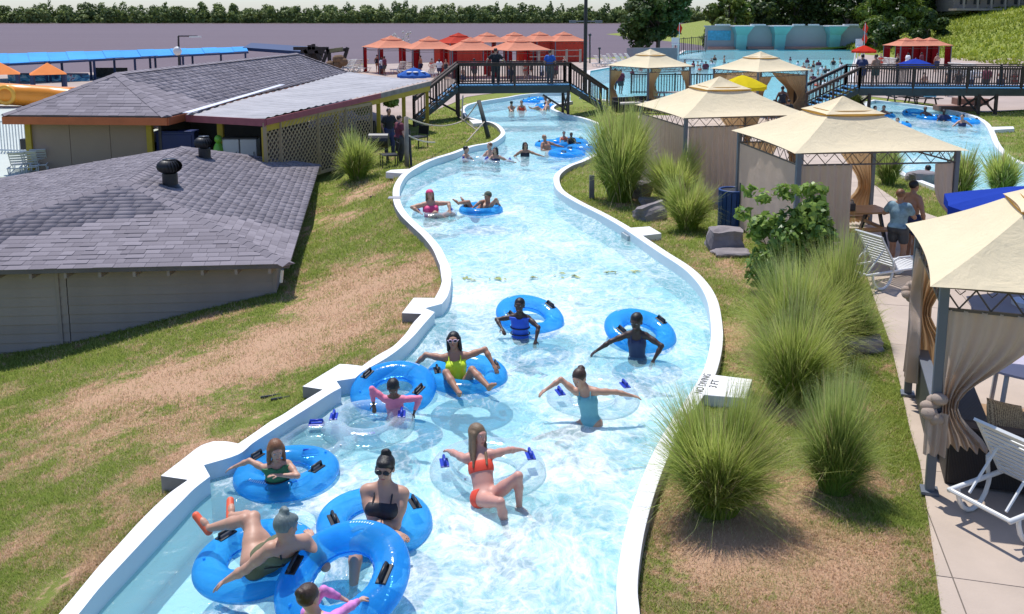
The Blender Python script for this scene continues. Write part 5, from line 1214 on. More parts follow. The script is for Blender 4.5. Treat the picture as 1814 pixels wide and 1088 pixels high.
# knots where curtains are tied
def knot(p, s, label=None):
    m = MB()
    for k in range(5): a = k * 1.3; m.ell((.05 * math.cos(a) * s, .05 * math.sin(a) * s, -.05 * k * s + .08 * s), (.085 * s, .075 * s, .06 * s), 12, 8, Matrix.Rotation(a, 3, 'X'))
    return m
for (x, y, z, s_) in ((-1.38, -1.42, 1.02, 1.05), (-1.42, 1.25, 1.52, .9)): m = knot(None, s_); o = m.build('curtain_knot', MT['curtain'], gA, smooth=True, loc=(x, y, z))
for k, (x, y, z) in enumerate(((-1.36, -1.5, .78),)): curtain_mesh((x - .1, y, 0), (x + .12, y, 0), .98, .5, gA, 'curtain_tail', MT['curtain'], amp=.03, wl=.09)
# ------------------------------------------------------------------ PEOPLE: one continuous body surface grown from joints
import openvdb
def N_(v): return Vector(v).normalized()
class Field:
    def __init__(s, prims, vox, pad=.06):
        lo = np.full(3, 1e9); hi = -lo
        for p in prims:
            a, b = s.bb(p); lo = np.minimum(lo, a); hi = np.maximum(hi, b)
        s.lo = lo - pad; s.vox = vox; s.n = np.ceil((hi + pad - s.lo) / vox).astype(int) + 1; s.D = np.full(s.n, .25, np.float32)
        for p in prims: s.add(p)
    @staticmethod
    def bb(p):
        if p[0] == 'c': a, b = np.array(p[1]), np.array(p[2]); r = max(p[3], p[4]); return np.minimum(a, b) - r, np.maximum(a, b) + r
        c = np.array(p[1]); r = max(p[2]); return c - r, c + r
    def grid(s, a, b):
        i0 = np.maximum(0, np.floor((a - s.lo) / s.vox).astype(int)); i1 = np.minimum(s.n, np.ceil((b - s.lo) / s.vox).astype(int) + 1)
        ax = [(s.lo[k] + s.vox * np.arange(i0[k], i1[k])).astype(np.float32) for k in range(3)]
        sl_ = tuple(slice(i0[k], i1[k]) for k in range(3)); return sl_, np.meshgrid(*ax, indexing='ij', sparse=True)
    def add(s, p):
        k = p[5] if p[0] == 'c' else p[4]; a, b = s.bb(p); m = k + 3 * s.vox; sl_, (X, Y, Z) = s.grid(a - m, b + m)
        if p[0] == 'c':
            A, B = np.array(p[1], np.float32), np.array(p[2], np.float32); d = B - A; L2 = max(1e-9, float(d @ d))
            t = np.clip(((X - A[0]) * d[0] + (Y - A[1]) * d[1] + (Z - A[2]) * d[2]) / L2, 0, 1)
            D = np.sqrt((X - A[0] - t * d[0]) ** 2 + (Y - A[1] - t * d[1]) ** 2 + (Z - A[2] - t * d[2]) ** 2) - (p[3] + (p[4] - p[3]) * t)
        else:
            c, r, M = p[1], p[2], p[3]; q = [(X - c[0]) * M[i][0] + (Y - c[1]) * M[i][1] + (Z - c[2]) * M[i][2] for i in range(3)]
            k0 = np.sqrt(sum((q[i] / r[i]) ** 2 for i in range(3))); k1 = np.sqrt(sum((q[i] / r[i] ** 2) ** 2 for i in range(3))) + 1e-6; D = k0 * (k0 - 1) / k1
        O = s.D[sl_]; h = np.clip(.5 + .5 * (O - D) / k, 0, 1); s.D[sl_] = O * (1 - h) + D * h - k * h * (1 - h)
    def cut(s, pt, nrm):
        _, (X, Y, Z) = s.grid(s.lo, s.lo + s.n * s.vox + 1); s.D = np.maximum(s.D, (X - pt[0]) * nrm[0] + (Y - pt[1]) * nrm[1] + (Z - pt[2]) * nrm[2]).astype(np.float32)
    def hole(s, pt, r):
        _, (X, Y, Z) = s.grid(s.lo, s.lo + s.n * s.vox + 1); s.D = np.maximum(s.D, r - np.sqrt((X - pt[0]) ** 2 + (Y - pt[1]) ** 2 + (Z - pt[2]) ** 2)).astype(np.float32)
    def mesh(s, name):
        g = openvdb.FloatGrid(.25); g.copyFromArray(np.ascontiguousarray(s.D)); p, q = g.convertToQuads(0.0)
        me = bpy.data.meshes.new(name)
        if len(p) == 0: return me
        v = p * s.vox + s.lo; q = q[:, ::-1]
        m, k = q.shape; me.vertices.add(len(v)); me.vertices.foreach_set('co', v.astype(np.float32).ravel()); me.loops.add(m * 4); me.loops.foreach_set('vertex_index', q.astype(np.int32).ravel())
        me.polygons.add(m); me.polygons.foreach_set('loop_start', np.arange(0, m * 4, 4, dtype=np.int32)); me.update(calc_edges=True); me.shade_smooth(); return me
def skin(name, c, wet=.5):
    m = Mat(name); co = m.coord('Object'); f = m.noise(co, 9, 4, .6); cc = m.mix(f, tuple(x * .86 for x in c), tuple(min(1, x * 1.1) for x in c))
    return m.done(m.pr(cc, wet, Specular_IOR_Level=.5, Subsurface_Weight=.08, Subsurface_Radius=(.02, .008, .004), Subsurface_Scale=.4, Normal=m.bump(m.noise(co, 60, 3), .12, .003)))
SK = dict(fair=skin('fair skin', (.62, .37, .27)), light=skin('light skin', (.54, .30, .20)), tan=skin('tanned skin', (.42, .21, .125)), brown=skin('brown skin', (.15, .07, .042)), dark=skin('dark brown skin', (.055, .028, .020)), pink=skin('sun pink skin', (.62, .31, .235)))
def hairm(name, c):
    m = Mat(name); co = m.coord('Object', (1, 1, .15)); f = m.noise(co, 70, 4, .7); cc = m.mix(f, tuple(x * .45 for x in c), tuple(min(1, x * 1.5) for x in c))
    return m.done(m.pr(cc, .42, Specular_IOR_Level=.45, Normal=m.bump(f, .9, .006)))
HR = dict(black=hairm('black hair', (.012, .010, .010)), brown=hairm('brown hair', (.055, .030, .018)), auburn=hairm('auburn hair', (.20, .085, .035)), blonde=hairm('dark blonde hair', (.20, .13, .07)), grey=hairm('grey teal hair', (.16, .20, .19)))
def fab(name, c, r=.6, var=.08): return plain(name, c, r, var, 8, .2, bscale=120)
CLM = dict(neon=fab('neon yellow swimsuit', (.62, .80, .02)), black=fab('black swim fabric', (.016, .015, .022)), red=fab('coral red bikini fabric', (.80, .07, .03)), teal=fab('pale teal swimsuit', (.16, .42, .47)), olive=fab('olive swimsuit', (.11, .12, .055)), hotpink=fab('hot pink swimsuit', (.80, .07, .22)), pink=fab('pink rash guard', (.86, .22, .33)), vblue=fab('blue life vest', (.02, .10, .62)),
           navy=fab('navy trunks', (.02, .03, .10)), green=fab('green black swimsuit', (.03, .16, .06)), tealpat=fab('grey teal shirt', (.20, .30, .34), .8, .5), charcoal=fab('charcoal shorts', (.04, .04, .045)), blackshirt=fab('black t-shirt', (.015, .016, .02), .8), grey=fab('grey trousers', (.16, .15, .15), .8), blueshirt=fab('blue shirt', (.03, .13, .50), .8), maroon=fab('maroon shirt', (.16, .03, .05), .8), white=fab('white cap cloth', (.75, .75, .75), .8), camo=fab('olive cap cloth', (.10, .12, .08), .85, .4), floral=fab('pink purple print fabric', (.72, .22, .52), .6, .6), orange=fab('orange shoe rubber', (.85, .13, .05), .5))
MT['eyewhite'] = plain('eye white', (.8, .78, .75), .3, .02); MT['iris'] = plain('dark iris', (.03, .02, .015), .2, .02); MT['lip'] = plain('lips', (.42, .13, .11), .4, .05); MT['lens'] = plain('dark lens', (.012, .015, .02), .08, .02); MT['pinkframe'] = plain('pale pink frame', (.85, .6, .7), .3, .02)
def ik(a, b, l1, l2, pole):
    a, b = Vector(a), Vector(b); d = b - a; L = min(d.length, (l1 + l2) * .995); L = max(L, abs(l1 - l2) * 1.1 + .02); d = d.normalized() if d.length > 1e-6 else Vector((0, 0, -1)); b = a + d * L
    x = (l1 * l1 - l2 * l2 + L * L) / (2 * L); h = math.sqrt(max(0, l1 * l1 - x * x)); p = Vector(pole); p = p - d * p.dot(d); p = p.normalized() if p.length > 1e-4 else Vector((0, 0, -1))
    return a + d * x + p * h, b
def person(label, chest, up, front, hands, feet, s=1.0, skin='light', w=1.0, bust=0.0, head=None, face=None, headup=None, hs=1.0, vox=.009, hair='brown', style='short', clothes=(), extras=(), poles=None, kpoles=None, shoes=None, grp=None, fingers=True, cat='person', armlen=1.0, leglen=1.0):
    """chest: base of the neck (world). up: torso direction, front: where the chest faces. hands/feet: world targets (right, left) or None."""
    C_ = Vector(chest); Uv = N_(up); Fv = Vector(front); Fv = (Fv - Uv * Fv.dot(Uv)).normalized(); Sv = Uv.cross(Fv).normalized()   # Sv: to the subject's left
    O = Vector(C_); P = C_ - Uv * .50 * s; I3 = (Sv, Fv, Uv); L_ = lambda v: tuple(Vector(v) - O)
    def E(c, r, fr=I3, k=.03): return ('e', L_(c), tuple(r), [tuple(a) for a in fr], k * s)
    def Cc(a, b, ra, rb, k=.025): return ('c', L_(a), L_(b), ra, rb, k * s)
    torso = [E(P + Uv * .01 * s, (.155 * w * s, .115 * w * s, .115 * s)), E(P + Uv * .16 * s, (.128 * w * s, .095 * w * s, .13 * s), k=.05), E(P + Uv * .31 * s, (.148 * w * s, .105 * w * s, .15 * s), k=.05),
             Cc(C_ - Uv * .045 * s + Sv * .135 * s * w ** .5, C_ - Uv * .045 * s - Sv * .135 * s * w ** .5, .058 * s * w ** .5, .058 * s * w ** .5, .05)]
    if bust: torso += [E(P + Uv * .315 * s + Sv * q * .072 * s * w + Fv * .075 * s * w, (.062 * bust * s, .062 * bust * s, .062 * bust * s), k=.035) for q in (1, -1)]
    torso += [E(P - Fv * .06 * s + Sv * q * .07 * s * w - Uv * .03 * s, (.085 * w * s, .08 * w * s, .085 * s), k=.04) for q in (1, -1)]
    fd = N_(face if face is not None else front); hu = Vector(headup if headup is not None else Uv * .6 + Vector((0, 0, .5))); H0 = Vector(head) if head is not None else None
    nk = N_(hu * .8 + Uv * .4 + fd * .15)
    hs = hs * 1.08; hd_ = .115 * s + .068 * hs * s
    if H0 is not None: nk = N_((H0 - C_).normalized() + nk * .4)
    H0 = C_ + nk * hd_
    hu = (hu - fd * hu.dot(fd)); hu = hu.normalized() if hu.length > .05 else N_(Uv); hsd = hu.cross(fd).normalized(); h_ = s * hs; HF = (hsd, fd, hu)
    jawc = H0 - hu * .055 * h_ + fd * .022 * h_
    headp = [E(H0 + hu * .02 * h_ - fd * .012 * h_, (.073 * h_, .092 * h_, .090 * h_), HF, .02), E(jawc, (.052 * h_, .062 * h_, .062 * h_), HF, .03), E(H0 + fd * .05 * h_ - hu * .01 * h_, (.052 * h_, .035 * h_, .06 * h_), HF, .03)]
    face_ = [Cc(H0 + fd * .078 * h_ + hu * .018 * h_, H0 + fd * .104 * h_ - hu * .020 * h_, .009 * h_, .0135 * h_, .012), E(H0 + fd * .074 * h_ + hu * .038 * h_, (.045 * h_, .014 * h_, .011 * h_), HF, .015), E(H0 + fd * .076 * h_ - hu * .052 * h_, (.024 * h_, .014 * h_, .014 * h_), HF, .012), E(H0 - hu * .10 * h_ + fd * .055 * h_, (.02 * h_, .02 * h_, .016 * h_), HF, .02)]
    face_ += [E(H0 + hsd * q * .074 * h_ - fd * .005 * h_ - hu * .008 * h_, (.012 * h_, .022 * h_, .032 * h_), HF, .008) for q in (1, -1)]
    neck = [Cc(C_ - Uv * .05 * s, H0 - hu * .05 * h_ - fd * .02 * h_, .056 * s * w ** .4, .048 * s, .03)]
    neck += [Cc(C_ - Uv * .045 * s + Sv * q * .11 * s * w ** .5 - Fv * .01, C_ + nk * .06 * s, .045 * s, .03 * s, .04) for q in (1, -1)]
    prims = torso + headp + face_ + neck; arms = []; legs = []; J = {}
    la, lf = .285 * s * armlen, .26 * s * armlen; poles = poles or [None, None]; kpoles = kpoles or [None, None]
    for q, hnd, pl, nm in ((-1, hands[0], poles[0], 'r'), (1, hands[1], poles[1], 'l')):
        sh = C_ - Uv * .055 * s + Sv * q * .165 * s * w ** .5
        tgt = Vector(hnd) if hnd is not None else sh + Sv * q * .1 - Uv * .5 * s
        el, wr = ik(sh, tgt, la, lf, pl if pl is not None else (Sv * q * .6 - Uv * .5 - Fv * .3)); J[nm] = (sh, el, wr)
        a_ = [Cc(sh, sh.lerp(el, .5), .050 * s * w ** .7, .047 * s * w ** .7, .03), Cc(sh.lerp(el, .4), el, .046 * s * w ** .7, .037 * s * w ** .5), Cc(el, el.lerp(wr, .35), .037 * s * w ** .5, .038 * s * w ** .5), Cc(el.lerp(wr, .35), wr, .038 * s * w ** .5, .0235 * s)]
        arms.append(a_); prims += a_
        fo = (wr - el).normalized(); side = fo.cross(Vector((0, 0, 1))); side = side.normalized() if side.length > .1 else Sv
        nz_ = side.cross(fo).normalized(); cup = (fo * .86 - nz_ * .5).normalized(); pc = wr + fo * .045 * s; kn = wr + fo * .088 * s
        prims.append(E(pc, (.037 * s, .052 * s, .017 * s), (side, fo, nz_), .015))
        if fingers:
            for i in range(4):
                o_ = (i - 1.5) * .0185 * s; Lf = (.040, .046, .043, .033)[i] * s; b0 = kn - fo * .008 * s + side * o_; b1 = b0 + (fo * .9 - nz_ * .25 + side * o_ * 3).normalized() * Lf; b2 = b1 + cup * Lf * .85; r_ = max(.0088 * s, vox * .95)
                prims += [Cc(b0, b1, r_ * 1.1, r_, .004), Cc(b1, b2, r_, r_ * .9, .004)]
            th_ = side * (q if fo.dot(Fv) > -.2 else q) * -1; t0 = wr + fo * .022 * s + th_ * .026 * s; t1 = t0 + (fo * .6 + th_ * .75 - nz_ * .2).normalized() * .04 * s; t2 = t1 + (fo * .9 + th_ * .2 - nz_ * .35).normalized() * .032 * s
            prims += [Cc(t0, t1, .012 * s, .0105 * s, .008), Cc(t1, t2, .0105 * s, max(.009 * s, vox), .004)]
    lt, lsn = .43 * s * leglen, .41 * s * leglen
    for q, ft, pl, nm in ((-1, feet[0], kpoles[0], 'R'), (1, feet[1], kpoles[1], 'L')):
        if ft is None: continue
        hp = P + Sv * q * .085 * s * w - Uv * .03 * s; kn, an = ik(hp, ft, lt, lsn, pl if pl is not None else Fv + Vector((0, 0, .5))); J[nm] = (hp, kn, an)
        lg = [Cc(hp, hp.lerp(kn, .5), .088 * s * w, .073 * s * w ** .9, .04), Cc(hp.lerp(kn, .45), kn, .074 * s * w ** .9, .052 * s * w ** .6, .03), Cc(kn, kn.lerp(an, .35), .050 * s * w ** .5, .052 * s * w ** .6), Cc(kn.lerp(an, .35), an, .052 * s * w ** .6, .033 * s)]
        legs.append(lg); prims += lg; sd = (an - kn).normalized(); kd = (Vector(pl) if pl is not None else Fv + Vector((0, 0, .5))); fdir = kd - sd * kd.dot(sd); fdir = (N_(fdir) * .8 + sd * .55).normalized()
        heel = an - fdir * .03 * s + sd * .025 * s; toe = an + fdir * .17 * s + sd * .02 * s
        prims += [Cc(heel, an + fdir * .09 * s, .032 * s, .030 * s, .02), Cc(an + fdir * .06 * s, toe, .033 * s, .020 * s, .02)]
        J[nm + 'toe'] = (heel, toe)
    F_ = Field(prims, vox); me = F_.mesh('person'); body = link_mesh('person', me, SK[skin], loc=O); tag(body, label, cat, grp)
    def child(nm, pr, mat, cuts=(), holes=(), vx=None):
        f = Field(pr, vx or vox)
        for p_, n_ in cuts: f.cut(L_(p_), tuple(n_))
        for p_, r_ in holes: f.hole(L_(p_), r_)
        m_ = f.mesh(nm)
        if len(m_.vertices): return link_mesh(nm, m_, mat, body)
    def grow(pr, d):
        out = []
        for p in pr:
            if p[0] == 'c': out.append(('c', p[1], p[2], p[3] + d, p[4] + d, p[5]))
            else: out.append(('e', p[1], tuple(r + d for r in p[2]), p[3], p[4]))
        return out
    g_ = max(.006, vox * .7); at = lambda t: P + Uv * t * s
    legt = [pp for lg in legs for pp in lg[:1]]; legm = [pp for lg in legs for pp in lg[:2]]
    for cl in clothes:
        kind, mat = cl[0], CLM[cl[1]]
        if kind == 'onepiece': child('swimsuit', grow(torso, g_) , mat, [(at(.405), Uv), (at(-.06), -Uv)], [(C_ + Fv * .06 * s, .115 * s)])
        elif kind == 'tankini': child('swimsuit', grow(torso, g_), mat, [(at(.42), Uv), (at(.04), -Uv)], [(C_ + Fv * .06 * s, .11 * s)])
        elif kind == 'bandeau': child('swim_top', grow(torso, g_), mat, [(at(.385), Uv), (at(.2 if len(cl) < 3 else cl[2]), -Uv)])
        elif kind == 'bikini': child('swim_top', grow(torso, g_), mat, [(at(.39), Uv), (at(.26), -Uv)])
        elif kind == 'bottom': child('swim_bottom', grow(torso + legt, g_), mat, [(at(.07), Uv)] + [(J[k][0] - (J[k][0] - J[k][1]).normalized() * .07 * s, (J[k][1] - J[k][0]).normalized()) for k in ('R', 'L') if k in J])
        elif kind == 'trunks': child('swim_trunks', grow(torso[:2] + torso[-2:] + legm, g_ * 1.6), mat, [(at(.10), Uv)] + [(J[k][0].lerp(J[k][1], .72), (J[k][1] - J[k][0]).normalized()) for k in ('R', 'L') if k in J])
        elif kind == 'trousers': child('trousers', grow(torso[:2] + torso[-2:] + [pp for lg in legs for pp in lg], g_ * 2), mat, [(at(.10), Uv)])
        elif kind == 'shirt':
            child('shirt', grow(torso + [pp for a_ in arms for pp in a_[:1]], g_ * 2.2), mat, [(at(.0), -Uv)], [(C_ + Uv * .03, .07 * s)])
        elif kind == 'rashguard':
            child('rash_guard', grow(torso + [pp for a_ in arms for pp in a_], g_), mat, [(at(.0), -Uv)] + [], [(C_ + Uv * .05 * s, .075 * s)] + [(J[k][2], .05 * s) for k in ('r', 'l')])
        elif kind == 'vest':
            child('life_vest', grow(torso, .028 * s), mat, [(at(.47), Uv), (at(.06), -Uv)], [(C_ + Fv * .05 * s + Uv * .03 * s, .10 * s)])
            m = MB(O)
            for zf in (.14, .26): pp_ = at(zf); m.tube([pp_ + (Sv * math.cos(a) * .185 * w + Fv * math.sin(a) * .148 * w) * s for a in [2 * math.pi * k / 20 for k in range(20)]], .011 * s, 6, closed=True)
            m.build('buckle_strap', CLM['black'], body)
        elif kind == 'straps':
            m = MB(O)
            for q in (1, -1):
                m.tube([at(.36) + Sv * q * .085 * s + Fv * .118 * s * w, C_ - Uv * .035 * s + Sv * q * .085 * s + Fv * .055 * s, C_ + Uv * .0 * s + Sv * q * .085 * s, at(.40) + Sv * q * .06 * s - Fv * .10 * s * w], .008 * s, 6)
            m.build('shoulder_straps', mat, body)
        elif kind == 'backstraps':
            m = MB(O)
            for q in (1, -1): m.tube([C_ + Sv * q * .09 * s + Uv * .0, C_ - Uv * .06 * s + Sv * q * .085 * s - Fv * .075 * s, at(.30) - Fv * .118 * s * w, at(.18) - Sv * q * .11 * s - Fv * .09 * s * w], .0075 * s, 6)
            m.build('crossed_straps', mat, body)
    if shoes:
        pr = []
        for k in ('Rtoe', 'Ltoe'):
            if k in J: a, b = J[k]; pr.append(Cc(a, b, .040 * s, .036 * s))
        child('shoe', pr, CLM[shoes])
    # hair
    hm = HR.get(hair); hr = []
    if hm is not None:
        base = E(H0 + hu * .030 * h_ - fd * .022 * h_, (.083 * h_, .098 * h_, .090 * h_), HF, .02); hr = [base]
        if style in ('long', 'wet'):
            for i in range(9):
                a = (i / 8 - .5) * 3.6; o_ = hsd * math.sin(a) * .070 * h_ - fd * math.cos(a) * .070 * h_; dn = N_(C_ - H0); ln = (.26 if style == 'long' else .13) * h_
                hr.append(Cc(H0 + o_ + hu * .02 * h_, H0 + o_ * 1.25 + dn * ln - fd * .01, .030 * h_, .018 * h_, .02))
        if style == 'long':
            for q in (1, -1): hr.append(Cc(H0 + hsd * q * .07 * h_ + fd * .02 * h_, C_ + Sv * q * .08 * s + Fv * .10 * s - Uv * .18 * s, .022 * h_, .012 * h_, .02))
        if style in ('bun', 'topbun'):
            b = H0 + hu * (.115 if style == 'topbun' else .07) * h_ - fd * (.05 if style == 'topbun' else .10) * h_
            for i in range(5): a = i * 1.26; hr.append(E(b + (hsd * math.cos(a) + hu * math.sin(a)) * .02 * h_, (.030 * h_, .030 * h_, .026 * h_), HF, .012))
        if style == 'pony': hr += [E(H0 - fd * .105 * h_ + hu * .05 * h_, (.03 * h_,) * 3, HF, .015), Cc(H0 - fd * .12 * h_ + hu * .03 * h_, H0 - fd * .14 * h_ - hu * .12 * h_, .032 * h_, .014 * h_)]
        if style == 'bangs' or style == 'topbun': hr.append(E(H0 + hu * .070 * h_ + fd * .045 * h_, (.062 * h_, .042 * h_, .034 * h_), HF, .02))
        holes = [(H0 + fd * .112 * h_ - hu * .036 * h_, .094 * h_)] if style != 'bangs' else [(H0 + fd * .112 * h_ - hu * .055 * h_, .082 * h_)]
        cutp = [(H0 - hu * .045 * h_, -hu)] if style in ('short', 'bun', 'topbun', 'pony', 'bangs') else []
        child('hair', hr, hm, cutp, holes)
    # eyes and mouth, glasses, hats
    if vox < .013:
        for q in (1, -1):
            ec = H0 + hsd * q * .031 * h_ + fd * .0795 * h_ + hu * .014 * h_
            m = MB(O); m.ell(ec, (.0115 * h_, .0070 * h_, .0058 * h_), 10, 8, Matrix(HF).transposed()); m.build('eye', MT['eyewhite'], body, smooth=True)
            m = MB(O); m.ell(ec + fd * .0052 * h_, (.0060 * h_, .0035 * h_, .0054 * h_), 8, 6, Matrix(HF).transposed()); m.build('iris', MT['iris'], body, smooth=True)
        m = MB(O); m.ell(H0 + fd * .089 * h_ - hu * .052 * h_, (.022 * h_, .006 * h_, .0065 * h_), 12, 6, Matrix(HF).transposed()); m.build('lips', MT['lip'], body, smooth=True)
    for ex in extras:
        RM = Matrix(HF).transposed()
        if ex[0] == 'sunglasses':
            mt = {'pink': MT['pinkframe'], 'black': MT['lens']}[ex[1]]; m = MB(O)
            for q in (1, -1): m.ell(H0 + hsd * q * .034 * h_ + fd * .096 * h_ + hu * .014 * h_, (.031 * h_, .008 * h_, .023 * h_), 14, 8, RM)
            m.tube([H0 + hsd * .066 * h_ + fd * .088 * h_ + hu * .016 * h_, H0 + hsd * .082 * h_ + fd * .0 * h_ + hu * .012 * h_], .005 * h_, 6); m.tube([H0 - hsd * .066 * h_ + fd * .088 * h_ + hu * .016 * h_, H0 - hsd * .082 * h_ + fd * .0 * h_ + hu * .012 * h_], .005 * h_, 6)
            sgl = m.build('sunglasses', mt, body, smooth=True)
            m = MB(O)
            for q in (1, -1): m.ell(H0 + hsd * q * .034 * h_ + fd * .101 * h_ + hu * .013 * h_, (.023 * h_, .007 * h_, .016 * h_), 12, 8, RM)
            m.build('lens', MT['lens'], body, smooth=True)
        elif ex[0] == 'cap':
            c = [E(H0 + hu * .045 * h_ - fd * .01 * h_, (.090 * h_, .102 * h_, .082 * h_), HF, .02)]
            child('cap_crown', c, CLM[ex[1]], [(H0 + hu * .035 * h_, -hu)]); m = MB(O); m.ell(H0 + hu * .044 * h_ + fd * .115 * h_, (.07 * h_, .065 * h_, .008 * h_), 16, 6, RM); m.build('cap_brim', CLM[ex[1]], body, smooth=True)
        elif ex[0] == 'headband':
            child('headband', [E(H0 + hu * .055 * h_ + fd * .0 * h_, (.088 * h_, .100 * h_, .080 * h_), HF, .02)], CLM[ex[1]], [(H0 + hu * .05 * h_, -hu), (H0 + hu * .095 * h_, hu)])
    return body, J
# ------------------------------------------------------------------ TUBES
def vinyl(name, col, alpha, tcol):
    m = Mat(name); co = m.coord('Object'); b = m.bump(m.math('ADD', m.noise(co, 7, 3), m.math('MULTIPLY', m.noise(co, 30, 3), .25)), .35, .02)
    lw = m.n('ShaderNodeLayerWeight'); lw.inputs[0].default_value = .35; m.l(b, lw.inputs['Normal'])
    tr = m.n('ShaderNodeBsdfTransparent'); tr.inputs[0].default_value = (*tcol, 1)
    d = m.pr(col, .13, Specular_IOR_Level=.7, Normal=b); t2 = m.n('ShaderNodeBsdfTranslucent'); t2.inputs[0].default_value = (*col, 1); md = m.n('ShaderNodeMixShader'); md.inputs[0].default_value = .35; m.l(d, md.inputs[1]); m.l(t2.outputs[0], md.inputs[2])
    mx = m.n('ShaderNodeMixShader'); m.l(m.math('MULTIPLY_ADD', lw.outputs['Facing'], .55, alpha, clamp=True), mx.inputs[0]); m.l(tr.outputs[0], mx.inputs[1]); m.l(md.outputs[0], mx.inputs[2])
    return m.done(mx.outputs[0])
MT['vblue'] = vinyl('blue vinyl', (0.04, 0.45, 0.95), .38, (.42, .80, 1.0))
def clear_vinyl():
    m = Mat('clear vinyl'); co = m.coord('Object'); b = m.bump(m.math('ADD', m.noise(co, 7, 3), m.math('MULTIPLY', m.noise(co, 30, 3), .3)), .5, .02)
    tr = m.n('ShaderNodeBsdfTransparent'); tr.inputs[0].default_value = (.93, .98, .99, 1); gl = m.n('ShaderNodeBsdfGlossy'); gl.inputs['Roughness'].default_value = .06; m.l(b, gl.inputs['Normal'])
    lw = m.n('ShaderNodeLayerWeight'); lw.inputs[0].default_value = .30; m.l(b, lw.inputs['Normal']); df = m.n('ShaderNodeBsdfDiffuse'); df.inputs[0].default_value = (.78, .90, .93, 1)
    m1 = m.n('ShaderNodeMixShader'); m1.inputs[0].default_value = .45; m.l(gl.outputs[0], m1.inputs[1]); m.l(df.outputs[0], m1.inputs[2])
    mx = m.n('ShaderNodeMixShader'); m.l(m.math('MULTIPLY_ADD', lw.outputs['Facing'], .75, .07, clamp=True), mx.inputs[0]); m.l(tr.outputs[0], mx.inputs[1]); m.l(m1.outputs[0], mx.inputs[2]); return m.done(mx.outputs[0])
MT['vclear'] = clear_vinyl(); MT['handleblue'] = plain('blue rubber handle', (.01, .04, .42), .35, .05); MT['seamw'] = plain('pale print', (.55, .75, .95), .5, .05)
def tube_mesh(R, r, seg=64, ring=24):
    vs = []; fs = []
    for i in range(seg):
        a = 2 * math.pi * i / seg
        for j in range(ring):
            b = 2 * math.pi * j / ring; inner = max(0, -math.cos(b)); rr = r * (1 + .02 * math.cos(a * 10) * inner) ; k = 1 - .06 * inner * (0.5 + .5 * math.cos(a * 26))
            vs.append(((R + rr * math.cos(b) * k) * math.cos(a), (R + rr * math.cos(b) * k) * math.sin(a), rr * .78 * math.sin(b)))
    for i in range(seg):
        for j in range(ring): fs.append((i * ring + j, ((i + 1) % seg) * ring + j, ((i + 1) % seg) * ring + (j + 1) % ring, i * ring + (j + 1) % ring))
    return vs, fs
def swim_ring(loc, label, mat='vblue', hmat=None, tilt=(0, 0), hang=0.0, R=.43, r=.165, low=False, group=None, handles=True):
    t = empty('swim_ring', loc, label, 'swim ring', group or ('clear swim rings' if mat == 'vclear' else 'blue swim rings')); t.rotation_euler = (math.radians(tilt[0]), math.radians(tilt[1]), math.radians(hang))
    vs, fs = tube_mesh(R, r, 28 if low else 72, 12 if low else 28); m = MB(); m.add(vs, fs); m.build('ring_body', MT[mat], t, smooth=True)
    m = MB(); m.tube([((R - r * .97) * math.cos(2 * math.pi * k / 48), (R - r * .97) * math.sin(2 * math.pi * k / 48), .0) for k in range(48)], .008, 5, closed=True); m.build('inner_seam', MT[mat], t, smooth=True)
    hm = hmat or MT['black']
    if handles:
        for a in (0, math.pi):
            c, s_ = math.cos(a), math.sin(a); base = Vector((R * c, R * s_, r * .76)); rad = Vector((c, s_, 0)); tan = Vector((-s_, c, 0))
            m = MB(); m.box(base, (.10, .20, .02), Matrix((rad, tan, Vector((0, 0, 1)))).transposed()); m.build('handle_pad', hm, t, bevel=.008)
            m = MB(); m.tube([base - tan * .085, base - tan * .075 + V3(0, 0, .05), base + tan * .075 + V3(0, 0, .05), base + tan * .085], .017, 8); m.build('handle', hm, t, smooth=True)
    if not low:
        m = MB()
        for k in range(9):   # short printed dashes near the outer seam
            a = 1.57 + (k - 4) * .055; rr = R + r * .42; m.box((rr * math.cos(a), rr * math.sin(a), r * .78 * .905 + .003), (.03, .013, .002), Matrix.Rotation(a, 3, 'Z') @ Matrix.Rotation(.42, 3, 'Y'))
        m.build('printed_mark', MT['seamw'] if mat == 'vblue' else MT['handleblue'], t)
        m = MB(); p = Vector(((R + r * .2) * math.cos(-2.2), (R + r * .2) * math.sin(-2.2), r * .77)); m.tube([p, p + V3(0, 0, .02)], .013, 8); m.build('valve', MT['white'] if mat == 'vclear' else MT['vblue'], t)
    return t
def TU(px, py, z=.10): return U(px, py, z)
def at(px, py, Y): return UY(px, py, Y)
# ------------------------------------------------------------------ RIDERS IN THE CHANNEL
PT = U
def ringat(px, py, label, z=.03, **kw): c = TU(px, py, z); return c, swim_ring(c, label, **kw)
RB = 'riders in the lazy river'
# woman in neon yellow
c, _ = ringat(827, 666, 'blue swim ring carrying the woman in the neon yellow swimsuit', tilt=(4, 0), hang=12)
person('woman in neon yellow swimsuit and pale pink sunglasses, arms stretched over two blue rings', at(806, 626, c.y - .02), (-.10, .34, 1), (-.05, -1, .3), [at(732, 650, c.y + .05), at(874, 646, c.y - .10)], [at(813, 697, c.y - .72), at(866, 686, c.y - .66)], s=1.0, skin='tan', bust=1.1,
       hair='black', style='wet', clothes=[('onepiece', 'neon'), ('straps', 'neon')], extras=[('sunglasses', 'pink')], poles=[(-.3, .2, .3), (.4, .3, .3)], kpoles=[(-.25, -.4, 1), (.3, -.4, 1)], vox=.0085, grp=RB, head=at(803, 600, c.y + .02), face=(-.05, -1, .12))
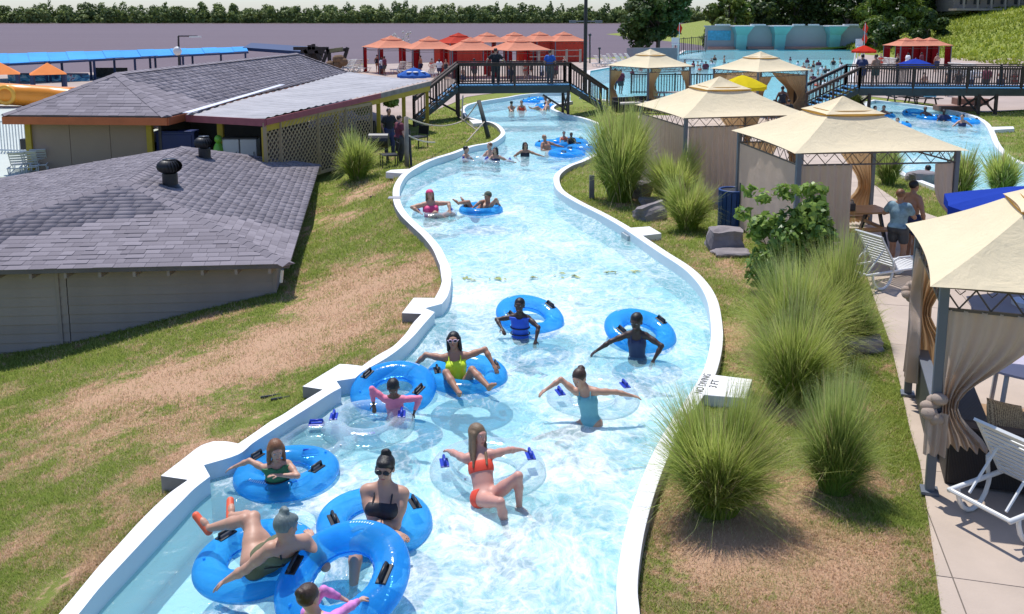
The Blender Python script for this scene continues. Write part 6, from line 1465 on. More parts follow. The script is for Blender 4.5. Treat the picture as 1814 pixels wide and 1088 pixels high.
# girl in pink rash guard
c, _ = ringat(697, 690, 'blue swim ring under the girl in the pink rash guard', z=.10, tilt=(13, 4), hang=-28)
person('girl in pink rash guard hanging over a blue ring with her head down', PT(698, 703, .29), (0, -.25, 1), (0, -1, -.25), [PT(662, 716, .20), PT(734, 730, .10)], [None, None], s=.76, skin='brown', hair='black', style='short', clothes=[('rashguard', 'pink')], poles=[(-1, .0, .5), (1, -.1, .5)], vox=.0085, grp=RB, hs=1.2,
       head=PT(697, 690, .40), face=(.1, -.8, -.55), headup=(0, -.6, .8))
# boy in blue life vest
c, _ = ringat(939, 561, 'blue swim ring under the boy in the blue life vest', z=.12, tilt=(17, 0), hang=40)
person('boy in blue life vest leaning out of a blue ring, arms over its edge', PT(921, 558, .37), (-.02, .0, 1), (-.25, -1, 0), [PT(889, 582, .20), PT(949, 603, .06)], [None, None], s=.86, skin='dark', hair='black', style='short', clothes=[('vest', 'vblue')], poles=[(-1, 0, -.1), (1, -.2, .2)], vox=.0095, grp=RB, hs=1.12, face=(-.25, -1, 0))
# swimmer with ponytail
c, _ = ringat(1134, 588, 'blue swim ring at the right bank under the swimmer with the dark ponytail', z=.12, tilt=(17, 0), hang=35)
person('swimmer with dark ponytail leaning forward over a blue ring, arms reaching down', PT(1128, 589, .37), (-.05, -.1, 1), (-.25, -1, -.15), [PT(1050, 625, .05), PT(1158, 638, .02)], [None, None], s=.95, skin='dark', hair='black', style='pony', clothes=[('tankini', 'navy'), ('straps', 'navy')], poles=[(-.8, .1, .5), (1, -.1, .5)], vox=.0095, grp=RB, hs=1.12, face=(-.5, -1, -.3))
# girl in teal suit in clear ring
c, _ = ringat(1050, 704, 'clear swim ring with blue handles around the girl in the teal swimsuit', mat='vclear', hmat=MT['handleblue'], hang=15, R=.47)
person('girl in pale teal swimsuit, arms spread wide in a clear ring', PT(1038, 688, .46), (-.14, .14, 1), (-.45, -1, .1), [PT(968, 690, .42), PT(1127, 702, .34)], [PT(964, 772, -.3), PT(1000, 778, -.38)], s=.88, skin='light', hair='brown', style='bun', clothes=[('onepiece', 'teal'), ('straps', 'teal')], poles=[(-.4, .2, .4), (.4, .2, .4)], kpoles=[(-.5, -.8, .1), (-.4, -.9, .1)], vox=.0085, grp=RB, hs=1.12,
       head=PT(1024, 674, .58), face=(-.5, -.8, -.35))
# girl in red bikini in clear ring
c, _ = ringat(864, 832, 'clear swim ring with blue handles around the girl in the red bikini', mat='vclear', hmat=MT['handleblue'], hang=10, R=.50, r=.17)
person('girl with long wet hair in a coral red bikini floating back in a clear ring', PT(848, 801, .46), (-.16, .62, .75), (-.05, -.8, .62), [c + V3(-.49, .06, .22), c + V3(.50, .10, .22)], [PT(898, 944, -.16), PT(920, 900, .0)], s=.92, skin='pink', hair='blonde', style='long', clothes=[('bikini', 'red'), ('bottom', 'red')], poles=[(-.9, .6, .3), (.9, .6, .3)], kpoles=[(.0, -.3, 1), (.8, -.2, .8)], vox=.008, grp=RB, hs=1.08,
       head=PT(846, 774, .6), face=(.75, -.75, .0))
# empty clear ring
ringat(652, 752, 'empty clear swim ring drifting beside the girl in pink', mat='vclear', hmat=MT['handleblue'], hang=185, z=.03)
c, _ = ringat(556, 790, 'empty clear swim ring near the stepped left bank with a blue handle', z=-.02, mat='vclear', hmat=MT['handleblue'], hang=97, R=.40, r=.13)
# child with green vest
c, _ = ringat(508, 838, 'blue swim ring at the left bank under the red haired child', tilt=(2, 3), hang=155)
person('red haired child in green and black swim vest leaning on a blue ring', PT(490, 820, .36), (-.05, .0, 1), (.35, -1, 0), [PT(415, 827, .28), PT(494, 842, .30)], [None, None], s=.76, skin='light', hair='auburn', style='wet', clothes=[('vest', 'green')], poles=[(-.3, .3, .5), (1, -.1, -.2)], vox=.008, grp=RB, hs=1.22, face=(.45, -.9, -.25))
# woman in olive suit
c, _ = ringat(454, 990, 'blue swim ring under the woman in the olive swimsuit', tilt=(3, -4), hang=-35)
_ch = PT(515, 962, .56); _pv = PT(452, 1000, .14)
person('woman in olive swimsuit and orange shoes curled across a blue ring, trailing one arm', _ch, _ch - _pv, (-.55, .75, .55), [PT(556, 960, .40), PT(362, 1056, .04)], [PT(370, 936, .34), PT(410, 914, .34)], s=1.02, w=1.2, skin='light', hair='grey', style='topbun', clothes=[('onepiece', 'olive'), ('backstraps', 'black')], poles=[(.3, .5, -.5), (.5, -.6, -.1)], kpoles=[(.5, .1, 1), (.6, .3, 1)], shoes='orange', vox=.008, grp=RB,
       head=PT(499, 935, .75), face=(.55, .6, -.35), headup=(-.1, .1, 1))
# woman in black bandeau
c, _ = ringat(664, 926, 'blue swim ring under the woman in the black bandeau top', tilt=(2, 2), hang=25)
person('woman in black bandeau top and dark sunglasses seated in a blue ring with folded arms', PT(682, 862, .56), (.06, .16, 1), (-.06, -1, .2), [PT(682, 862, .56) + V3(.13, -.30, -.31), PT(682, 862, .56) + V3(-.13, -.26, -.28)], [PT(682, 862, .56) + V3(-.20, -.78, -.62), PT(682, 862, .56) + V3(.08, -.80, -.62)], s=1.05, w=1.22, bust=1.15, skin='light', hair='black', style='topbun', clothes=[('bandeau', 'black'), ('straps', 'black'), ('bottom', 'black')], extras=[('sunglasses', 'black')], poles=[(-1, .1, -.6), (1, .1, -.6)], kpoles=[(-.2, -.5, 1), (.2, -.5, 1)], vox=.008, grp=RB,
       face=(-.12, -1, -.12))
# tilted ring and the child hanging on it
c = PT(607, 1026, .30); swim_ring(c, 'translucent blue swim ring tipped up towards the camera, nearest of all', tilt=(20, -6), hang=-18, R=.445, r=.165)
person('child with a small dark bun and pink printed sleeve holding the tipped blue ring', PT(560, 1084, .52), (-.12, .05, 1), (.55, .8, .1), [PT(640, 1062, .42), PT(606, 1060, .50)], [None, None], s=.76, skin='fair', hair='brown', style='bun', clothes=[('rashguard', 'floral')], poles=[(.4, -.3, .5), (.5, .2, .6)], vox=.008, grp=RB, hs=1.2, head=PT(541, 1058, .68), face=(.5, .8, -.1))
# mid river pair
c, _ = ringat(770, 380, 'clear swim ring around the woman in hot pink', z=.02, mat='vclear', hmat=MT['handleblue'], hang=5)
person('woman in hot pink swimsuit and pink cap sitting low in a clear ring', at(762, 358, c.y), (-.1, .25, 1), (.25, -1, .3), [at(744, 377, c.y - .3), at(797, 374, c.y - .25)], [U(795, 392, -.1), U(812, 386, -.1)], s=1.06, w=1.3, bust=1.2, skin='light', hair='blonde', style='wet', clothes=[('onepiece', 'hotpink'), ('straps', 'hotpink')], extras=[('cap', 'hotpink')], vox=.013, fingers=False, grp=RB, kpoles=[(.2, -.5, .8), (.4, -.5, .8)], poles=[(-1, 0, .2), (1, 0, .3)])
c, _ = ringat(852, 372, 'blue swim ring under the man in the olive cap', hang=20)
person('man in olive camouflage cap and printed trunks lounging sideways in a blue ring', at(866, 360, c.y - .02), (.72, .12, .6), (-.5, -.45, .8), [at(838, 368, c.y - .25), at(884, 362, c.y - .05)], [at(812, 360, c.y + .1), at(822, 358, c.y + .3)], s=1.02, w=1.15, skin='tan', hair='brown', style='short', clothes=[('trunks', 'floral')], extras=[('cap', 'camo')], vox=.013, fingers=False, grp=RB, head=at(862, 347, c.y - .02), face=(-.6, -.75, 0), headup=(0, 0, 1), poles=[(-.2, -1, .4), (.8, .2, .5)])
# group by the left bend
GA = 'bathers gathered at the upper bend'
def bather(px, py, label, skin_, hair_, style='short', front=(0, -1, 0), cl=(), hands=None, s=1.0, w=1.1, extras=(), dy=0, vox=.02, up=(0, .1, 1), grp=GA, z=-.02, legs=None, kp=None):
    """px,py: head centre in the picture; figure stands or sits chest deep"""
    zc = 1619 * (5.2 - .52) / max(40, (py - 28)); Y = zc * 1.0 + dy; hd = UY(px, py, Y); ch = hd - Vector(up).normalized() * .24 * s
    h_ = hands or [(-.16, -.42, -.34), (.16, -.42, -.34)]; hh_ = [ch + Vector(a) for a in h_]
    fe = [ch + Vector(a) for a in legs] if legs else [None, None]
    return person(label, ch, up, front, hh_, fe, s=s, w=w, skin=skin_, hair=hair_, style=style, clothes=cl, extras=extras, vox=vox, fingers=False, grp=grp, kpoles=kp)[0]
ringat(842, 286, 'clear ring under the dark haired bather facing right', low=True, mat='vclear', hmat=MT['handleblue'], z=.02); ringat(882, 288, 'clear blue rimmed ring under the two bathers at the left bend', low=True, mat='vclear', hmat=MT['handleblue'], z=.02)
bather(825, 262, 'shirtless bather with short black hair facing right at the left bend', 'light', 'black', front=(1, -.4, 0), hands=[(.3, -.2, -.35), (.5, .1, -.4)], legs=[(.8, -.3, -.5), (.9, 0, -.5)])
bather(868, 256, 'pale blond bather behind the dark haired one at the left bend', 'fair', 'auburn', front=(-.7, -.6, 0), hands=[(-.4, -.2, -.3), (-.1, -.3, -.4)])
bather(878, 264, 'bather with long dark hair stretching an arm towards the right', 'light', 'black', style='wet', front=(-.5, -.9, 0), hands=[(-.5, -.3, -.35), (.75, -.1, -.25)], cl=[('onepiece', 'navy')])
GB = 'blue swim rings'
for k, (px, py, lab) in enumerate([(978, 257, 'blue ring under the older shirtless man upstream'), (1012, 252, 'blue ring under the two children side by side'), (1004, 273, 'large blue ring drifting empty at the right bend'), (1035, 263, 'blue ring touching the grass at the right bend')]): ringat(px, py, lab, low=True, hang=k * 37, tilt=(2, 3 * (k % 2)), R=.52, r=.19)
bather(930, 255, 'bather with dark hair reaching one arm to the blue rings', 'tan', 'black', style='wet', front=(.3, -1, 0), hands=[(-.25, -.2, -.35), (.75, -.2, -.22)], cl=[('tankini', 'black')])
bather(962, 242, 'bald sunburnt man lying back against the blue rings', 'tan', None, front=(.6, -.7, .3), up=(-.3, .3, .8), hands=[(.1, -.4, -.3), (.7, .1, -.2)], legs=[(.9, .0, -.3), (1.0, .3, -.3)], w=1.25)
bather(999, 235, 'child in an orange red vest between the rings', 'light', 'black', front=(-.1, -1, 0), s=.75, cl=[('vest', 'orange')])
bather(1012, 237, 'child with black hair right of the one in orange', 'brown', 'black', front=(-.2, -1, 0), s=.75, cl=[('rashguard', 'black')])
bather(906, 181, 'dark haired bather standing waist deep beneath the footbridge, left of the pair', 'light', 'black', front=(0, 1, 0), vox=.03)
bather(924, 180, 'bather in red standing waist deep beneath the footbridge, right of the pair', 'light', 'brown', front=(0, -1, 0), cl=[('tankini', 'red')], vox=.03)
bather(967, 172, 'dark haired rider upright in the ring under the footbridge', 'tan', 'black', front=(-1, 0, 0), cl=[('tankini', 'black')], vox=.03)
bather(975, 179, 'pale rider lying back in the ring by the inner wall under the footbridge', 'fair', 'brown', front=(-.7, -.4, .4), up=(.5, 0, .8), legs=[(-.9, -.3, -.2), (-1.0, 0, -.2)], cl=[('bottom', 'navy')], vox=.03)
for px, py, lab in [(950, 176, 'blue ring upstream of the footbridge'), (966, 188, 'blue ring under the pale rider beneath the footbridge'), (940, 180, 'blue ring behind the pair under the footbridge')]: ringat(px, py, lab, low=True)
# second loop riders
G2 = 'riders in the second river loop'
for px, py, lab, sk_, hr_, fr, cl, hn in [(1550, 190, 'dark haired bather at the left wall of the second loop', 'light', 'black', (.3, -1, 0), [], None), (1566, 189, 'rider with arm raised beside the first one in the second loop', 'tan', 'brown', (-.6, -.6, 0), [('bikini', 'red')], [(-.2, -.3, .1), (.5, -.2, -.3)]),
      (1577, 214, 'bather with a dark bun nearest the cream gazebo roof', 'light', 'brown', (.5, -.8, 0), [('tankini', 'black')], None), (1590, 211, 'bather in purple right of the one with the bun', 'fair', 'brown', (-.5, -.8, 0), [('tankini', 'floral')], None),
      (1639, 191, 'rider lying back with arms out at the left of the raft of rings', 'brown', 'black', (-.4, -.8, .3), [('trunks', 'navy')], [(-.6, -.4, -.4), (.6, -.3, -.4)]), (1672, 196, 'rider in a dark top on the middle of the raft of rings', 'dark', 'black', (-.2, -1, .3), [('shirt', 'navy')], [(-.5, -.3, -.4), (.5, -.3, -.4)]),
      (1705, 205, 'rider with wet black hair at the right end of the raft of rings', 'light', 'black', (-.7, -.6, .2), [('onepiece', 'navy')], [(-.7, -.2, -.4), (.5, 0, -.3)]), (1644, 296, 'bather with dark hair half hidden by the gazebo truss', 'pink', 'black', (-.2, 1, 0), [], None)]:
    bather(px, py, lab, sk_, hr_, front=fr, cl=cl, hands=hn, grp=G2, vox=.026, legs=[(-.3, -.7, -.45), (.3, -.7, -.45)] if 'raft' in lab else None)
for k, (px, py, lab) in enumerate([(1562, 205, 'blue ring at the left wall of the second loop'), (1588, 222, 'blue ring by the bather in purple'), (1622, 203, 'tipped blue ring left of the raft in the second loop'), (1648, 209, 'blue ring in the middle of the raft'), (1678, 211, 'blue ring under the rider in the dark top'), (1712, 216, 'blue ring at the right end of the raft')]): ringat(px, py, lab, low=True, tilt=(16 if k == 2 else 3, 0), R=.5, r=.18)
# ------------------------------------------------------------------ PEOPLE ON LAND
def stand(loc, yaw, label, skin_, hair_, cl, s=1.0, w=1.05, style='short', vox=.02, hands=None, group=None, lean=0.0, extras=(), sit=False):
    R = Matrix.Rotation(yaw, 3, 'Z'); loc = Vector(loc); hz = (1.42 if not sit else .93) * s
    ch = loc + R @ Vector((0, -lean, hz)); up = R @ Vector((0, -lean * 1.2, 1)); fr = R @ Vector((0, -1, 0))
    hn = [ch + R @ Vector(a) * s for a in (hands or [(-.26, -.1, -.55), (.26, -.1, -.55)])]
    fe = [loc + R @ Vector((-.12, .03, .06)), loc + R @ Vector((.12, -.08, .06))] if not sit else [loc + R @ Vector((-.14, -.5, .06)), loc + R @ Vector((.14, -.5, .06))]
    return person(label, ch, up, fr, hn, fe, s=s, w=w, skin=skin_, hair=hair_, style=style, clothes=cl, vox=vox, fingers=vox < .015, grp=group, extras=extras, kpoles=[R @ Vector((-.1, -1, .3)), R @ Vector((.1, -1, .3))])[0]
pb = dA.lerp(dB, .33) + V3(0, .35, .03); stand(pb, math.pi, 'man in black t-shirt on the footbridge seen from behind, hands on the rail', 'light', 'brown', [('shirt', 'blackshirt'), ('trousers', 'charcoal')], s=1.06, w=1.25, hands=[(-.45, -.15, -.40), (.45, -.15, -.40)], vox=.018)
pb = dA.lerp(dB, .82) + V3(0, .5, .03); stand(pb, math.pi * .9, 'man in blue shirt and grey trousers on the footbridge', 'light', 'brown', [('shirt', 'blueshirt'), ('trousers', 'grey')], s=1.0, w=1.15, vox=.018)
p = UY(1524, 157, dA2.y + .9); stand((p.x, p.y, 1.45), 2.6, 'person in navy top leaning at the head of the right footbridge stairs', 'tan', 'black', [('shirt', 'navy'), ('trunks', 'navy')], lean=.15, w=1.2); p = UY(1549, 157, dA2.y + 1.0); stand((p.x, p.y, 1.45), 3.5, 'tanned person in tan shorts crossing the right footbridge', 'tan', 'brown', [('trunks', 'camo')], w=1.2)
p = UY(1588, 452, 17.9); pz = Vector((p.x, p.y, .07)); stand(pz, 2.4, 'person in teal patterned shirt and charcoal shorts standing at the picnic table', 'tan', 'auburn', [('shirt', 'tealpat'), ('trunks', 'charcoal')], s=.97, w=1.2, vox=.013, hands=[(-.1, -.35, -.25), (.2, -.3, -.2)])
p = UY(1617, 352, 18.6); stand((p.x, p.y, .07), 1.9, 'shirtless man with short black hair beside the picnic table', 'tan', 'black', [('trunks', 'navy')], s=1.0, w=1.3, vox=.013)
p = U(706, 292, -.05); stand((p.x, p.y + .4, T(p.x, p.y)), 2.2, 'person in maroon shirt under the edge of the metal awning', 'pink', 'brown', [('shirt', 'maroon'), ('trousers', 'charcoal')], s=.98, vox=.02, w=1.15)
p = U(690, 272, 0); stand((p.x, p.y, T(p.x, p.y)), .5, 'person in dark clothes standing behind the one in maroon', 'tan', 'black', [('shirt', 'blackshirt'), ('trousers', 'navy')], vox=.025)
p = UY(1386, 185, 44.5); stand((p.x, p.y, .05), 3.0, 'woman in dark swimwear and white headscarf under the distant gazebo', 'brown', 'black', [('onepiece', 'black')], s=1.0, vox=.024, extras=[('headband', 'white')], lean=.1)
for k, (px, lab) in enumerate([(1362, 'seated person at the left of the group under the distant gazebo'), (1372, 'seated person in pale clothes under the distant gazebo'), (1397, 'seated person at the right of the group under the distant gazebo')]):
    p = UY(px, 185, 44); stand((p.x, p.y, .05), 2.8 + k * .3, lab, ('brown', 'light', 'tan')[k], 'black', [('shirt', ('charcoal', 'white', 'blackshirt')[k])], s=.9, vox=.028, sit=True)
# distant crowd: a few figures, copied with their own labels
base_st = [stand((0, 200, -50), 0, 'x', sk_, hr_, cl, vox=.045, w=1.15) for sk_, hr_, cl in (('light', 'brown', [('trunks', 'navy')]), ('tan', 'black', [('onepiece', 'black')]), ('brown', 'black', [('shirt', 'maroon'), ('trunks', 'charcoal')]), ('fair', 'blonde', [('bikini', 'red'), ('bottom', 'red')]), ('dark', 'black', [('shirt', 'white'), ('trunks', 'navy')]))]
_used = set()
def place_copy(i, x, y, z, yaw, label, group, sc_=1.0):
    b = base_st[i]; feet0 = Vector((0, 200, -50)); off = b.location - feet0; R = Matrix.Rotation(yaw, 3, 'Z')
    if i in _used: c = copy_tree(b0[i]); 
    else: c = b; _used.add(i)
    c.location = Vector((x, y, z)) + R @ off0[i] * sc_; c.rotation_euler = (0, 0, yaw); c.scale = (sc_,) * 3; c['label'] = label; c['group'] = group; return c
ORD = ['leftmost', 'second from left', 'third from left', 'fourth from left', 'fifth from left', 'sixth from left', 'seventh from left', 'eighth from left', 'ninth from left', 'tenth from left', 'eleventh from left', 'twelfth from left', 'thirteenth from left', 'fourteenth from left', 'fifteenth from left']
b0 = base_st; off0 = [b.location - Vector((0, 200, -50)) for b in base_st]
CW = 'bathers standing in the wave pool'; nmw = ['swim shorts', 'a black swimsuit', 'a maroon top', 'a red bikini', 'a white shirt']
spots = [(1205,113),(1213,112),(1228,116),(1236,114),(1243,112),(1260,106),(1266,104),(1250,120),(1240,124),(1270,122),(1283,108),(1210,120),(1302,118),(1340,112),(1413,113),(1433,118),(1441,116),(1450,113),(1437,124),(1456,122),(1449,130),(1462,126),(1440,138),(1455,140),(1468,134),(1478,128),(1470,148),(1482,142),(1447,150),(1490,120),(1488,108),(1476,112),(1430,108),(1423,122),(1460,152),(1436,148),(1495,132),(1120,128),(1135,122),(1262,114),(1290,114),(1320,106),(1400,104),(1380,108)]
for k, (px, py) in enumerate(spots):
    p = U(px, py + 3, 0); place_copy(k % 5, p.x, p.y, -.95 - .2 * random.random(), random.uniform(0, 6.28), f'bather in {nmw[k % 5]} standing in the wave pool, {ORD[sum(1 for j, q in enumerate(spots) if j % 5 == k % 5 and q[0] < px)]} of those', CW, random.uniform(.8, 1.05))
CB = 'people around the red gazebos'
land = [(668,84),(676,80),(681,79),(745,80),(765,78),(790,74),(778,76),(840,72),(905,70),(930,72),(942,74),(960,70),(985,72),(820,66),(1000,80),(1590,86),(1608,84),(1632,86),(1660,84),(1560,84),(1700,60),(1722,60),(1750,60),(1776,60),(1800,60),(1680,58),(1090,62),(1100,60),(1640,58)]
for k, (px, Y) in enumerate(land):
    p = UY(px, 110, Y); kd = (k * 3 + 1) % 5; rk = sum(1 for j, q in enumerate(land) if (j * 3 + 1) % 5 == kd and q[0] < px)
    place_copy(kd, p.x, Y, T(p.x, Y) + .02, random.uniform(0, 6.28), f'small distant person in {nmw[kd]} on the far paving, {ORD[rk]} of those', CB, random.uniform(.85, 1.05))
# ------------------------------------------------------------------ BACKGROUND THINGS
def tbox(name, c, size, mat, label, cat, group=None, bevel=0, kind=None):
    m = MB(); m.box((0, 0, 0), size); return tag(m.build(name, mat, loc=c, bevel=bevel), label, cat, group, kind)
# wave pool back wall with teal waterfall pillars
wa, wb = UY(1250, 88, 140), UY(1532, 88, 141); wz = 3.5
pw = empty('pool_wall', (wa.x, wa.y, 0), 'pale grey wall behind the wave pool with teal pillars', 'wall')
MT['poolwall'] = plain('pale aqua grey wall', (0.42, 0.45, 0.45), .85, .1, .3); MT['tealcol'] = plain('teal pillar paint', (0.20, 0.52, 0.52), .6, .12, .5)
def wx(px): return UY(px, 80, 139).x
m = MB((wa.x, wa.y, 0)); m.box(((wa.x + wb.x) / 2, 140.6, wz / 2 - .3), (wb.x - wa.x, .5, wz + .6)); m.build('wall_panel', MT['poolwall'], pw)
m = MB((wa.x, wa.y, 0)); m.box(((wa.x + wb.x) / 2, 140.5, wz + .1), (wb.x - wa.x + .4, .8, .22)); m.build('wall_cap', MT['poolwall'], pw)
for px in (1313, 1381, 1478):
    x = wx(px); m = MB((wa.x, wa.y, 0)); m.add([(x - .75, 139, 0), (x + .75, 139, 0), (x + .75, 140.3, 0), (x - .75, 140.3, 0), (x - .85, 138.6, wz - 1.2), (x + .85, 138.6, wz - 1.2), (x + .85, 140.3, wz - 1.2), (x - .85, 140.3, wz - 1.2), (x - 1.4, 137.4, wz + .05), (x + 1.4, 137.4, wz + .05), (x + 1.4, 140.3, wz + .05), (x - 1.4, 140.3, wz + .05)],
        [(0, 1, 5, 4), (1, 2, 6, 5), (3, 0, 4, 7), (4, 5, 9, 8), (5, 6, 10, 9), (7, 4, 8, 11), (8, 9, 10, 11)]); m.build('pillar', MT['tealcol'], pw)
    m = MB((wa.x, wa.y, 0)); m.box((x, 138.8, wz + .16), (3.0, 3.0, .16)); m.build('pillar_cap', MT['coping'], pw)
for px in (1282, 1345, 1420, 1440, 1510): m = MB((wa.x, wa.y, 0)); m.box((wx(px), 140.2, wz + .32), (2.2, .8, .2)); m.build('cap_stone', MT['coping'], pw)
for a, b in ((1325, 1372), (1392, 1468), (1487, 1520), (1256, 1303)): m = MB((wa.x, wa.y, 0)); m.box(((wx(a) + wx(b)) / 2, 139.6, .35), (wx(b) - wx(a), .6, .35)); m.build('ledge', plain('rusty ledge', (.40, .26, .22), .8, .2), pw)
x0, x1 = wx(1252), wx(1302); m = MB((wa.x, wa.y, 0)); m.box(((x0 + x1) / 2, 140.3, 2.2), (x1 - x0 - .8, .1, 1.5)); m.build('wall_mural', plain('blue lettering band', (.08, .42, .62), .6, .3, 3), pw)
# grey retaining wall by the tree, dark slatted fence
a, b = UY(1112, 100, 98), UY(1196, 100, 100); tbox('retaining_wall', ((a.x + b.x) / 2, 99, .75), (b.x - a.x, .4, 2.0), plain('mauve block wall', (.30, .25, .26), .9, .1), 'low grey mauve wall under the riverside tree', 'wall')
def fence(a, b, h, n, mat, label, post_every=0, rail=(.08, .95), pk=.05, z=None, group=None):
    a, b = Vector(a), Vector(b); t = empty('fence', a, label, 'fence', group); d = b - a
    for rz_ in rail: bar(t, 'rail', a + V3(0, 0, h * rz_), b + V3(0, 0, h * rz_), .05, .07, mat)
    for k in range(n + 1): p = a + d * k / n; big = post_every and k % post_every == 0; bar(t, 'post' if big else 'picket', p, p + V3(0, 0, h * (1.02 if big else .97)), pk * (1.8 if big else 1), pk * (1.8 if big else 1), mat)
    return t
a, b = U(1118, 166, .05), U(1282, 166, .05); fence(a, b, 1.35, 34, MT['bridgewood'], 'dark picket fence between the cream gazebos and the wave pool', 8)
a, b = UY(1196, 100, 112), UY(1250, 92, 124); fence(a, b, 2.2, 16, MT['bridgewood'], 'dark fence between the riverside tree and the pool wall', 4)
a, b = U(1535, 95, .03), U(1572, 92, .03); tbox('board_fence', ((a.x + b.x) / 2, a.y + 18, 1.3), (5.2, .2, 2.2), plain('brown fence boards', (.12, .075, .05), .85, .25, 2), 'brown board fence between pool wall and hillside', 'fence')
a, b = UY(930, 100, 88), UY(1028, 100, 90); fence((a.x, a.y, .6), (b.x, b.y, .6), 1.3, 4, plain('bleached timber', (.40, .34, .27), .9, .2), 'bleached timber rail fence in front of the red walled gazebos', 1, rail=(.5, .95), pk=.12)
a, b = G(-60, 268), G(58, 272); fence((a.x, a.y, a.z), (b.x, b.y, b.z), 1.35, 22, plain('white metal pickets', (.70, .72, .70), .5), 'white picket fence beside the tan building', 0, pk=.035)
m = MB(); q = G(52, 278); m.beam(q, q + V3(-.75, 1.2, 1.9), .09, .05); tag(m.build('white_plank', MT['white']), 'white plank leaning at the white picket fence', 'plank')
tbox('speaker_box', UY(47, 255, q.y - .4), (.34, .3, .42), MT['black'], 'small black box hanging by the yellow corner post', 'box')
# long river wall below the left canopy and mural panels
def ZY(px, py, Y): return UY(px, py, Y)
MT['bluemetal'] = plain('blue canopy sheet', (0.06, 0.30, 0.66), .7, .25, .12, .05, spec=.1); MT['navypost'] = plain('navy steel', (0.012, 0.035, 0.11), .5, .1)
ca = [ZY(-60, 116, 66), ZY(440, 91, 84), ZY(436, 83, 90), ZY(-60, 97, 74)]
cn = empty('canopy', (ca[0].x, ca[0].y, 0), 'long sky blue canopy roof on navy steel posts beside the river', 'canopy')
for k in range(16):
    p = [ca[0].lerp(ca[1], k / 16), ca[0].lerp(ca[1], (k + 1) / 16 - .0008), ca[3].lerp(ca[2], (k + 1) / 16 - .0008), ca[3].lerp(ca[2], k / 16)]; dz = V3(0, 0, .03 * (k % 2)); m = MB(cn.location); m.add([q + dz for q in p] + [q + dz - V3(0, 0, .06) for q in p], [(0, 1, 2, 3), (7, 6, 5, 4), (0, 4, 5, 1), (1, 5, 6, 2), (3, 2, 6, 7)]); m.build('roof_sheet', MT['bluemetal'], cn)
bar(cn, 'gutter', ca[0] - V3(0, .05, .12), ca[1] - V3(0, .05, .12), .1, .14, MT['navypost'])
for px in (42, 48, 68, 116, 137, 158, 209, 224, 234, 295, 301, 308, 368, 433):
    t_ = (px + 60) / 500; p = ca[0].lerp(ca[1], t_) + (V3(0, 0, 0) if px % 2 else V3(0, 1.5, .1)); g = T(p.x, p.y); bar(cn, 'post', (p.x, p.y, min(g, -.3) - .4), (p.x, p.y, p.z - .1), .14, .14, MT['navypost'])
a, b = ZY(430, 84, 88), ZY(545, 92, 86); m = MB(); m.add([a, b, b + V3(.2, 3, .35), a + V3(0, 3, .35)] + [q - V3(0, 0, .3) for q in (a, b, b + V3(.2, 3, .35), a + V3(0, 3, .35))], [(0, 1, 2, 3), (0, 4, 5, 1), (7, 6, 5, 4), (1, 5, 6, 2)]); tag(m.build('boat_shelter_roof', MT['navypost']), 'dark blue flat roof at the end of the sky blue canopy', 'roof')
# dark timber frame with clutter behind the roof ridge
MT['weathered'] = plain('almost black timber', (.03, .024, .022), .8, .2)
fr = empty('timber_gantry', ZY(560, 130, 84), 'dark timber frames standing on the riverside beyond the shingled roof', 'frame')
for (x0, y0, x1, y1) in ((520, 86, 582, 86), (582, 86, 572, 112), (533, 92, 575, 92), (580, 92, 612, 88), (616, 84, 606, 118), (583, 94, 584, 112), (540, 88, 548, 104), (560, 90, 568, 108), (548, 80, 549, 88), (555, 78, 556, 88)): bar(fr, 'beam', ZY(x0, y0, 84), ZY(x1, y1, 84), .3, .3, MT['weathered'])
m = MB(fr.location); m.ell(ZY(556, 96, 85), (.9, .7, .8), 12, 8); m.build('hanging_net', MT['weathered'], fr); bar(fr, 'board', ZY(585, 90, 83.5), ZY(607, 87, 83.5), .5, .35, plain('mossy board', (.20, .19, .10), .9, .3))
m = MB(); c0 = ZY(598, 112, 82); 
for k in range(5): m.ell((random.uniform(-.7, .7), 0, random.uniform(-.2, .4)), (.45, .4, .4), 9, 6)
tag(m.build('driftwood_heap', plain('brown heap', (.18, .11, .06), .95, .4), loc=c0), 'heap of brown driftwood at the foot of the dark timber frame', 'heap')
# orange topped play towers with navy posts, orange slide tubes
MT['orangeroof'] = plain('orange roof vinyl', (.80, .26, .08), .8, .06, spec=.05); MT['orangetub'] = plain('orange plastic', (.80, .27, .02), .3, .08)
for k, (px, Y, lab) in enumerate(((85, 58, 'orange roofed play tower on navy posts'), (2, 57, 'orange roofed play tower cut by the left edge'))):
    p = ZY(px, 131, Y); zt_ = p.z; t = empty('play_tower', (p.x, Y, T(p.x, Y)), lab, 'play tower', 'play towers'); g = T(p.x, Y); m = MB(); hh = zt_ - g
    for q in range(4): R = Matrix.Rotation(q * math.pi / 2 + .5, 3, 'Z'); m.add([R @ Vector((-1.05, -1.05, hh)), R @ Vector((1.05, -1.05, hh)), Vector((0, 0, hh + .72))], [(0, 1, 2)])
    m.build('roof', MT['orangeroof'], t)
    for q in range(4):
        R = Matrix.Rotation(q * math.pi / 2 + .5, 3, 'Z'); v = R @ Vector((-.9, -.9, 0)); v2 = R @ Vector((.9, -.9, 0)); m = MB(v); m.box(v + V3(0, 0, hh / 2), (.2, .2, hh)); m.build('post', MT['navypost'], t, loc=v)
        m = MB(); m.beam(v + V3(0, 0, hh - 1.0), v2 + V3(0, 0, hh - 1.0), .06, .08); m.build('rail', MT['navypost'], t)
    m = MB(); m.box((0, 0, hh - 1.9), (1.7, 1.7, .12)); m.build('platform', MT['navypost'], t)
p0 = ZY(30, 172, 52); sl_ = empty('slide', p0, 'coiled orange plastic slide below the play towers', 'slide')
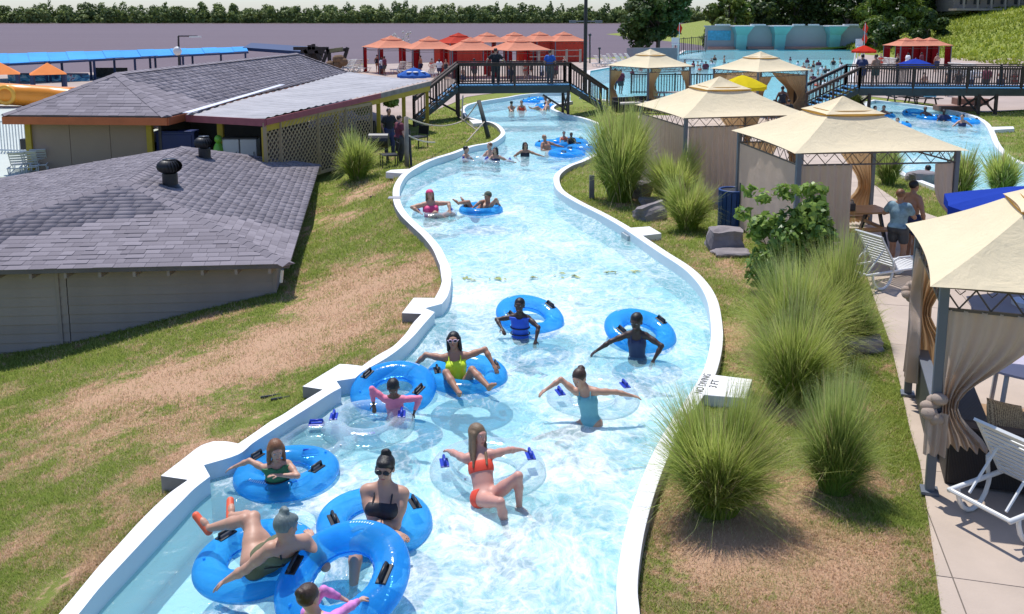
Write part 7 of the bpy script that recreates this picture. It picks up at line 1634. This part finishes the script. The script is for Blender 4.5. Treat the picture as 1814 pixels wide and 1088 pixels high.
pts = [p0 + V3(x, y, z) for x, y, z in ((-2.2, 0, .2), (-1.2, -.4, .25), (0, -.5, .2), (.9, -.2, .1), (1.5, .5, 0), (2.6, .8, -.15), (3.4, .7, -.3))]
m = MB(sl_.location); m.tube(pts, .62, 14); m.build('chute', MT['orangetub'], sl_, smooth=True)
m = MB(sl_.location); c0 = p0 + V3(-.1, -.95, .2); m.tube([c0 + V3(.46 * math.cos(a), 0, .46 * math.sin(a)) for a in [2 * math.pi * k / 24 for k in range(24)]], .13, 8, closed=True); m.tube([c0 + V3(.16 * math.cos(a), -.05, .16 * math.sin(a)) for a in [2 * math.pi * k / 16 for k in range(16)]], .07, 8, closed=True); m.build('spiral_ring', plain('yellow orange ring', (.85, .42, .05), .3), sl_, smooth=True)
m = MB(sl_.location); m.box(p0 + V3(2.4, 1.0, .0), (3.4, .6, 1.0)); m.build('trough', MT['orangetub'], sl_, bevel=.1)
mm = Mat('beach mural'); co = mm.coord('Object', (.5, 1, 1)); n_ = mm.noise(co, 1.6, 3, .6, 1.5); mm.done(mm.pr(mm.ramp(n_, [(.35, (.01, .03, .09)), (.45, (.03, .20, .36)), (.55, (.20, .50, .60)), (.62, (.62, .68, .70)), (.7, (.25, .05, .12))]), .6))
a, b = ZY(15, 142, 72), ZY(158, 142, 72); mu = tbox('mural_fence', ((a.x + b.x) / 2, 72, a.z - .1), (b.x - a.x, .15, 1.1), mm.m, 'fence panels painted with blue fish and waves behind the play towers', 'mural'); bar(mu, 'top_rail', mu.location + V3(-(b.x - a.x) / 2, -.1, .6), mu.location + V3((b.x - a.x) / 2, -.1, .6), .12, .12, MT['navypost'])
a, b = ZY(158, 134, 76), ZY(235, 134, 78); tbox('net_fence', ((a.x + b.x) / 2, 77, a.z), (b.x - a.x, .1, 1.2), plain('dark net panel', (.07, .07, .06), .9, .6, 8), 'dark net panel fence right of the painted fish fence', 'fence')
# poles and lamps
def lamp(px, ytop, ybot, Y, label, arm=True):
    a = ZY(px, ybot, Y); b = ZY(px - 2, ytop, Y); t = empty('street_lamp', a, label, 'lamp post'); m = MB(a); m.tube([a, b], .09, 8, .06); m.build('pole', MT['black'], t)
    if arm: m = MB(a); m.tube([b, b + V3(1.3, 0, .0)], .05, 6); m.build('arm', MT['black'], t); m = MB(a); m.box(b + V3(1.15, 0, -.05), (.75, .25, .10)); m.build('lamp_head', MT['white'], t)
    m = MB(a); m.ell(b - V3(.05, .2, 1.0), (.3, .22, .3), 12, 8); m.build('speaker_horn', MT['white'], t, smooth=True)
lamp(318, 64, 140, 62, 'lamp post with an arm and pale horn rising behind the shingled roof')
a = UY(1036, 160, 56); pl = empty('light_pole', (a.x, 56, 0), 'tall dark pole rising out of the picture behind the footbridge', 'pole')
m = MB(); m.tube([(0, 0, 0), (0, 0, 11)], .12, 12, .10); m.build('pole', MT['black'], pl)
zc_ = UY(1036, 38, 56).z; m = MB(); m.tube([(-.75, 0, zc_), (.8, 0, zc_)], .05, 6); m.build('cross_arm', MT['post'], pl)
for x in (-.8, .8): m = MB(); m.box((x, -.1, zc_ - .02), (.42, .22, .16)); m.build('floodlight', MT['post'], pl, bevel=.02)
for px, y0, y1, Y, lab in ((1045, 62, 112, 74, 'thin dark pole with a round head on the beach'), (1062, 86, 112, 82, 'short dark post among the white beach chairs')):
    a = ZY(px, y1, Y); b = ZY(px, y0, Y); m = MB(a); m.tube([a, b], .06, 8); m.ell(b, .13, 8, 6); tag(m.build('beach_post', MT['black'], loc=a), lab, 'post')
# wire tree sculpture
a = ZY(711, 85, 88); b = ZY(711, 70, 88); ws = empty('wire_sculpture', (a.x, a.y, 0), 'wiry silver dandelion sculpture behind the coral gazebos', 'sculpture'); m = MB((a.x, a.y, 0)); m.tube([(a.x, a.y, 0), b], .06, 6); m.build('stem', MT['post'], ws)
m = MB((a.x, a.y, 0))
for k in range(26): v = Vector((random.gauss(0, 1), random.gauss(0, 1), random.gauss(0, 1))).normalized() * random.uniform(.7, 1.15); m.tube([b, b + v], .014, 4); m.ell(b + v, .12, 6, 4)
m.build('wire_head', plain('pale silver', (.5, .48, .42), .4, .1), ws)
# guard stands with red flags
for px, Y, lab in ((1196, 104, 'lifeguard chair with a red flag by the grey wall'), (1523, 98, 'lifeguard chair with two red flags at the pool corner')):
    p = ZY(px, 100, Y); t = empty('lifeguard_chair', (p.x, Y, .03), lab, 'lifeguard chair'); 
    for x in (-.4, .4):
        for y in (-.4, .4): m = MB(); m.beam((x, y, 0), (x * .7, y * .7, 2.0), .08, .08); m.build('leg', MT['white'], t)
    m = MB(); m.box((0, 0, 1.9), (.8, .8, .08)); m.box((0, .35, 2.3), (.8, .06, .8)); m.build('seat', MT['white'], t); m = MB(); m.tube([(.4, 0, 0), (.4, 0, 4.4)], .04, 6); m.build('flag_pole', MT['white'], t)
    for z in (3.9,) if px < 1300 else (4.0, 2.9): m = MB(); m.add([(.4, 0, z + .5), (.15, .1, z - .3), (.55, -.1, z - .7), (.75, .0, z - .1)], [(0, 1, 2, 3)]); m.build('flag', MT['redcloth'], t)
# porch house on the hill
hp = ZY(1775, 24, 138); hx0 = hp.x; hz0 = T(hx0, 140); ph = empty('porch_house', (hx0, 140, hz0), 'weathered house with a columned porch on the hilltop', 'house')
MT['housewall'] = plain('weathered grey boards', (.36, .30, .25), .9, .15, 1)
m = MB(); m.box((2, 5, 2.4), (15, 6, 5.2)); m.build('wall', MT['housewall'], ph)
for k in range(6): x = -5.0 + k * 2.1; m = MB(); m.box((x, -.2, 1.5), (.28, .28, 3.0)); m.build('porch_column', MT['housewall'], ph)
m = MB(); m.box((1.5, .6, 3.15), (15.5, 2.6, .35)); m.build('porch_roof', MT['housewall'], ph); m = MB(); m.box((1.5, .6, .05), (15.5, 2.6, .3)); m.build('porch_floor', MT['housewall'], ph)
m = MB(); m.add([(-6.5, -.8, 3.3), (9.5, -.8, 3.3), (9.5, 8.5, 3.3), (-6.5, 8.5, 3.3), (-4, 4, 6), (8, 4, 6)], [(0, 1, 5, 4), (1, 2, 5), (2, 3, 4, 5), (3, 0, 4)]); m.build('roof', plain('grey roof', (.16, .14, .14), .9), ph)
for k in range(5): x = -4.0 + k * 2.1; m = MB(); m.box((x, 1.97, 1.7), (1.0, .1, 1.7)); m.build('window', MT['black'], ph)
# rows of white beach chairs
small = lounger((0, 200, -40), 0, 'x', 'white beach loungers', low=True)
chairs = []
row = [(1060, 97, .3), (1072, 96, .3), (1084, 97, .4), (1094, 96, .3), (1104, 97, .3), (632, 84, 2.6), (642, 83, 2.6), (652, 84, 2.5), (622, 83, 2.6), (1562, 88, .7), (1572, 87, .7), (1580, 86, .6), (1552, 90, .8), (1682, 78, .4), (1694, 77, .4), (1706, 76, .4), (1718, 76, .4), (718, 80, 2.2), (730, 79, 2.2), (775, 76, 2.4), (1050, 92, .4), (1066, 92, .4), (1088, 91, .4)]
for k, (px, Y, yaw) in enumerate(row):
    p = ZY(px, 100, Y); pos_ = Vector((p.x, Y, T(p.x, Y) + .02)); where = 'on the beach by the river' if px < 760 or 1040 < px < 1110 else ('by the pool corner under the hill' if px < 1600 else 'behind the right footbridge')
    def wh(q): return 0 if q < 760 or 1040 < q < 1110 else (1 if q < 1600 else 2)
    lb = f'white beach lounger {where}, {ORD[sum(1 for q in row if wh(q[0]) == wh(px) and (q[0], q[1]) < (px, Y))] if wh(px) or px < 1000 else ORD[sum(1 for q in row if 1040 < q[0] < 1110 and (q[0], q[1]) < (px, Y))] + " near the tall pole"}'; gr = f'white beach loungers {where}'
    if k == 0: small.location = pos_; small.rotation_euler = (0, 0, yaw); small['label'] = lb; small['group'] = gr
    else: copy_to(small, pos_, yaw, lb, gr, 1.15)
for k, (px, py) in enumerate(((12, 318), (34, 316), (52, 312))): p = G(px, py); copy_to(small, p + V3(0, .6, .02), 1.9, ('leftmost', 'middle', 'rightmost')[k] + ' of the three loungers on the pale deck beside the tan building', 'loungers on the pale deck', .8)
# picnic sets and low boxes under the right footbridge, seats by the first gazebos
for k, (px, py, lab) in enumerate(((1598, 183, 'weathered picnic table left under the right footbridge'), (1630, 186, 'weathered picnic table right under the right footbridge'), (1190, 186, 'grey picnic table by the picket fence'))):
    p = G(px, py); picnic(p, .15 * k, lab, MT['weathered'] if k < 2 else plain('grey table', (.25, .23, .22), .8), True)
for px, py, sx, sz, lab in ((1690, 196, 1.9, .28, 'low brown timber planter box under the right footbridge'), (1718, 186, 1.7, .4, 'higher brown timber box behind the low one')): p = G(px, py); tbox('timber_box', p + V3(0, 0, sz / 2), (sx, 1.0, sz), plain('brown box timber', (.25, .13, .09), .8, .15), lab, 'box', 'timber boxes', .01)
for k, (px, py, yaw, lab) in enumerate(((1112, 198, .4, 'dark wicker sofa at the foot of the footbridge stairs'), (1138, 196, .1, 'dark wicker armchair under the small distant gazebo'))):
    p = G(px, py); t = empty('wicker_sofa', p, lab, 'sofa', 'dark wicker seats', yaw); Wd = 1.5 if k == 0 else .9
    m = MB(); m.box((0, 0, .22), (Wd, .75, .4)); m.build('seat_base', MT['wicker'], t, bevel=.02); m = MB(); m.box((0, .35, .5), (Wd, .12, .55)); m.build('backrest', MT['wicker'], t, bevel=.02)
    for s_ in (-1, 1): m = MB(); m.box((s_ * Wd / 2, 0, .35), (.1, .78, .5)); m.build('armrest', MT['wicker'], t, bevel=.02)
    m = MB(); m.box((0, -.02, .47), (Wd - .12, .6, .1)); m.build('seat_cushion', plain('pale cushion', (.55, .5, .45), .8), t, bevel=.03)
for k, (px, py, w_, lab) in enumerate(((1246, 186, 1.6, 'dark wicker sofa right of the grey picnic table'), (1372, 196, 2.0, 'dark timber bench under the distant gazebo'))): p = G(px, py); tbox('bench', p + V3(0, 0, .25), (w_, .6, .5), MT['wicker'], lab, 'bench', None, .02)
# rope guard and posts by the left bend
MT['rope'] = plain('pale rope', (.52, .44, .33), .9, .1, 20); MT['postgrey'] = plain('grey driftwood post', (.22, .19, .16), .9, .25, 4)
a = G(721, 297); t1 = a + V3(0, 0, 1.75); m = MB(a); m.tube([a - V3(0, 0, .2), t1], .085, 10, .075); tag(m.build('rope_post', MT['postgrey'], loc=a, smooth=True), 'grey wooden post at the pale slab by the left bend', 'post')
a2 = G(729, 297); m = MB(a2); m.tube([a2 - V3(0, 0, .1), a2 + V3(-.1, .3, 1.3)], .045, 8); tag(m.build('rope_post', MT['black'], loc=a2), 'thin dark stake leaning against the grey wooden post', 'post')
b_ = G(867, 246); tb_ = UY(848, 178, b_.y + .5); m = MB(b_); m.tube([b_ - V3(0, 0, .1), tb_], .10, 10, .085); tag(m.build('rope_post', MT['bridgebeam'], loc=b_, smooth=True), 'dark pole leaning left near the first bend below the footbridge', 'pole')
s_a = UY(820, 168, b_.y + 1.0)
def rope(a, b, sag, label, r=.028):
    a, b = Vector(a), Vector(b); m = MB(a); m.tube([a.lerp(b, k / 14) - V3(0, 0, sag * 4 * (k / 14) * (1 - k / 14)) for k in range(15)], r, 6); return tag(m.build('rope', MT['rope'], loc=a, smooth=True), label, 'rope')
rope(t1, UY(818, 215, b_.y + .6), .25, 'upper sagging rope from the grey post to the hammock frame')
rope(UY(818, 215, b_.y + .6), s_a, -.02, 'rope rising steeply to the footbridge beam', .035); rope(UY(820, 215, b_.y + .5), tb_, .06, 'short rope tied to the leaning dark pole')
rope(t1 - V3(0, 0, .6), UY(770, 252, b_.y - 6), .08, 'short slack rope low on the grey post'); rope(UY(826, 252, b_.y - 1.5), UY(858, 216, b_.y + .1), .0, 'taut rope running down to the lawn beside the leaning pole'); rope(UY(815, 208, b_.y + .7), UY(846, 232, b_.y), .02, 'rope crossing behind the leaning pole')
# things under the awning
for k, (px, py, lab) in enumerate(((672, 290, 'black barrel grill under the awning edge'), (650, 262, 'dark cart under the metal awning'))):
    p = G(px, py); t = empty('grill', p, lab, 'grill'); m = MB(); m.tube([(-.35, 0, .85), (.35, 0, .85)], .26, 14); m.build('drum', MT['black'], t, smooth=False)
    for x in (-.3, .3): m = MB(); m.beam((x, -.2, 0), (x, 0, .7), .05, .05); m.beam((x, .2, 0), (x, 0, .7), .05, .05); m.build('leg', MT['black'], t)
p = G(690, 300); 
for k, (px, py, rz_) in enumerate(((690, 296, .3), (742, 262, .9))): p = G(px, py); m = MB(); [m.tube([(-.3, y, .45), (.25, y, .42), (.33, y, .95)], .02, 6) for y in (-.25, .25)]; [m.tube([(x, y, 0), (x, y, .45)], .02, 6) for x in (-.28, .25) for y in (-.25, .25)]; m.box((0, 0, .45), (.55, .5, .03)); m.box((.3, 0, .7), (.03, .5, .35)); o = m.build('patio_chair', MT['black'], loc=p); o.rotation_euler = (0, 0, rz_); tag(o, ('black metal chair beside the barrel grill', 'black metal chair on the edge of the lawn by the ropes')[k], 'chair')
# hanging fern baskets
for k, (px, py, t_) in enumerate(((655, 205, .56), (690, 190, .75))):
    p = Aw[1].lerp(Aw[2], t_) + V3(-.35, .1, -.62); hb = empty('hanging_basket', p, ('fern basket hanging at the corner of the lattice screen', 'fern basket hanging farther along the awning')[k], 'hanging plant'); m = MB(); m.ell((0, 0, 0), (.2, .2, .15), 12, 6); m.build('basket', MT['black'], hb); m = MB(); m.tube([(0, 0, .1), (0, 0, .4)], .01, 4); m.build('hanger', MT['black'], hb); leaf_cloud([(0, 0, .05, .34, .34, .26)], 500, .12, 'foliage', MT['leaf'], hb)
# yellow green leafy marks drifting in a row across the channel
for k, (px, py, s_) in enumerate(((822, 494, .30), (882, 493, .2), (945, 492, .10), (1008, 489, .36), (1074, 483, .2), (1128, 481, .16))):
    p = U(px, py, .03); m = MB(); 
    for j in range(9): a = random.uniform(0, 6.28); r_ = random.uniform(0, s_); c = Vector((r_ * math.cos(a), r_ * math.sin(a) * .6, .004)); L = random.uniform(.05, .1); b = random.uniform(0, 3.14); d = Vector((math.cos(b), math.sin(b), 0)) * L; n = Vector((-d.y, d.x, 0)) * .35; m.add([c - d, c + n, c + d, c - n + V3(0, 0, .015)], [(0, 1, 2, 3)])
    tag(m.build('floating_leaves', plain('yellow green leaf', (.30, .34, .08), .5, .3), loc=p), ('leafy scrap at the left wall end of the floating row', 'second leafy scrap from the left wall', 'smallest pale leafy scrap mid channel', 'widest leafy scrap of the floating row', 'leafy scrap right of the widest one', 'leafy scrap nearest the right wall')[k], 'floating leaves', 'leafy scraps across the channel')
# wall hatch and small lawn things
p = U(696, 350, ZT); tbox('drain_cover', U(699, 350, ZT + .006), (.34, .30, .012), plain('grey metal strip', (.33, .33, .34), .6), 'grey metal strip across the left coping', 'metal plate')
p = UY(1105, 425, 19.0); q0, q1 = U(1098, 400, ZT), U(1122, 416, ZT); tbox('skimmer_hatch', (q0 + q1) / 2 + V3(-.03, -.03, -.20), (.42, .05, .22), plain('grey hatch', (.38, .42, .43), .5), 'grey hatch set in the inner face of the right wall', 'hatch')
bpy.data.objects['skimmer_hatch'].rotation_euler = (0, 0, math.atan2(q1.y - q0.y, q1.x - q0.x))
for k, (px, py) in enumerate(((480, 712), (462, 708))): p = G(px, py); m = MB(); m.tube([(0, 0, .03), (.25, .05, .05), (.45, -.03, .03)], .02, 6); tag(m.build('black_hose', MT['black'], loc=p), ('short black hose end lying on the lawn by the platform', 'second scrap of black hose on the lawn')[k], 'hose')
p = G(665, 322); m = MB(); m.tube([(0, 0, .05), (.5, .2, .04), (.9, .1, .06), (1.3, .3, .05)], .03, 6); tag(m.build('branch', MT['bark'], loc=G(655, 352)), 'fallen branch on the lawn left of the upper bend', 'branch')
